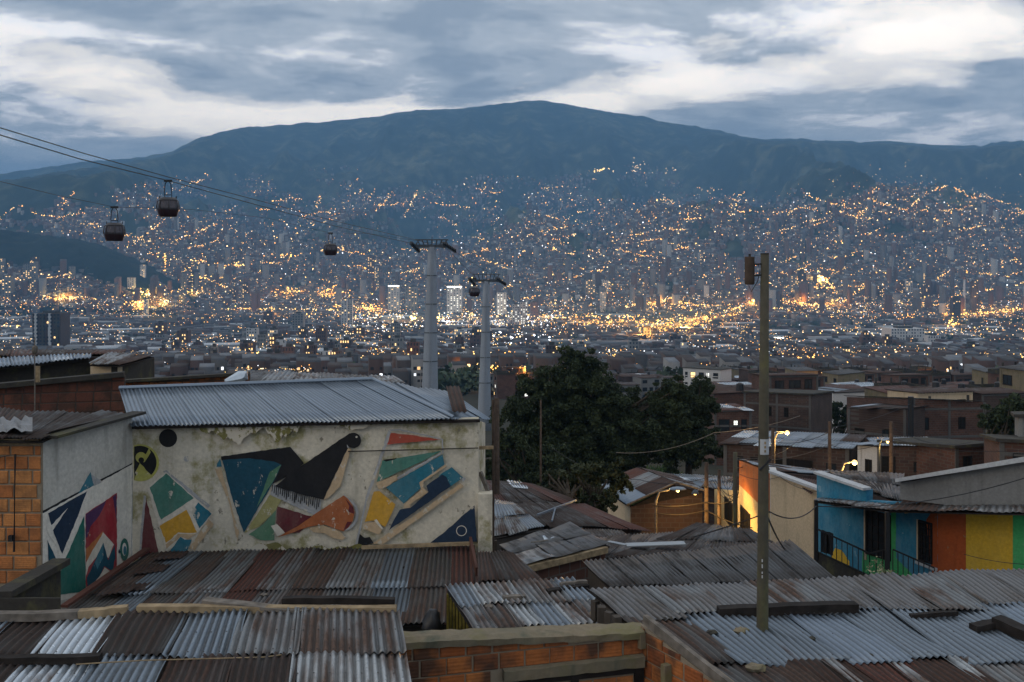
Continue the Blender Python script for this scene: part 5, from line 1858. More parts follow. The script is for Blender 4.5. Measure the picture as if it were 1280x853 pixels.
# ================================================================== HOUSES BEYOND, RIGHT
def box_house(label, quad_front, depth, wallmat, roofmats, zb_extra=2.0, cols=5, windows=(), yback=None, cat='house', name='brick_house', parapet=0, group=None, overhang=.25, doors=()):
    """house by its front wall (left px,py top, right px,py top, distance left, right), depth metres to the back"""
    (x0, y0, D0), (x1, y1, D1) = quad_front
    a, b = P(x0, y0, D0), P(x1, y1, D1)
    d = (Vector((b.x, b.y, 0)) - Vector((a.x, a.y, 0))).normalized()
    n = Vector((-d.y, d.x, 0))
    zb = min(gz(a.x, a.y), gz(b.x, b.y), gz(a.x + n.x * depth, a.y + n.y * depth), gz(b.x + n.x * depth, b.y + n.y * depth)) - zb_extra
    h = thing(name, label, cat, (a.x, a.y, zb), group)
    a2, b2 = a + n * depth, b + n * depth
    za2 = (HY - yback) / F * a2.y
    zb2 = za2 + (b.z - a.z)
    g = lambda p, z: Vector((p.x, p.y, z))
    MB().hexa([g(a, zb), g(b, zb), g(b2, zb), g(a2, zb)], [a, b, g(b2, zb2), g(a2, za2)]).build('wall', M[wallmat], h)
    Ln_ = (b - a).length
    fm = MB()
    for z_ in np.arange(zb + zb_extra + 2.6, min(a.z, b.z) - .5, 2.7):
        fm.hexa([g(a, z_) - n * .04, g(b, z_) - n * .04, g(b, z_) + n * .01, g(a, z_) + n * .01], [g(a, z_ + .22) - n * .04, g(b, z_ + .22) - n * .04, g(b, z_ + .22) + n * .01, g(a, z_ + .22) + n * .01])
    for t_ in np.linspace(0, 1, max(2, int(Ln_ / 3.4) + 1)):
        c_ = a + (b - a) * float(t_) * .97 + (b - a).normalized() * .1
        s_ = d * .13
        fm.hexa([g(c_, zb) - s_ - n * .055, g(c_, zb) + s_ - n * .055, g(c_, zb) + s_ + n * .01, g(c_, zb) - s_ + n * .01], [c_ - s_ - n * .055, c_ + s_ - n * .055, c_ + s_ + n * .01, c_ - s_ + n * .01])
    fm.build('concrete_frame', M['frame_grey' if 'brick' in wallmat else wallmat], h)
    o = overhang
    q = [a - n * o - d * o, b - n * o + d * o, g(b2, zb2) + n * o + d * o, g(a2, za2) + n * o - d * o]
    q = [p + Vector((0, 0, .12)) for p in q]
    if roofmats == 'slab':
        MB().hexa([p - Vector((0, 0, .11)) for p in q], [p + Vector((0, 0, .08)) for p in q]).build('roof_slab', M['concrete_dark'], h)
    else:
        roof(h, q, cols, 2, roofmats, .2, .02, 4, 2, .06)
    for (u0, u1, w0, w1, pane) in windows:
        Ln = (b - a).length
        zt = (a.z + b.z) / 2
        window(h, a, b, Ln * u0, Ln * u1, zt - w1, zt - w0, 'wood_dark', pane, (2, 2), .04, .07)
    return h


box_house('brick house with a sagging pale sheet roof and dark shuttered opening behind concrete pole', ((905, 556, 76), (1062, 562, 72)), 7, 'brick_brown',
          ['steel_new', 'steel_blue', 'steel_bright', 'rust', 'steel_new'], 2, 7, ((.10, .16, .9, 2.0, 'glass_dark'), (.42, .72, .8, 2.7, 'dark_void'), (.82, .9, .9, 2.0, 'glass_dark'), (.22, .28, .9, 2.0, 'dark_void')), 541)
box_house('small house with a pale blue roof and a lamp on its brick front', ((1097, 559, 70), (1172, 558, 69)), 8, 'brick_brown', ['steel_new', 'steel_bright', 'steel_new'], 2, 5,
          ((.06, .3, .7, 2.2, 'dark_void'), (.6, .75, 1.0, 1.7, 'glass_dark')), 550)
box_house('white rendered annex with one tall dark window under the pale blue roof', ((1073, 557, 71.5), (1097.5, 559, 70.3)), 6, 'white_render', ['steel_new'], 2, 2, ((.35, .7, .9, 2.4, 'dark_void'),), 552)
box_house('big three-storey raw brick block with a blind side and a black chimney strip', ((1060, 511, 100), (1132, 512, 96)), 14, 'brick_brown', ['steel_new', 'rust_dark', 'rust'], 2, 6,
          ((.12, .3, 2.0, 3.2, 'dark_void'), (.55, .7, 4.5, 5.6, 'dark_void'), (.1, .25, 4.5, 5.7, 'glass_dark'), (.6, .72, 1.8, 3.0, 'glass_dark')), 502)
box_house('wide blank red-brown brick block stepping higher behind the poles', ((1141, 499, 99), (1232, 503, 100)), 14, 'brick_far', ['rust_dark', 'fibre_dark'], 2, 5, ((.12, .22, 1.6, 2.8, 'glass_dark'), (.62, .72, 1.6, 2.8, 'dark_void'), (.15, .22, 4.4, 5.5, 'glass_dark')), 496.5)
solo(MB().tube([P(1138.5, 592, 95.5), P(1138.5, 496, 95.5)], .28, 8), 'chimney_pipe', M['black_metal'], 'black vertical pipe on the corner of the raw brick blocks', 'pipe')
box_house('small dark brick house with a flat slab right of the pale blue roof', ((1194, 560, 66), (1240, 556, 67)), 7, 'brick_far', 'slab', 2, 3, ((.2, .45, .6, 1.5, 'dark_void'),), 554)
box_house('brick house cut by the right picture edge with a dark window', ((1250, 552, 58), (1330, 556, 57)), 7, 'brick_far', 'slab', 2, 3, ((.2, .5, .6, 1.6, 'dark_void'),), 547)
box_house('narrow grey storey on top of the brick house at the right picture edge', ((1273, 522, 62), (1330, 521, 61)), 6, 'grey_render', 'slab', -1, 3, (), 519)
box_house('red brick house with a lit veranda just right of the dark tree', ((893, 516, 112), (938, 514, 112)), 9, 'brick_far', ['rust_red', 'rust', 'steel_bright'], 2, 4, ((.52, .66, .9, 1.7, 'win_white'), (.12, .42, .8, 2.2, 'glass_dark'), (.74, .9, .8, 2.2, 'glass_dark'), (.15, .35, 3.6, 4.8, 'glass_dark'), (.6, .8, 3.6, 4.8, 'dark_void')), 508)
box_house('long raw brick wall block behind the concrete pole', ((930, 491, 128), (1014, 494, 124)), 12, 'brick_brown', 'slab', 2, 5, ((.35, .42, 1.6, 2.8, 'dark_void'), (.6, .67, 1.6, 2.8, 'dark_void')), 488)
box_house('white two-storey house with dark square windows above the small trees', ((1016, 489, 175), (1042, 492, 165)), 10, 'white_render', ['rust_dark', 'rust'], 2, 4,
          ((.1, .28, .8, 1.9, 'glass_dark'), (.42, .6, .8, 1.9, 'glass_dark'), (.74, .92, .8, 1.9, 'glass_dark'), (.1, .28, 3.2, 4.4, 'glass_dark'), (.5, .68, 3.2, 4.4, 'glass_dark')), 486)
box_house('cream wing of the white house with a terracotta lean-to', ((1042, 492, 166), (1078, 490, 170)), 8, 'beige_render', ['rust_dark', 'steel_blue'], 2, 4,
          ((.1, .25, .8, 1.9, 'glass_dark'), (.4, .55, .8, 1.9, 'glass_dark')), 487)
box_house('white apartment block with balconies and a blue-lit corner above the dark tree', ((854, 460, 300), (901, 463, 295)), 12, 'white_render', 'slab', 2, 3,
          ((.05, .12, 1, 2.6, 'glass_dark'), (.2, .33, 1, 2.6, 'win_warm'), (.42, .55, 1, 2.6, 'glass_dark'), (.62, .7, 1, 2.6, 'win_white'), (.8, .93, 1, 2.6, 'glass_dark'),
           (.05, .12, 4, 5.6, 'glass_dark'), (.2, .33, 4, 5.6, 'glass_dark'), (.42, .55, 4, 5.6, 'glass_dark'), (.8, .93, 4, 5.6, 'win_white'), (.2, .33, 7, 8.6, 'glass_dark'), (.8, .93, 7, 8.6, 'glass_dark')), 458, 'apartment block', 'apartment_block')


# ================================================================== ROOFS AT THE UPPER LEFT
def upper_left():
    h = thing('rooftop_house', 'house with a thin pale-blue roof edge and lean-to on a dark concrete wall', 'house', P(50, 485, 31))
    roof(h, [P(-60, 466, 29.5), P(113, 447, 31.5), P(113, 442, 33.5), P(-60, 450, 33.5)], 7, 1, ['steel_new', 'steel_bright', 'steel_new'], .12, .02, 6, 2, .01)
    a, b = P(-60, 467, 30.2), P(113, 448.5, 31.8)
    wall(h, a, b, a.z - .05, b.z - .05, -6.5, .2, 'concrete_dark')
    a, b = P(113, 454, 31.4), P(147, 456, 31.0)
    wall(h, a, b, a.z, b.z, -6.5, .2, 'beige_render', 'lean_to_wall')
    b2 = P(193, 446, 33.6)
    wall(h, b, b2, b.z - .02, b2.z - .05, -6.5, .2, 'concrete_dark', 'side_wall_panel')
    roof(h, [P(111, 455, 30.9), P(150, 456, 30.5), P(194, 444.5, 33.9), P(135, 440, 34.5)], 3, 1, ['steel_stained', 'rust', 'steel_brown'], .12, .014, 5, 3, .01)
    g = thing('back_house', 'far roof with a rust-brown front edge behind the pale-blue roof', 'house', P(50, 470, 36))
    roof(g, [P(-60, 446, 36), P(150, 443, 36), P(160, 437, 40), P(-60, 438, 40)], 6, 1, ['rust_dark', 'rust', 'rust_red'], .15, .014, 4, 2, .02)
    a, b = P(-60, 447, 36.2), P(150, 444, 36.2)
    wall(g, a, b, a.z - .08, b.z - .08, -6.5, .2, 'brick_brown')
    # red block parapet
    A, B = P(-50, 489, 25.5), P(156, 470, 26.5)
    k = thing('block_parapet', 'dark red block wall with a black weathered coping behind the grey gable roof', 'wall', (A.x, A.y, -6.5))
    w = wall(k, A, B, A.z, B.z, -6.5, .2, 'mortar_dark')
    bricks(w, A, B, P(0, 530, 26).z, A.z - .02, B.z - .02, .42, .26, 'clay_dim', .025, .015)
    MB().beam(A + Vector((0, -.03, .05)), B + Vector((0, -.03, .05)), .34, .12).build('coping', M['concrete_dark'], k)
    A, B = P(150, 478, 27.5), P(312, 468, 28.0)
    k = thing('block_parapet', 'low red block wall peeping over the ridge of the mural house', 'wall', (A.x, A.y, -6.5))
    w = wall(k, A, B, A.z, B.z, -6.5, .2, 'mortar_dark')
    bricks(w, A, B, A.z - .75, A.z - .02, B.z - .02, .42, .25, 'clay_red', .025, .015)
    MB().beam(A + Vector((0, -.03, .03)), B + Vector((0, -.03, .03)), .3, .07).build('coping', M['concrete_dark'], k)
    # flat roofs behind the mural ridge
    shed('low_roof', 'dark flat roof edge just behind the mural house ridge', [(288, 478, 29), (505, 479, 30), (490, 470, 36), (312, 463, 36)], 6, 1, ['fibre_dark', 'steel_stained', 'rust_dark'], 'brick_brown', .15, .014, 4, 2, 2.5, .02, cat='house')
    solo(MB().tube([P(281, 477, 27), P(300, 473, 27.2), P(307, 471, 27.2), P(308, 475, 27.2)], [.05, .2, .16, .05], 8), 'plastic_sheet', M['steel_bright'], 'pale tarpaulin bundle by the low red block wall', 'sheeting')
    # aerial
    t = thing('aerial_mast', 'thin mast with a small insulator on the upper left roofs', 'mast', P(43, 516, 24.8))
    MB().tube([P(43.5, 516, 24.8), P(43.5, 422, 24.8)], .015, 6).build('pole', M['wood_grey'], t)
    MB().tube([P(43.5, 443, 24.8), P(43.5, 441, 24.8), P(43.5, 434, 24.8), P(43.5, 432, 24.8)], [.03, .07, .07, .03], 8).build('insulator', M['wood_grey'], t)
    MB().beam(P(47, 478, 24.9), P(47, 458, 24.9), .1, .06, up=Vector((0, 1, 0))).build('bracket', M['wood_tan'], t)


upper_left()


# ================================================================== POLES, LAMPS, CABLES
def wood_pole(label, px, y_top, y_base, D, r, mat='pole_wood', name='utility_pole', arms=()):
    b, t = P(px, y_base, D), P(px, y_top, D)
    h = thing(name, label, 'utility pole', b)
    MB().tube([Vector((b.x, b.y, min(b.z, gz(b.x, b.y)) - .5)), t], [r, r * .75], 8).build('shaft', M[mat], h, True)
    for (py, w) in arms:
        p = P(px, py, D)
        MB().beam(p + Vector((-w, -.08, 0)), p + Vector((w, -.08, 0)), .08, .1).build('cross_arm', M['wood_grey'], h)
        for s in (-.8, 0.0, .8):
            MB().tube([p + Vector((w * s, -.08, .05)), p + Vector((w * s, -.08, .22))], .05, 6).build('insulator', M['black_metal'], h)
    return h


wood_pole('weathered wooden pole beside the right end of the mural house', 621, 498, 640, 34, .11)
wood_pole('slim wooden pole in front of the left part of the dark tree', 676, 500, 600, 60, .07)
wood_pole('leaning-wired wooden pole brightly lit at its waist near the curved lamp', 883, 578, 668, 44, .11)
wood_pole('thick pole tangled in wires in front of the orange house', 919, 566, 672, 41, .115, 'pole_concrete')
wood_pole('short stub pole with coiled cables left of the orange house', 899, 587, 660, 43, .09)
wood_pole('tall thin wooden pole just right of the concrete pole', 966, 536, 598, 60, .13)
wood_pole('wooden pole glowing orange at its foot above the blue house', 1037, 527, 592, 55, .12)
wood_pole('wooden pole lit yellow in front of the pale blue roof', 1114, 527, 592, 52, .13)


def street_lamp(label, px, y_head, y_base, D, reach, power, color=(1.0, 0.58, 0.16), arm=True, lit_r=.14, hs=1.0):
    b, t = P(px, y_base, D), P(px, y_head, D)
    h = thing('street_lamp', label, 'street lamp', b)
    zg = min(b.z, gz(b.x, b.y)) - .4
    MB().tube([Vector((b.x, b.y, zg)), Vector((t.x, t.y, t.z - .5)), t + Vector((reach * .25, -.05, -.08)), t + Vector((reach, -.1, 0))], [.07, .055, .045, .04], 8).build('pole', M['wood_grey'] if arm else M['dark_steel'], h, True)
    hp = t + Vector((reach, -.1, 0))
    s = 1 if reach >= 0 else -1
    hd = MB()
    n = 10
    pts, fs = [], []
    prof = [(u_ * hs, r_ * hs) for u_, r_ in ((0, .06), (.12, .13), (.35, .17), (.6, .13), (.72, .03))]
    for u, r in prof:
        for i in range(n):
            a = PI * i / (n - 1)
            pts.append(hp + Vector((s * u, r * math.cos(a), .02 + .75 * r * math.sin(a))))
    for j in range(len(prof) - 1):
        fs += [(j * n + i, j * n + i + 1, (j + 1) * n + i + 1, (j + 1) * n + i) for i in range(n - 1)]
    hd.add(pts, fs).build('lamp_head', M['steel_new'], h)
    c = hp + Vector((s * .36 * hs, 0, -.03))
    bm = MB()
    pts, fs = [], []
    for j in range(5):
        tt = PI * (.08 + .84 * j / 4)
        for i in range(10):
            a = 2 * PI * i / 10
            pts.append(c + Vector((lit_r * 1.1 * math.cos(a) * math.sin(tt), lit_r * math.sin(a) * math.sin(tt), lit_r * .95 * math.cos(tt))))
    for j in range(4):
        fs += [(j * 10 + i, (j + 1) * 10 + i, (j + 1) * 10 + (i + 1) % 10, j * 10 + (i + 1) % 10) for i in range(10)]
    bm.add(pts, fs).build('bulb', M['lamp_on'], h)
    ld = bpy.data.lights.new('lamp_light', 'POINT')
    ld.energy, ld.color, ld.shadow_soft_size = power, color, .12
    lo = bpy.data.objects.new('lamp_light', ld)
    COL.objects.link(lo)
    lo.location = (c - ORG[h.name]) + Vector((0, -.1, -.25))
    lo.parent = h
    return h


street_lamp('curved street lamp on a cream pole in front of the gable house', 820, 612, 666, 43.5, .55, 120, lit_r=.07)
street_lamp('lit lamp at the eaves of the sagging sheet roof beside the concrete pole', 968, 540, 598, 62, .6, 420, lit_r=.13, hs=.4)
street_lamp('lit lamp with a bright orange bulb above the blue house roof', 1052, 577, 600, 50, .45, 420, lit_r=.13, hs=.4)
street_lamp('small warm lamp over the brick front of the pale blue roofed house', 1099, 551, 590, 60, .1, 120, arm=False, lit_r=.09)


def wall_lamp():
    """lamp fixed on the thick wired pole, hidden behind its shaft, that washes the terrace"""
    D = 41.6
    h = thing('wall_lamp', 'small lamp head on the waist-lit pole shining on the yellow house front', 'street lamp', P(883, 610, 44))
    p = P(869, 617, 42.2)
    MB().tube([P(883, 610, 43.9), P(879, 606, 43.2), p], [.03, .03, .03], 6).build('arm', M['dark_steel'], h)
    MB().tube([p, p + Vector((0, 0, .08)), p + Vector((0, 0, .16))], [.16, .12, .04], 8).build('lamp_head', M['dark_steel'], h)
    ld = bpy.data.lights.new('lamp_light', 'SPOT')
    ld.energy, ld.color, ld.shadow_soft_size = 750, (1.0, .55, .14), .3
    ld.spot_size, ld.spot_blend = math.radians(150), .5
    lo = bpy.data.objects.new('lamp_light', ld)
    COL.objects.link(lo)
    lo.parent = h
    lo.location = p + Vector((0, 0, -.12)) - ORG[h.name]
    lo.rotation_euler = Vector((-.55, -.4, 1)).to_track_quat('Z', 'Y').to_euler()
    MB().tube([p + Vector((0, 0, -.06)), p + Vector((0, 0, -.005))], [.05, .07], 8).build('bulb', M['lamp_on'], h)


wall_lamp()


def cable(label, pts, r, mat='wire', name='cable', group=None, n=10):
    """sagging line through the given points"""
    out = []
    for (a, b) in zip(pts[:-1], pts[1:]):
        pa, pb = P(*a[:3]), P(*b[:3])
        sag = a[3] if len(a) > 3 else 0
        for k in range(n):
            t = k / n
            out.append(pa.lerp(pb, t) - Vector((0, 0, sag * 4 * t * (1 - t))))
    out.append(P(*pts[-1][:3]))
    return solo(MB().tube(out, r, 5), name, M[mat], label, 'cable', out[0], group)


G_W = 'wires strung over the roofs'
cable('overhead wire from the blue house awning to the concrete pole and down to the left', [(1290, 595, 24, .25), (1020, 633, 26, .2), (962, 640, 18, .15), (760, 690, 30)], .013, group=G_W)
cable('slack wire from the concrete pole down to the beige wall foot', [(957, 640, 12.5, .08), (985, 690, 20)], .012, group=G_W)
cable('yellow-lit wire between the curved lamp and the waist-lit pole', [(815, 632, 43.4, .1), (883, 628, 43.8, .1), (919, 625, 41)], .024, 'wood_dark', group=G_W)
cable('lower yellow-lit wire below the curved lamp', [(822, 642, 43.4, .12), (883, 638, 43.8, .1), (940, 660, 40)], .022, 'wood_dark', group=G_W)
cable('rising wire in front of the dark tree towards the brick houses', [(770, 566, 60, .4), (893, 541, 60, .2), (1000, 520, 70)], .022, 'wood_grey', group=G_W)
cable('thin wire crossing the brick houses to the right', [(919, 575, 41, .3), (1037, 556, 55, .4), (1114, 548, 52, .4), (1300, 560, 50)], .014, group=G_W)
cable('wire across the yellow and green striped wall', [(1205, 693, 24.5, .05), (1290, 706, 23.5)], .008, group=G_W)
cable('wire sagging from the tangled pole to the tall thin pole', [(919, 585, 41, .4), (966, 552, 60, .3), (1037, 540, 55)], .018, group=G_W)

cable('slack line from the thick pole to the sagging sheet roof', [(919, 572, 41, .5), (1000, 548, 70, .3), (1060, 552, 70)], .013, group=G_W)
cable('line from the lit wooden pole to the pale blue roof', [(1037, 532, 55, .3), (1114, 534, 52, .5), (1215, 552, 64)], .013, group=G_W)
cable('line from the tall thin pole out past the chimney pipe', [(966, 540, 60, .6), (1138, 505, 94, .4), (1290, 515, 90)], .016, group=G_W)
cable('low double-sag line over the beige house to the blue gable', [(919, 590, 41, .2), (975, 596, 37, .35), (1060, 606, 30.5)], .010, group=G_W)
cable('line across the dark tree foot to the stub pole', [(690, 560, 58, .4), (800, 600, 50, .3), (899, 592, 43)], .014, group=G_W)


# tangle of service drops round the poles
def tangle():
    r = random.Random(5)
    mb = MB()
    for k in range(9):
        a = P(905 + r.uniform(-12, 12), 600 + r.uniform(-8, 8), 42 + r.uniform(-.5, .5))
        b = P(919 + r.uniform(-3, 5), 600 + r.uniform(-12, 25), 41)
        sag = r.uniform(.15, .7)
        pts = [a.lerp(b, t / 6) - Vector((0, 0, sag * 4 * (t / 6) * (1 - t / 6))) for t in range(7)]
        mb.tube(pts, .012, 4)
    o = solo(mb, 'wire_tangle', M['wire'], 'tangle of service wires between the stub pole and the thick pole', 'cable', P(905, 600, 42))
    o['kind'] = 'stuff'


tangle()


# ================================================================== CABLE CAR
def pylon(label, px, y_top, y_base, D, w_top, w_base, arm_w):
    b = P(px - 2.5, y_base, D)
    t = P(px, y_top, D)
    h = thing('cable_car_pylon', label, 'cable car pylon', (b.x, b.y, gz(b.x, b.y)), 'cable car pylons')
    f = D / F
    zg = gz(b.x, b.y) - 1
    tz = t.z - 9 * f
    r0, r1 = w_base / 2 * f, w_top / 2 * f
    H = b.z - tz
    rad = lambda z: r1 + (r0 - r1) * (z - tz) / H
    lv = [zg, b.z] + [tz + H * k / 5 for k in (4, 3, 2, 1, 0)]
    ax = lambda z: b.x + (t.x - b.x) * (z - b.z) / (tz - b.z)
    MB().tube([Vector((ax(z), D, z)) for z in lv], [rad(z) for z in lv], 24).build('shaft', M['tower_steel'], h, True)
    for k in (4, 3, 2, 1):
        z = tz + H * k / 5
        MB().tube([Vector((ax(z), D, z - .08)), Vector((ax(z), D, z + .08))], rad(z) + .07, 24).build('flange_ring', M['dark_steel'], h)
    # ladder
    mb = MB()
    for s in (-.2, .2):
        mb.beam(Vector((b.x + s + .1, D - r0 - .12, b.z)), Vector((t.x + s + .1, D - r1 - .12, tz)), .05, .05)
    for k in range(40):
        z = b.z + (tz - b.z) * k / 40
        x = ax(z) + .1
        mb.beam(Vector((x - .2, D - rad(z) - .12, z)), Vector((x + .2, D - rad(z) - .12, z)), .04, .04)
    mb.build('ladder', M['tower_steel'], h)
    # head: cross beam, gallery with rails, sheave trains hanging at both ends
    W = arm_w / 2 * f
    c = Vector((t.x, D, tz))
    MB().beam(c + Vector((-W * .75, 0, .15)), c + Vector((W * .75, 0, .15)), .7, .5).beam(c + Vector((0, 0, -.5)), c + Vector((0, 0, .4)), 1.0, 1.0, up=Vector((0, 1, 0))).build('cross_beam', M['dark_steel'], h)
    top = t.z
    mb = MB()
    for yy in (-.9, .9):
        mb.beam(c + Vector((-W * .78, yy, top - c.z)), c + Vector((W * .78, yy, top - c.z)), .12, .16)
        for k in range(7):
            x = -W * .72 + W * 1.44 * k / 6
            mb.beam(c + Vector((x * .8, yy * .5, .35)), c + Vector((x, yy, top - c.z)), .09, .09)
    for k in range(9):
        x = -W * .78 + W * 1.56 * k / 8
        mb.beam(c + Vector((x, -.9, top - c.z)), c + Vector((x, .9, top - c.z)), .08, .08)
    mb.beam(c + Vector((0, 0, .3)), c + Vector((0, 0, top - c.z + .5)), .12, .12, up=Vector((0, 1, 0)))
    mb.build('gallery_rail', M['dark_steel'], h)
    for s in (-1, 1):
        p = c + Vector((s * W * .82, 0, -.1))
        # train of rollers along the cable, nose down towards the camera side on the left, away on the right
        st = MB()
        dd = Vector((s * .10, 1, -.25)).normalized()
        a, b_ = p - dd * 2.6 + Vector((-.7, 0, 0)), p + dd * 2.6 + Vector((.7, 0, 0))
        st.beam(a, b_, .22, .4)
        tr = st.build('sheave_train', M['dark_steel'], h)
        for k in range(8):
            q = a.lerp(b_, (k + .5) / 8)
            MB().tube([q + Vector((-.25, 0, .12)), q + Vector((.25, 0, .12))], .3, 10).build('roller', M['black_metal'], tr)
        MB().beam(p + Vector((-s * .4, 0, .9)), p + Vector((0, 0, .1)), .2, .2).build('sheave_hanger', M['dark_steel'], h)
    return h


pylon('nearer cable car pylon, tall grey tapered tube rising from behind the mural house roof', 540, 300, 487, 170, 10, 20, 52)
pylon('farther, shorter cable car pylon standing left of the dark tree', 608, 343, 510, 205, 8, 16, 44)


def gondola(label, px, y_cable, D, yaw=.4, sc=1.0):
    p = P(px, y_cable, D)
    h = thing('gondola', label, 'cable car cabin', p, 'cable car cabins')
    org = p
    ca, sa = math.cos(yaw), math.sin(yaw)

    def W(x, y, z):
        x, y, z = x * sc, y * sc, z * sc
        return org + Vector((x * ca - y * sa, x * sa + y * ca, z))
    n = 24
    hw, hd = 1.0, .92

    def ring(z, k):
        pts = []
        for i in range(n):
            a = 2 * PI * i / n
            cx, sx = math.cos(a), math.sin(a)
            e = .62
            pts.append(W(math.copysign(abs(cx) ** e, cx) * hw * k, math.copysign(abs(sx) ** e, sx) * hd * k, z))
        return pts

    def body(zs, mat, name, caps=(False, False)):
        mb = MB()
        vs = [q for z, k in zs for q in ring(z, k)]
        fs = [(j * n + i, j * n + (i + 1) % n, (j + 1) * n + (i + 1) % n, (j + 1) * n + i) for j in range(len(zs) - 1) for i in range(n)]
        if caps[0]:
            fs.append(tuple(range(n - 1, -1, -1)))
        if caps[1]:
            fs.append(tuple((len(zs) - 1) * n + i for i in range(n)))
        mb.add(vs, fs)
        return mb.build(name, M[mat], h, True)
    zt, z1, z2, zb = -1.62, -1.95, -2.75, -3.45
    body([(zb, .78), (zb + .25, .88), (z2, 1.0)], 'cabin_red', 'lower_shell', (True, False))
    body([(z2, .985), (z2 + .3, 1.01), (z1, .90)], 'cabin_glass', 'glazing')
    body([(z1, .92), (z1 + .14, .84), (zt, .62), (zt + .02, .3)], 'cabin_black', 'cabin_roof', (True, True))
    # window posts and waist rail
    for i in range(0, n, 3):
        a = ring(z2, 1.02)[i], ring(z2 + .3, 1.035)[i], ring(z1, .93)[i]
        mb = MB().beam(a[0], a[1], .09, .09, up=Vector((0, 1, 0))).beam(a[1], a[2], .09, .09, up=Vector((0, 1, 0)))
        mb.build('window_post', M['cabin_black'], h)
    body([(z2 - .06, 1.02), (z2 + .03, 1.03)], 'cabin_black', 'waist_rail')
    MB().beam(W(0, -hd * .97, z2 - .05), W(0, -hd * .82, zb + .1), .04, .04).beam(W(-.55, -hd * .98, z2 - .05), W(-.5, -hd * .83, zb + .1), .04, .04).build('door_seam', M['cabin_black'], h)
    mb = MB()
    for s in (-.75, .75):
        mb.tube([W(s, -.3, zt - .1), W(s, -.3, zt + .12), W(s, .3, zt + .12), W(s, .3, zt - .1)], .035, 5)
    mb.build('roof_rail', M['black_metal'], h)
    hg = MB()
    for s in (-1, 1):
        hg.tube([W(s * .32, 0, zt), W(s * .34, 0, -1.2), W(s * .26, 0, -.35), W(s * .12, 0, -.1)], .05, 6)
    hg.tube([W(-.3, 0, zt + .25), W(.3, 0, zt + .25)], .05, 6)
    hg.build('hanger', M['black_metal'], h)
    MB().box(W(0, 0, -.02), (.75 * sc, .3 * sc, .22 * sc), yaw).build('cable_grip', M['black_metal'], h)
    return h


gondola('dark gondola on the upper cable, second from the left edge', 210, 226, 98)
gondola('dark gondola on the lower cable, nearest the left edge', 143, 259, 104)
gondola('dark gondola hanging alone between the left pair and the nearer pylon', 413, 291.5, 158)
gondola('small red gondola beside the head of the farther pylon', 593, 348.5, 198)

G_C = 'cable car ropes'
cable('upper rope of the cable car running to the nearer pylon', [(-40, 148, 72), (0, 160, 75), (105, 192, 86), (212, 222, 98), (320, 250, 117), (420, 277, 138), (522, 300.5, 168)], .045, 'dark_steel', 'haul_rope', G_C, 6)
cable('second rope carrying the upper gondola to the nearer pylon', [(-40, 158, 72), (0, 169, 75), (100, 199, 85), (210, 226, 98), (320, 256, 119), (420, 283, 141), (519, 305.5, 169)], .05, 'dark_steel', 'haul_rope', G_C, 6)
cable('lower rope carrying the two lower gondolas', [(-40, 216, 78), (0, 227, 84), (70, 244, 94), (143, 259, 104), (240, 262, 120), (335, 273, 140), (413, 291.5, 158), (460, 292, 163), (555, 306, 170)], .027, 'dark_steel', 'haul_rope', G_C, 6)
cable('rope running down from the nearer pylon to the farther pylon', [(522, 300.5, 168), (560, 312, 172, .15), (592, 344, 204)], .045, 'dark_steel', 'haul_rope', G_C, 6)
cable('right-hand rope between the two pylons', [(555, 306, 170), (562, 310, 172, .2), (625, 348, 205)], .045, 'dark_steel', 'haul_rope', G_C, 6)
cable('rope dropping away beyond the farther pylon', [(625, 348, 205), (640, 372, 250, .3), (652, 392, 330)], .05, 'dark_steel', 'haul_rope', G_C, 6)


# ================================================================== TREES
def tree(name, label, base, trunk_r, height, clumps, per, leaf, seed, mat='leaf', group=None, cat='tree'):
    """tapered trunk with limbs to each clump; crown of leaf faces"""
    h = thing(name, label, cat, base, group)
    r = random.Random(seed)
    base = Vector(base)
    fork = base + Vector((0, 0, height * .3))
    mb = MB().tube([base - Vector((0, 0, .8)), base + Vector((0, 0, .3)), fork], [trunk_r * 1.5, trunk_r, trunk_r * .8], 8)
    mb.build('trunk', M['bark'], h, True)
    mb = MB()
    for c, rad in clumps[:26]:
        c = Vector(c)
        m = fork.lerp(c, .5) + Vector((r.uniform(-.5, .5), r.uniform(-.5, .5), r.uniform(-.2, .8)))
        mb.tube([fork - Vector((0, 0, r.uniform(0, height * .1))), m, c], [trunk_r * .45, trunk_r * .28, trunk_r * .08], 5)
    mb.build('limbs', M['bark'], h)
    leaves_mesh('crown', clumps, per, leaf, M[mat], h, seed)
    return h


def clump_set(lobes, D, seed, k=1.0):
    """lobes: (px, py, radius px); spread small clumps through each lobe's volume"""
    r = random.Random(seed)
    f = D / F
    out = []
    for (px, py, rp) in lobes:
        c = P(px, py, D)
        n = int(9 + rp * .85 * k)
        for _ in range(n):
            d = Vector((r.gauss(0, 1), r.gauss(0, 1), r.gauss(0, 1))).normalized() * (r.random() ** .45) * rp * f * r.uniform(.8, 1.22)
            s = rp * f * r.uniform(.12, .34)
            out.append((tuple(c + d), (s * r.uniform(.9, 1.4), s * r.uniform(.9, 1.4), s * r.uniform(.6, .95))))
    return out


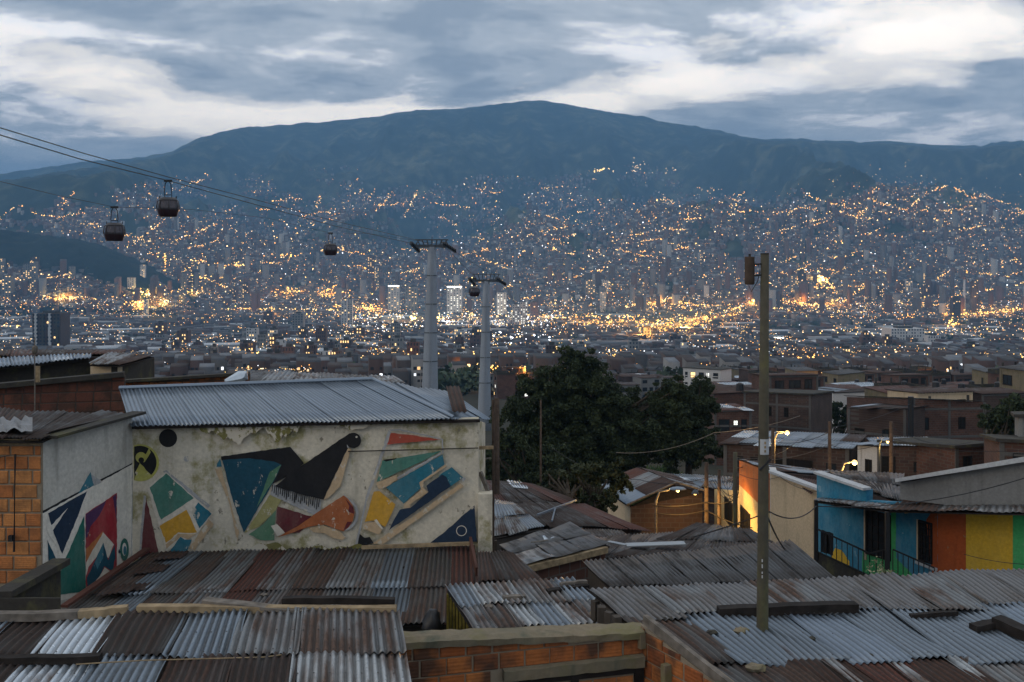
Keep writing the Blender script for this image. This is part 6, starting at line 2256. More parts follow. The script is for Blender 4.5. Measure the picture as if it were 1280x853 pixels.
main = [(838, 500, 24), (852, 498, 20), (612, 572, 18), (622, 600, 20), (650, 615, 18), (640, 585, 26), (680, 590, 30), (735, 585, 34), (790, 575, 32), (835, 565, 28), (875, 560, 24), (700, 605, 24), (770, 550, 34), (820, 525, 30), (700, 510, 34), (722, 462, 26), (700, 488, 34), (740, 490, 36), (668, 500, 30), (690, 530, 40), (740, 530, 44), (785, 510, 34), (800, 540, 38), (660, 540, 26), (830, 505, 26), (845, 535, 30), (645, 515, 18), (762, 560, 34), (720, 565, 34), (718, 448, 14), (735, 452, 13)]
tree('broad_tree', 'largest dark broad-crowned tree rising in the middle of the hillside', (4.6, 80, gz(4.6, 80)), .5, 8, clump_set(main, 80, 3), 700, .115, 3)
right = [(868, 495, 26), (880, 515, 22), (862, 525, 28), (878, 486, 13), (850, 552, 24), (885, 540, 14)]
tree('broad_tree', 'dark upright tree joined to the right side of the largest tree', (14.5, 84, gz(14.5, 84)), .35, 7, clump_set(right, 84, 5), 820, .115, 5)
left = [(640, 560, 22), (662, 585, 24), (628, 540, 16), (690, 580, 24), (655, 575, 20), (625, 520, 11)]
tree('broad_tree', 'lower dark tree left of the largest tree, beside the wooden pole', (.8, 72, gz(.8, 72)), .25, 5, clump_set(left, 72, 8), 760, .105, 8)
tree('low_tree', 'bushy low tree overhanging the broad red-brown roof', P(712, 640, 44), .18, 2.5, clump_set([(700, 612, 26), (730, 605, 26), (760, 598, 24), (680, 620, 18), (745, 622, 20), (775, 605, 14)], 46, 12), 620, .10, 12, 'leaf_low')
tree('low_tree', 'small leafy shrub tree between the rusty roof and the gable house', P(742, 640, 43), .12, 1.8, clump_set([(742, 622, 16), (755, 632, 14), (728, 630, 12), (764, 622, 10)], 43, 14), 620, .085, 14, 'leaf_low')
tree('low_tree', 'dark rounded tree at the right picture edge behind the slab roofs', (35.0, 75, gz(35, 75)), .25, 5, clump_set([(1252, 520, 26), (1270, 512, 20), (1238, 530, 16), (1280, 530, 22), (1256, 545, 18), (1300, 520, 22)], 76, 16), 520, .14, 16)
tree('low_tree', 'dark garden tree in front of the white two-storey house', (43.5, 140, gz(43.5, 140)), .2, 4, clump_set([(1030, 522, 13), (1045, 517, 14), (1018, 528, 10), (1056, 526, 10)], 140, 18), 420, .2, 18)
tree('low_tree', 'wider dark garden tree right of the first in front of the cream wing', (48, 150, gz(48, 150)), .2, 4, clump_set([(1062, 512, 10), (1072, 520, 12), (1050, 530, 9)], 150, 19), 420, .2, 19)


def grass_slope():
    r = np.random.default_rng(3)
    n = 16000
    x = r.uniform(-9, 16, n)
    y = r.uniform(58, 104, n)
    z = hgt(x, y)
    a = r.uniform(0, 2 * PI, n)
    hh = r.uniform(.2, .7, n)
    w = r.uniform(.06, .16, n)
    dx, dy = np.cos(a) * w, np.sin(a) * w
    lx, ly = r.normal(0, .15, n), r.normal(0, .15, n)
    v = np.stack([np.stack([x - dx, y - dy, z], -1), np.stack([x + dx, y + dy, z], -1), np.stack([x + lx + dx * .2, y + ly, z + hh], -1), np.stack([x + lx - dx * .2, y + ly, z + hh], -1)], 1).reshape(-1, 3)
    f = np.arange(n * 4).reshape(-1, 4)
    o = bulk_mesh('grass', v, f, None, M['grass'])
    tag(o, 'rough grass on the slope below the trees', 'grass', kind='stuff')


grass_slope()


# ================================================================== THE BARRIO: HOUSES ONE BY ONE
WALLS = {'red brick': 'brick_far', 'brown brick': 'brick_brown', 'grey plastered': 'grey_render', 'cream plastered': 'beige_render', 'white plastered': 'white_render', 'raw concrete': 'concrete'}
ROOFS = {'grey tin roof': 'steel_new', 'rusty tin roof': 'rust', 'pale tin roof': 'steel_bright', 'dark fibre roof': 'fibre_dark', 'red-brown roof': 'rust_red', 'flat slab roof': 'concrete_dark'}
PANE_DARK, PANE_WARM, PANE_WHITE = 'glass_dark', 'win_warm', 'win_white'


def proto_house(k):
    """one kind of small hillside house: wall, roof, windows, door, now and then a tank"""
    r = random.Random(100 + k)
    wn = r.choice(['red brick'] * 4 + ['brown brick'] * 4 + ['grey plastered', 'cream plastered', 'white plastered', 'raw concrete'])
    rn = r.choice(list(ROOFS))
    fl = r.choice([1, 2, 2, 3, 3, 4])
    w, d = r.uniform(4.6, 8), r.uniform(5, 7.5)
    hh = 2.7 * fl + r.uniform(.1, .5)
    h = bpy.data.objects.new('hillside_house', None)
    COL.objects.link(h)
    ORG[h.name] = Vector((0, 0, 0))
    sl = r.uniform(-.6, .5) if rn != 'flat slab roof' else 0.0
    x, y = w / 2, d / 2
    parts = []
    parts.append(MB().hexa([(-x, -y, -3), (x, -y, -3), (x, y, -3), (-x, y, -3)], [(-x, -y, hh), (x, -y, hh), (x, y, hh + sl), (-x, y, hh + sl)]).build('wall', M[WALLS[wn]], h))
    fm = MB()
    for f in range(1, fl + 1):
        fm.box((0, -y - .02, 2.7 * f - .1 if f < fl else hh - .14), (w + .06, .12, .22))
    for sx in (-x + .12, x - .12):
        fm.box((sx, -y - .035, hh / 2 - 1), (.26, .12, hh + 1.8))
    parts.append(fm.build('concrete_frame', M['frame_grey' if 'brick' in wn else WALLS[wn]], h))
    o = .3
    if rn == 'flat slab roof':
        mb = MB().box((0, 0, hh + .1), (w + .4, d + .4, .18))
        for sx, sy, lx, ly in ((0, -y, w, .15), (0, y, w, .15), (-x, 0, .15, d - .4), (x, 0, .15, d - .4)):
            mb.box((sx * .98, sy * .98, hh + .45), (lx, ly, .5))
        for _ in range(r.randint(2, 5)):
            bx, by = r.choice((-.46, .46, 0)) * w, r.choice((-.46, .46)) * d
            mb.box((bx, by, hh + .9), (.22, .22, 1.6))
        parts.append(mb.build('roof', M['concrete_dark'], h))
    else:
        q = [Vector((-x - o, -y - o, hh + .02)), Vector((x + o, -y - o, hh + .02)), Vector((x + o, y + o, hh + sl + .12)), Vector((-x - o, y + o, hh + sl + .12))]
        rf = sheet(h, q, M[ROOFS[rn]], .45, .035, .06, 4, 2, 'roof', .03, .03)
        parts.append(rf)
    lit = r.choice([0, 0, 1, 1, 2])
    spots = [(fx, f) for f in range(fl) for fx in (-.30, .02, .30)]
    r.shuffle(spots)
    nw = 0
    for i, (fx, f) in enumerate(spots[:r.randint(fl + 1, 3 * fl)]):
        pane = (PANE_WARM if r.random() < .75 else PANE_WHITE) if i < lit else PANE_DARK
        cx, cz = fx * w, f * 2.7 + 1.6
        ww, wh = r.choice([.5, .6, .8]), r.choice([.5, .6])
        mb = MB()
        for a, b_ in (((-ww - .07, -wh), (-ww, wh)), ((ww, -wh), (ww + .07, wh)), ((-ww - .07, wh), (ww + .07, wh + .07)), ((-ww - .12, -wh - .09), (ww + .12, -wh)), ((-.03, -wh), (.03, wh))):
            mb.hexa([(cx + a[0], -y - .07, cz + a[1]), (cx + b_[0], -y - .07, cz + a[1]), (cx + b_[0], -y + .02, cz + a[1]), (cx + a[0], -y + .02, cz + a[1])],
                    [(cx + a[0], -y - .07, cz + b_[1]), (cx + b_[0], -y - .07, cz + b_[1]), (cx + b_[0], -y + .02, cz + b_[1]), (cx + a[0], -y + .02, cz + b_[1])])
        mb.hexa([(cx - ww, -y - .02, cz - wh), (cx + ww, -y - .02, cz - wh), (cx + ww, -y + .01, cz - wh), (cx - ww, -y + .01, cz - wh)],
                [(cx - ww, -y - .02, cz + wh), (cx + ww, -y - .02, cz + wh), (cx + ww, -y + .01, cz + wh), (cx - ww, -y + .01, cz + wh)], 1)
        parts.append(mb.build('window', [M['wood_dark'], M[pane]], h))
        nw += 1
    dx = r.uniform(-.15, .15) * w
    if r.random() < .6:
        parts.append(MB().box((dx + .9, -y - .02, 1.0), (.9, .08, 2.0)).build('door', M['wood_dark'], h))
    if r.random() < .45:
        parts.append(MB().tube([(x * .4, y * .3, hh + sl * .6), (x * .4, y * .3, hh + sl * .6 + 1.1), (x * .4, y * .3, hh + sl * .6 + 1.25)], [.55, .5, .2], 10).build('water_tank', M['black_metal'], h))
    if r.random() < .35 and fl > 1:
        parts.append(MB().box((0, -y - .45, 2.7), (w * .7, .9, .12)).box((0, -y - .88, 3.15), (w * .7, .05, .8)).build('balcony', M['concrete'], h))
    floors = ('one-storey', 'two-storey', 'three-storey', 'four-storey')[fl - 1]
    litt = ('all dark', 'one lit window', 'lit windows')[lit]
    return h, parts, dict(wall=wn, roof=rn, floors=floors, lit=litt, w=w, d=d, tank=any(p.name.startswith('water') for p in parts))


OCC = [(P(983, 556, 74).xy, 9), (P(1134, 559, 70).xy, 8), (P(1085, 557, 71).xy, 6), (P(1096, 511, 98).xy, 12), (P(1186, 500, 99).xy, 14), (P(1217, 560, 66).xy, 8), (P(1290, 552, 58).xy, 8), (P(916, 515, 112).xy, 10),
       (P(972, 492, 126).xy, 14), (P(1029, 490, 170).xy, 12), (P(1060, 491, 168).xy, 12), (P(878, 461, 298).xy, 20), (Vector((43.5, 140)), 6), (Vector((48, 150)), 6), (P(540, 487, 170).xy, 8), (P(608, 510, 205).xy, 8)]
LAND = [(600, 'far pylon'), (660, 'tree crown'), (760, 'tree top'), (880, 'tree end'), (955, 'concrete pole'), (1010, 'white house'), (1060, 'cream wing'), (1135, 'chimney pipe'), (1200, 'blank block'), (1255, 'edge tree')]
FAR_SPOTS = []


SAME = {}
ORD = ['first', 'second', 'third', 'fourth', 'fifth', 'sixth', 'seventh', 'eighth', 'ninth']


def tell_apart(same):
    """look-alikes that share a label are counted from the left"""
    for lab, os_ in same.items():
        if len(os_) > 1:
            os_.sort(key=lambda t: t[0])
            for i, (_, o) in enumerate(os_):
                w = ('leftmost' if i == 0 else 'rightmost' if i == len(os_) - 1 else 'middle' if len(os_) == 3 else ORD[i] + '-from-left') + ' ' + lab
                if len(w.split()) > 16:
                    w = w.replace(' rows ', ' ')
                o['label'] = w


def barrio():
    protos = [proto_house(k) for k in range(26)]
    r = random.Random(21)
    spots = []
    ang = math.radians(14)
    ca, sa = math.cos(ang), math.sin(ang)
    for i in range(-70, 95):
        for j in range(0, 72):
            u = i * 8.7 + (j % 2) * 4 + r.uniform(-1.2, 1.2)
            v = 40 + j * 10.3 + (3.5 if j % 3 == 2 else 0) + r.uniform(-1.2, 1.2)
            x, y = u * ca - v * sa, u * sa + v * ca
            if y < 92 or y > 700 or (y < 118 and x < 22):
                continue
            px = CX + F * x / y
            if not -60 < px < 1340:
                continue
            if any((Vector((x, y)) - o).length < rr for o, rr in OCC):
                continue
            z = gz(x, y)
            yb = HY - F * z / y
            hidden = (px < 612 and yb > 478) or (610 < px < 895 and yb > 502) or (px < 200 and yb > 440)
            if hidden and y < 450:
                continue
            if fbm(np.array([x / 45.0]), np.array([y / 45.0]), 9, 2)[0] > .66:
                continue          # yards with trees
            spots.append((y, x, z, px, hidden))
    spots.sort()
    near = [s for s in spots if not s[4]][:296]
    lim = max(s[0] for s in near)
    FAR_SPOTS.extend([(s[1], s[0]) for s in spots if s[0] > lim])
    seen, used = {}, [False] * len(protos)
    for (y, x, z, px, _) in near:
        k = r.randrange(len(protos))
        h, parts, info = protos[k]
        rz = ang + r.choice([0, 0, 0, PI / 2, -PI / 2]) + r.uniform(-.08, .08)
        if not used[k]:
            o = h
            used[k] = True
        else:
            o = h.copy()
            COL.objects.link(o)
            for p in parts:
                c = p.copy()
                COL.objects.link(c)
                c.parent = o
        o.location = (x, y, z)
        o.rotation_euler = (0, 0, rz)
        below = 'below' if px > 0 else ''
        ln = min(LAND, key=lambda t: abs(t[0] - px))
        band = 'front' if y < 165 else 'near' if y < 215 else 'middle' if y < 280 else 'upper' if y < 350 else 'back'
        side = 'behind' if abs(px - ln[0]) < 14 else ('left of' if px < ln[0] else 'right of')
        lab = f"{info['floors']} {info['wall']} house, {info['roof']}, {info['lit']}, {band} rows {side} {ln[1]}"
        SAME.setdefault(lab, []).append((px, o))
        tag(o, lab, 'house', 'small houses stepping down the hillside')
    tell_apart(SAME)
    for k, (h, parts, _) in enumerate(protos):
        if not used[k]:
            for p in parts:
                bpy.data.objects.remove(p)
            bpy.data.objects.remove(h)


barrio()


# ================================================================== THE CITY BEYOND, AS STUFF
BRICKS = 0.30 * np.array([(0.22, .12, .09), (.19, .11, .09), (.26, .16, .12), (.17, .12, .10), (.34, .32, .30), (.24, .24, .25), (.60, .58, .55), (.19, .18, .18), (.25, .14, .10)])
ROOFC = 0.21 * np.array([(.20, .12, .09), (.15, .10, .09), (.19, .20, .22), (.30, .32, .36), (.11, .11, .12), (.22, .14, .11), (.15, .15, .17), (.60, .64, .70)])


def boxes(name, x, y, z0, w, d, h, rot, cw, cr, label, cat):
    n = len(x)
    sx = np.array([-1, 1, 1, -1]) * .5
    sy = np.array([-1, -1, 1, 1]) * .5
    c, s = np.cos(rot)[:, None], np.sin(rot)[:, None]
    px, py = sx * w[:, None], sy * d[:, None]
    X, Y = x[:, None] + px * c - py * s, y[:, None] + px * s + py * c
    zb, zt = np.broadcast_to(z0[:, None], X.shape), np.broadcast_to((z0 + h)[:, None], X.shape)
    # roofs pitched a little: the back edge lifted
    lift = np.stack([np.zeros(n), np.zeros(n), h * .10, h * .10], 1)
    v = np.concatenate([np.stack([X, Y, zb], -1), np.stack([X, Y, zt + lift], -1)], 1).reshape(-1, 3)
    o = (np.arange(n) * 8)[:, None, None]
    q = np.array([[4, 5, 6, 7], [0, 1, 5, 4], [1, 2, 6, 5], [2, 3, 7, 6], [3, 0, 4, 7]])[None]
    f = (o + q).reshape(-1, 4)
    t = np.repeat(cw[:, None, :], 5, 1)
    t[:, 0] = cr
    ob = bulk_mesh(name, v, f, t.reshape(-1, 3), M['far_tint'])
    return tag(ob, label, cat, kind='stuff')


LTX = [-300, 0, 30, 60, 100, 140, 200, 250, 320, 380, 430, 470, 540, 560, 600, 640, 700, 740, 780, 800, 850, 900, 960, 985, 1000, 1040, 1100, 1140, 1180, 1220, 1280, 1600]
LTY = [275, 272, 262, 250, 244, 232, 224, 222, 218, 214, 208, 214, 222, 228, 216, 222, 219, 216, 206, 206, 218, 230, 243, 240, 236, 234, 224, 230, 236, 246, 260, 270]


def built_up(px, py):
    """how densely the far slope is built where the photograph shows (px, py): 0..1"""
    top = np.interp(px, LTX, LTY)
    e = np.clip((py - top) / 26, 0, 1)
    n = fbm(px / 40 + 3, py / 17, 77, 4)
    den = np.clip((n - .41 + .24 * np.clip((py - top) / 110, 0, 1)) * 4.0, 0, 1) * (.25 + .75 * e)
    dark = np.exp(-(((px - 500) / 75) ** 2 + ((py - 292) / 13) ** 2)) + .9 * np.exp(-(((px - 800) / 40) ** 2 + ((py - 243) / 14) ** 2)) + .8 * np.exp(-(((px - 580) / 40) ** 2 + ((py - 262) / 16) ** 2)) + .7 * np.exp(-(((px - 1075) / 30) ** 2 + ((py - 322) / 9) ** 2)) + .7 * np.exp(-(((px - 1010) / 26) ** 2 + ((py - 272) / 9) ** 2))
    den = den * np.clip(1 - dark, 0, 1)
    hill = (px < 250) & (py < np.interp(px, HLX, HLY) + np.where(px < 190, 45 - 0.0 * px, 10)) & (py > np.interp(px, HLX, HLY) - 3)
    return np.where((py > top) & ~hill, den, 0)


def far_city():
    r = np.random.default_rng(5)
    # valley: real street grids, thinning out with distance
    xs, ys, ws, ds, hs, rt = [], [], [], [], [], []
    for (y0, y1, st, lo, hi) in ((350, 800, 11, 6, 9), (800, 1500, 14, 8, 11.5), (1500, 2750, 22, 12, 20)):
        nv = int((y1 - y0) / (st * 1.15))
        for j in range(nv):
            v = y0 + j * st * 1.15
            half = v * .60
            nu = int(2 * half / st)
            u = -half + (np.arange(nu) + r.uniform(-.2, .2, nu)) * st
            vv = v + r.uniform(-.25, .25, nu) * st
            keep = (fbm(u / 150, vv / 150, 31, 3) < .60) & (np.abs((u * .8 + vv * .35) % 140) > 12)
            u, vv = u[keep], vv[keep]
            xs.append(u)
            ys.append(vv)
            ws.append(r.uniform(lo, hi, len(u)))
            ds.append(r.uniform(lo, hi, len(u)))
            hs.append(r.choice([3.2, 5.8, 5.8, 8.5, 8.5, 11, 14], len(u)))
            rt.append(np.full(len(u), .24) + (np.floor(u / 420) % 3) * .25)
    x, y, w, d, h, t = (np.concatenate(a) for a in (xs, ys, ws, ds, hs, rt))
    x2 = np.array([s[0] for s in FAR_SPOTS])
    lim = min(s[1] for s in FAR_SPOTS)
    px = CX + F * x / y
    ok = (y > 700) | ((px < 600) & (y > 420) & False)
    x, y, w, d, h, t = x[ok], y[ok], w[ok], d[ok], h[ok], t[ok]
    y2 = np.array([s[1] for s in FAR_SPOTS])
    n2 = len(x2)
    x, y = np.concatenate([x, x2]), np.concatenate([y, y2])
    w, d = np.concatenate([w, r.uniform(5, 8, n2)]), np.concatenate([d, r.uniform(4.5, 7, n2)])
    h, t = np.concatenate([h, r.choice([3.2, 5.8, 5.8, 8.5, 8.5, 11, 14], n2)]), np.concatenate([t, np.full(n2, .24)])
    n = len(x)
    jit = r.uniform(.75, 1.25, (n, 1))
    boxes('distant_houses', x, y, hgt(x, y) - 3, w, d, h + 3, t, BRICKS[r.integers(0, len(BRICKS), n)] * jit, ROOFC[r.integers(0, len(ROOFC), n)] * jit,
          'brick houses and roofs packed across the valley floor', 'houses')
    zz = hgt(x, y)
    k = np.where(y < 1250)[0]
    vs, ts, lv, lt = [], [], [], []
    tt_ = t
    for i in k:
        c, s = math.cos(tt_[i]), math.sin(tt_[i])
        for fl in range(int(h[i] / 2.9)):
            for u in (-.32, 0.0, .32):
                q = r.random()
                if q < .3:
                    continue
                lit = q > (.86 if y[i] < 900 else .78)
                ww, wh = r.uniform(.45, .8), r.uniform(.5, .75)
                cz = zz[i] + fl * 2.8 + 1.7
                qs = []
                for a_, b_ in ((-ww, -wh), (ww, -wh), (ww, wh), (-ww, wh)):
                    lx, ly = u * w[i] + a_, -d[i] / 2 - .06
                    qs.append((x[i] + lx * c - ly * s, y[i] + lx * s + ly * c, cz + b_))
                if lit:
                    lv += qs
                    lt.append(np.array(((1.0, .62, .25), (1.0, .78, .45), (.9, .95, 1.0))[r.integers(0, 3)]) * r.uniform(.4, 1.6))
                else:
                    vs += qs
                    ts.append((.012, .013, .016))
    o = bulk_mesh('distant_windows', np.array(vs), np.arange(len(vs)).reshape(-1, 4), np.array(ts), M['far_tint'])
    tag(o, 'dark windows in the packed valley houses', 'windows', kind='stuff')
    o = bulk_mesh('lit_windows', np.array(lv), np.arange(len(lv)).reshape(-1, 4), np.array(lt), M['far_light'])
    tag(o, 'lit windows in the packed valley houses', 'windows', kind='stuff')
    # long sheds and halls in the flat of the valley
    n = 210
    px, py = r.uniform(-60, 1340, n), r.uniform(398, 450, n)
    D = cast(px, py)
    k = ~np.isnan(D)
    px, py, D = px[k], py[k], D[k]
    n = len(D)
    x, y = (px - CX) / F * D, D
    boxes('industrial_halls', x, y, hgt(x, y) - 2, r.uniform(30, 95, n), r.uniform(18, 40, n), r.uniform(9, 14, n), r.choice([.1, .35, .2], n) + r.uniform(-.1, .1, n),
          np.array([(.16, .16, .16)]) * r.uniform(.4, 1.4, (n, 1)), np.array([(.25, .27, .29)]) * r.uniform(.3, 2.0, (n, 1)), 'long pale-roofed halls across the valley floor', 'halls')
    # houses up the far slopes
    N = 72000
    px, py = r.uniform(-80, 1360, N), r.uniform(205, 402, N)
    keep = r.random(N) < built_up(px, py) * .85
    px, py = px[keep], py[keep]
    D = cast(px, py)
    k = ~np.isnan(D) & (D > 2600)
    px, py, D = px[k], py[k], D[k]
    n = len(D)
    x, y = (px - CX) / F * D, D
    jit = r.uniform(.7, 1.3, (n, 1))
    s = np.where(D < 3200, r.uniform(9, 17, n), r.uniform(8, 15, n))
    tall = r.random(n) < .012 * (D < 3600)
    boxes('slope_houses', x, y, hgt(x, y) - 4, s, s * r.uniform(.7, 1.1, n), np.where(tall, r.uniform(30, 60, n), r.uniform(6, 13, n)) + 4, r.uniform(-.5, .5, n),
          1.7 * BRICKS[r.integers(0, len(BRICKS), n)] * jit, 1.8 * ROOFC[r.integers(0, len(ROOFC), n)] * jit, 'brick houses climbing the far mountain slope', 'houses')


far_city()


def far_trees():
    """crowns between the far houses: leaf clusters, uncounted"""
    r = np.random.default_rng(8)
    N = 2600
    px = r.uniform(-40, 1320, N)
    py = np.concatenate([r.uniform(395, 500, N // 2), r.uniform(330, 470, N - N // 2)])
    band = fbm(px / 90, py / 14, 55, 3)
    keep = band > .50
    # the green belt by the river on the right
    ex = r.uniform(960, 1330, 500)
    ey = 407 + 3 * np.sin(ex / 30) + r.normal(0, 4, 500)
    ex2, ey2 = r.uniform(1010, 1250, 260), r.normal(441, 4, 260)
    ex3, ey3 = r.uniform(1180, 1290, 150), r.normal(430, 5, 150)
    ex4, ey4 = r.uniform(670, 770, 220), r.normal(379, 7, 220)
    px, py = np.concatenate([px[keep], ex, ex2, ex3, ex4]), np.concatenate([py[keep], ey, ey2, ey3, ey4])
    D = cast(px, py)
    k = ~np.isnan(D) & (D > 380)
    px, D = px[k], D[k]
    x, y = (px - CX) / F * D, D
    z = hgt(x, y)
    n = len(x)
    R = r.uniform(3.0, 6.5, n)
    m = 46
    dv = r.normal(size=(n, m, 3))
    dv /= np.linalg.norm(dv, axis=2)[..., None]
    rad = r.uniform(.45, 1, (n, m, 1))
    c = np.stack([x, y, z + R * .95], -1)[:, None, :] + dv * rad * (R[:, None] * np.array([1.15, 1.15, .85]))[:, None, :]
    t1 = r.normal(size=(n, m, 3))
    t1 /= np.linalg.norm(t1, axis=2)[..., None]
    t2 = np.cross(t1, r.normal(size=(n, m, 3)))
    t2 /= np.linalg.norm(t2, axis=2)[..., None]
    s = (R * .34)[:, None, None] * r.uniform(.6, 1.3, (n, m, 1))
    v = np.stack([c - t1 * s, c + t2 * s * .7, c + t1 * s, c - t2 * s * .7], 2).reshape(-1, 3)
    f = np.arange(len(v)).reshape(-1, 4)
    tint = np.repeat(np.array([[.032, .05, .026]]) * r.uniform(.6, 1.5, (n, 1)), m, 0)
    o = bulk_mesh('distant_trees', v, f, tint, M['far_tint'])
    tag(o, 'dark tree crowns scattered between the valley roofs', 'trees', kind='stuff')


far_trees()


# ---- tower blocks
TB = {}


def tower_block(label, px, y_top, y_base, wpx, wall_mat='grey', lit=.25, cols=4, crown=None, depth=None, white=False, group='tower blocks standing in the valley', bands=0):
    D = float(cast(np.array([px]), np.array([y_base]))[0])
    base = P(px, y_base, D)
    w, hgt_m = wpx / F * D, (y_base - y_top) / F * D
    d = depth or w * .8
    h = thing('tower_block', label, 'tower block', base, group)
    m = {'grey': 'grey_render', 'white': 'white_render', 'brick': 'brick_far', 'pale': 'concrete_pale', 'brown': 'brick_brown'}[wall_mat]
    zt = base.z + hgt_m
    MB().box((base.x, base.y + d / 2, base.z + hgt_m / 2 - 5), (w, d, hgt_m + 10)).build('body', M[m], h)
    TB.setdefault(label, []).append((px, h))
    MB().box((base.x, base.y + d / 2, zt + 1.2), (w * .45, d * .5, 3)).build('roof_house', M['concrete_dark'], h)
    for k in range(bands):
        x = base.x - w / 2 + w * (k + .5) / bands
        MB().box((x, base.y - .6, base.z + hgt_m / 2), (w / bands * .42, 1.4, hgt_m)).build('facade_bay', M['concrete_pale' if k % 2 == 0 else 'concrete_dark'], h)
    r = random.Random(int(px * 7 + y_top))
    nf = max(4, int(hgt_m / 4.2))
    a, b = MB(), MB()
    for f in range(nf):
        for c in range(cols):
            if r.random() > .9:
                continue
            x = base.x - w / 2 + w * (c + .5) / cols
            z = base.z + (f + .6) * hgt_m / nf
            t = a if r.random() < lit else b
            t.box((x, base.y - (.05 if not bands else 1.35), z), (w / cols * .42, .3, hgt_m / nf * .5))
    for mb, mm in ((a, 'win_white' if white else 'win_warm'), (b, 'glass_dark')):
        if mb.v:
            o = mb.build('window', M[mm], h)
            o['kind'] = 'stuff'
    if crown:
        MB().box((base.x, base.y - .3, zt - 1.5), (w * .96, .8, 3)).build('lit_crown', M[crown], h)
    return h


tower_block('slab tower with four pale ribs rising over the upper left roofs', 58, 392, 448, 35, 'brown', .04, 8, None, None, False, bands=4)
tower_block('slim pale twin tower left of centre, bright left half', 430, 374, 414, 7, 'pale', .05, 2)
tower_block('slim tan twin tower left of centre, right half', 437.5, 374, 414, 6, 'beige' if False else 'white', .1, 2)
tower_block('pale lit tower left of the nearer pylon', 492, 357, 394, 14, 'pale', .3, 4, 'hall_white')
tower_block('dim wide tower between the lit tower and the nearer pylon', 514, 359, 392, 15, 'grey', .2, 4)
tower_block('bright tower with a white glowing crown between the two pylons', 568, 358, 398, 19, 'pale', .4, 5, 'hall_white', None, True)
tower_block('short tower just right of the glowing crown tower', 586, 366, 396, 11, 'grey', .25, 3)
tower_block('pale lit tower right of the farther pylon', 627, 366, 400, 12, 'pale', .35, 3, None, None, True)
tower_block('white-windowed tower right of centre, left of three', 645, 381, 414, 9, 'white', .45, 3, None, None, True)
tower_block('white-windowed tower right of centre, middle of three', 655, 378, 414, 9, 'white', .5, 3, None, None, True)
tower_block('reddish tower right of centre, rightmost of three', 668, 378, 404, 10, 'brick', .15, 3)
tower_block('brick block with lit column of windows left of the nearer pylon', 516, 428, 468, 15, 'brick', .3, 4)
tower_block('dark block with a stack of yellow windows over the tree', 690, 432, 468, 15, 'brown', .3, 4)
tower_block('grey tower far beyond the orange crossing', 738, 350, 374, 12, 'grey', .25, 4)
tower_block('pale tower pair member in the middle of the far city', 757, 350, 372, 8, 'pale', .2, 3)
tower_block('wide white institution block right of centre', 1135, 411, 434, 42, 'white', .05, 12)
tower_block('white wing beside the wide institution block', 1168, 420, 438, 16, 'white', .03, 5)
tower_block('brown tower beside the floodlit column', 1219, 352, 396, 8, 'brown', .15, 3)
tower_block('dim tower left of the floodlit column', 1196, 372, 400, 10, 'brown', .1, 3)
tower_block('hazy twin tower at the left under the wooded hill', 33, 330, 372, 9, 'grey', .3, 3)
tower_block('hazy twin tower at the left, taller one', 41, 327, 372, 8, 'grey', .3, 3)
tower_block('dark block at the left picture edge', 8, 345, 384, 12, 'grey', .2, 3)
tower_block('brick tower with orange lights left of centre', 335, 390, 410, 12, 'brick', .2, 3)
tower_block('dark tower left of centre over the mural house', 372, 392, 420, 14, 'grey', .12, 4)
tower_block('brown-red block low over the mural house ridge', 345, 432, 462, 12, 'brick', .25, 3)
tower_block('brick block with scattered lights over the mural house ridge', 360, 434, 464, 14, 'brick', .3, 4)
rr_ = random.Random(9)
FAR_LAND = [(60, 'wooded hill'), (210, 'upper gondola'), (310, 'left valley strip'), (413, 'lone gondola'), (470, 'lit halls'), (540, 'nearer pylon'), (568, 'glowing crown tower'), (608, 'farther pylon'), (655, 'white-windowed towers'), (750, 'pale far pair'), (840, 'orange crossing'), (950, 'concrete pole'), (1026, 'bright yellow cluster'), (1135, 'institution block'), (1205, 'floodlit column')]
for k in range(42):
    px = rr_.choice([rr_.uniform(560, 700), rr_.uniform(720, 860), rr_.uniform(960, 1010), rr_.uniform(1090, 1160), rr_.uniform(0, 320), rr_.uniform(380, 560)])
    yb = rr_.uniform(345, 396)
    ln_ = min(FAR_LAND, key=lambda t: abs(t[0] - px))
    col_ = rr_.choice(['grey', 'brick', 'pale', 'brown'])
    ht_ = rr_.uniform(14, 30)
    tower_block(f"hazy {'tall' if ht_ > 24 else 'mid-height' if ht_ > 18 else 'short'} {col_} tower block {'at the foot of' if yb > 375 else 'high on'} the slope, near the {ln_[1]}", px, yb - ht_, yb, rr_.uniform(5, 9), col_, rr_.uniform(.15, .4), 3, group='hazy tower blocks crowding the far city')

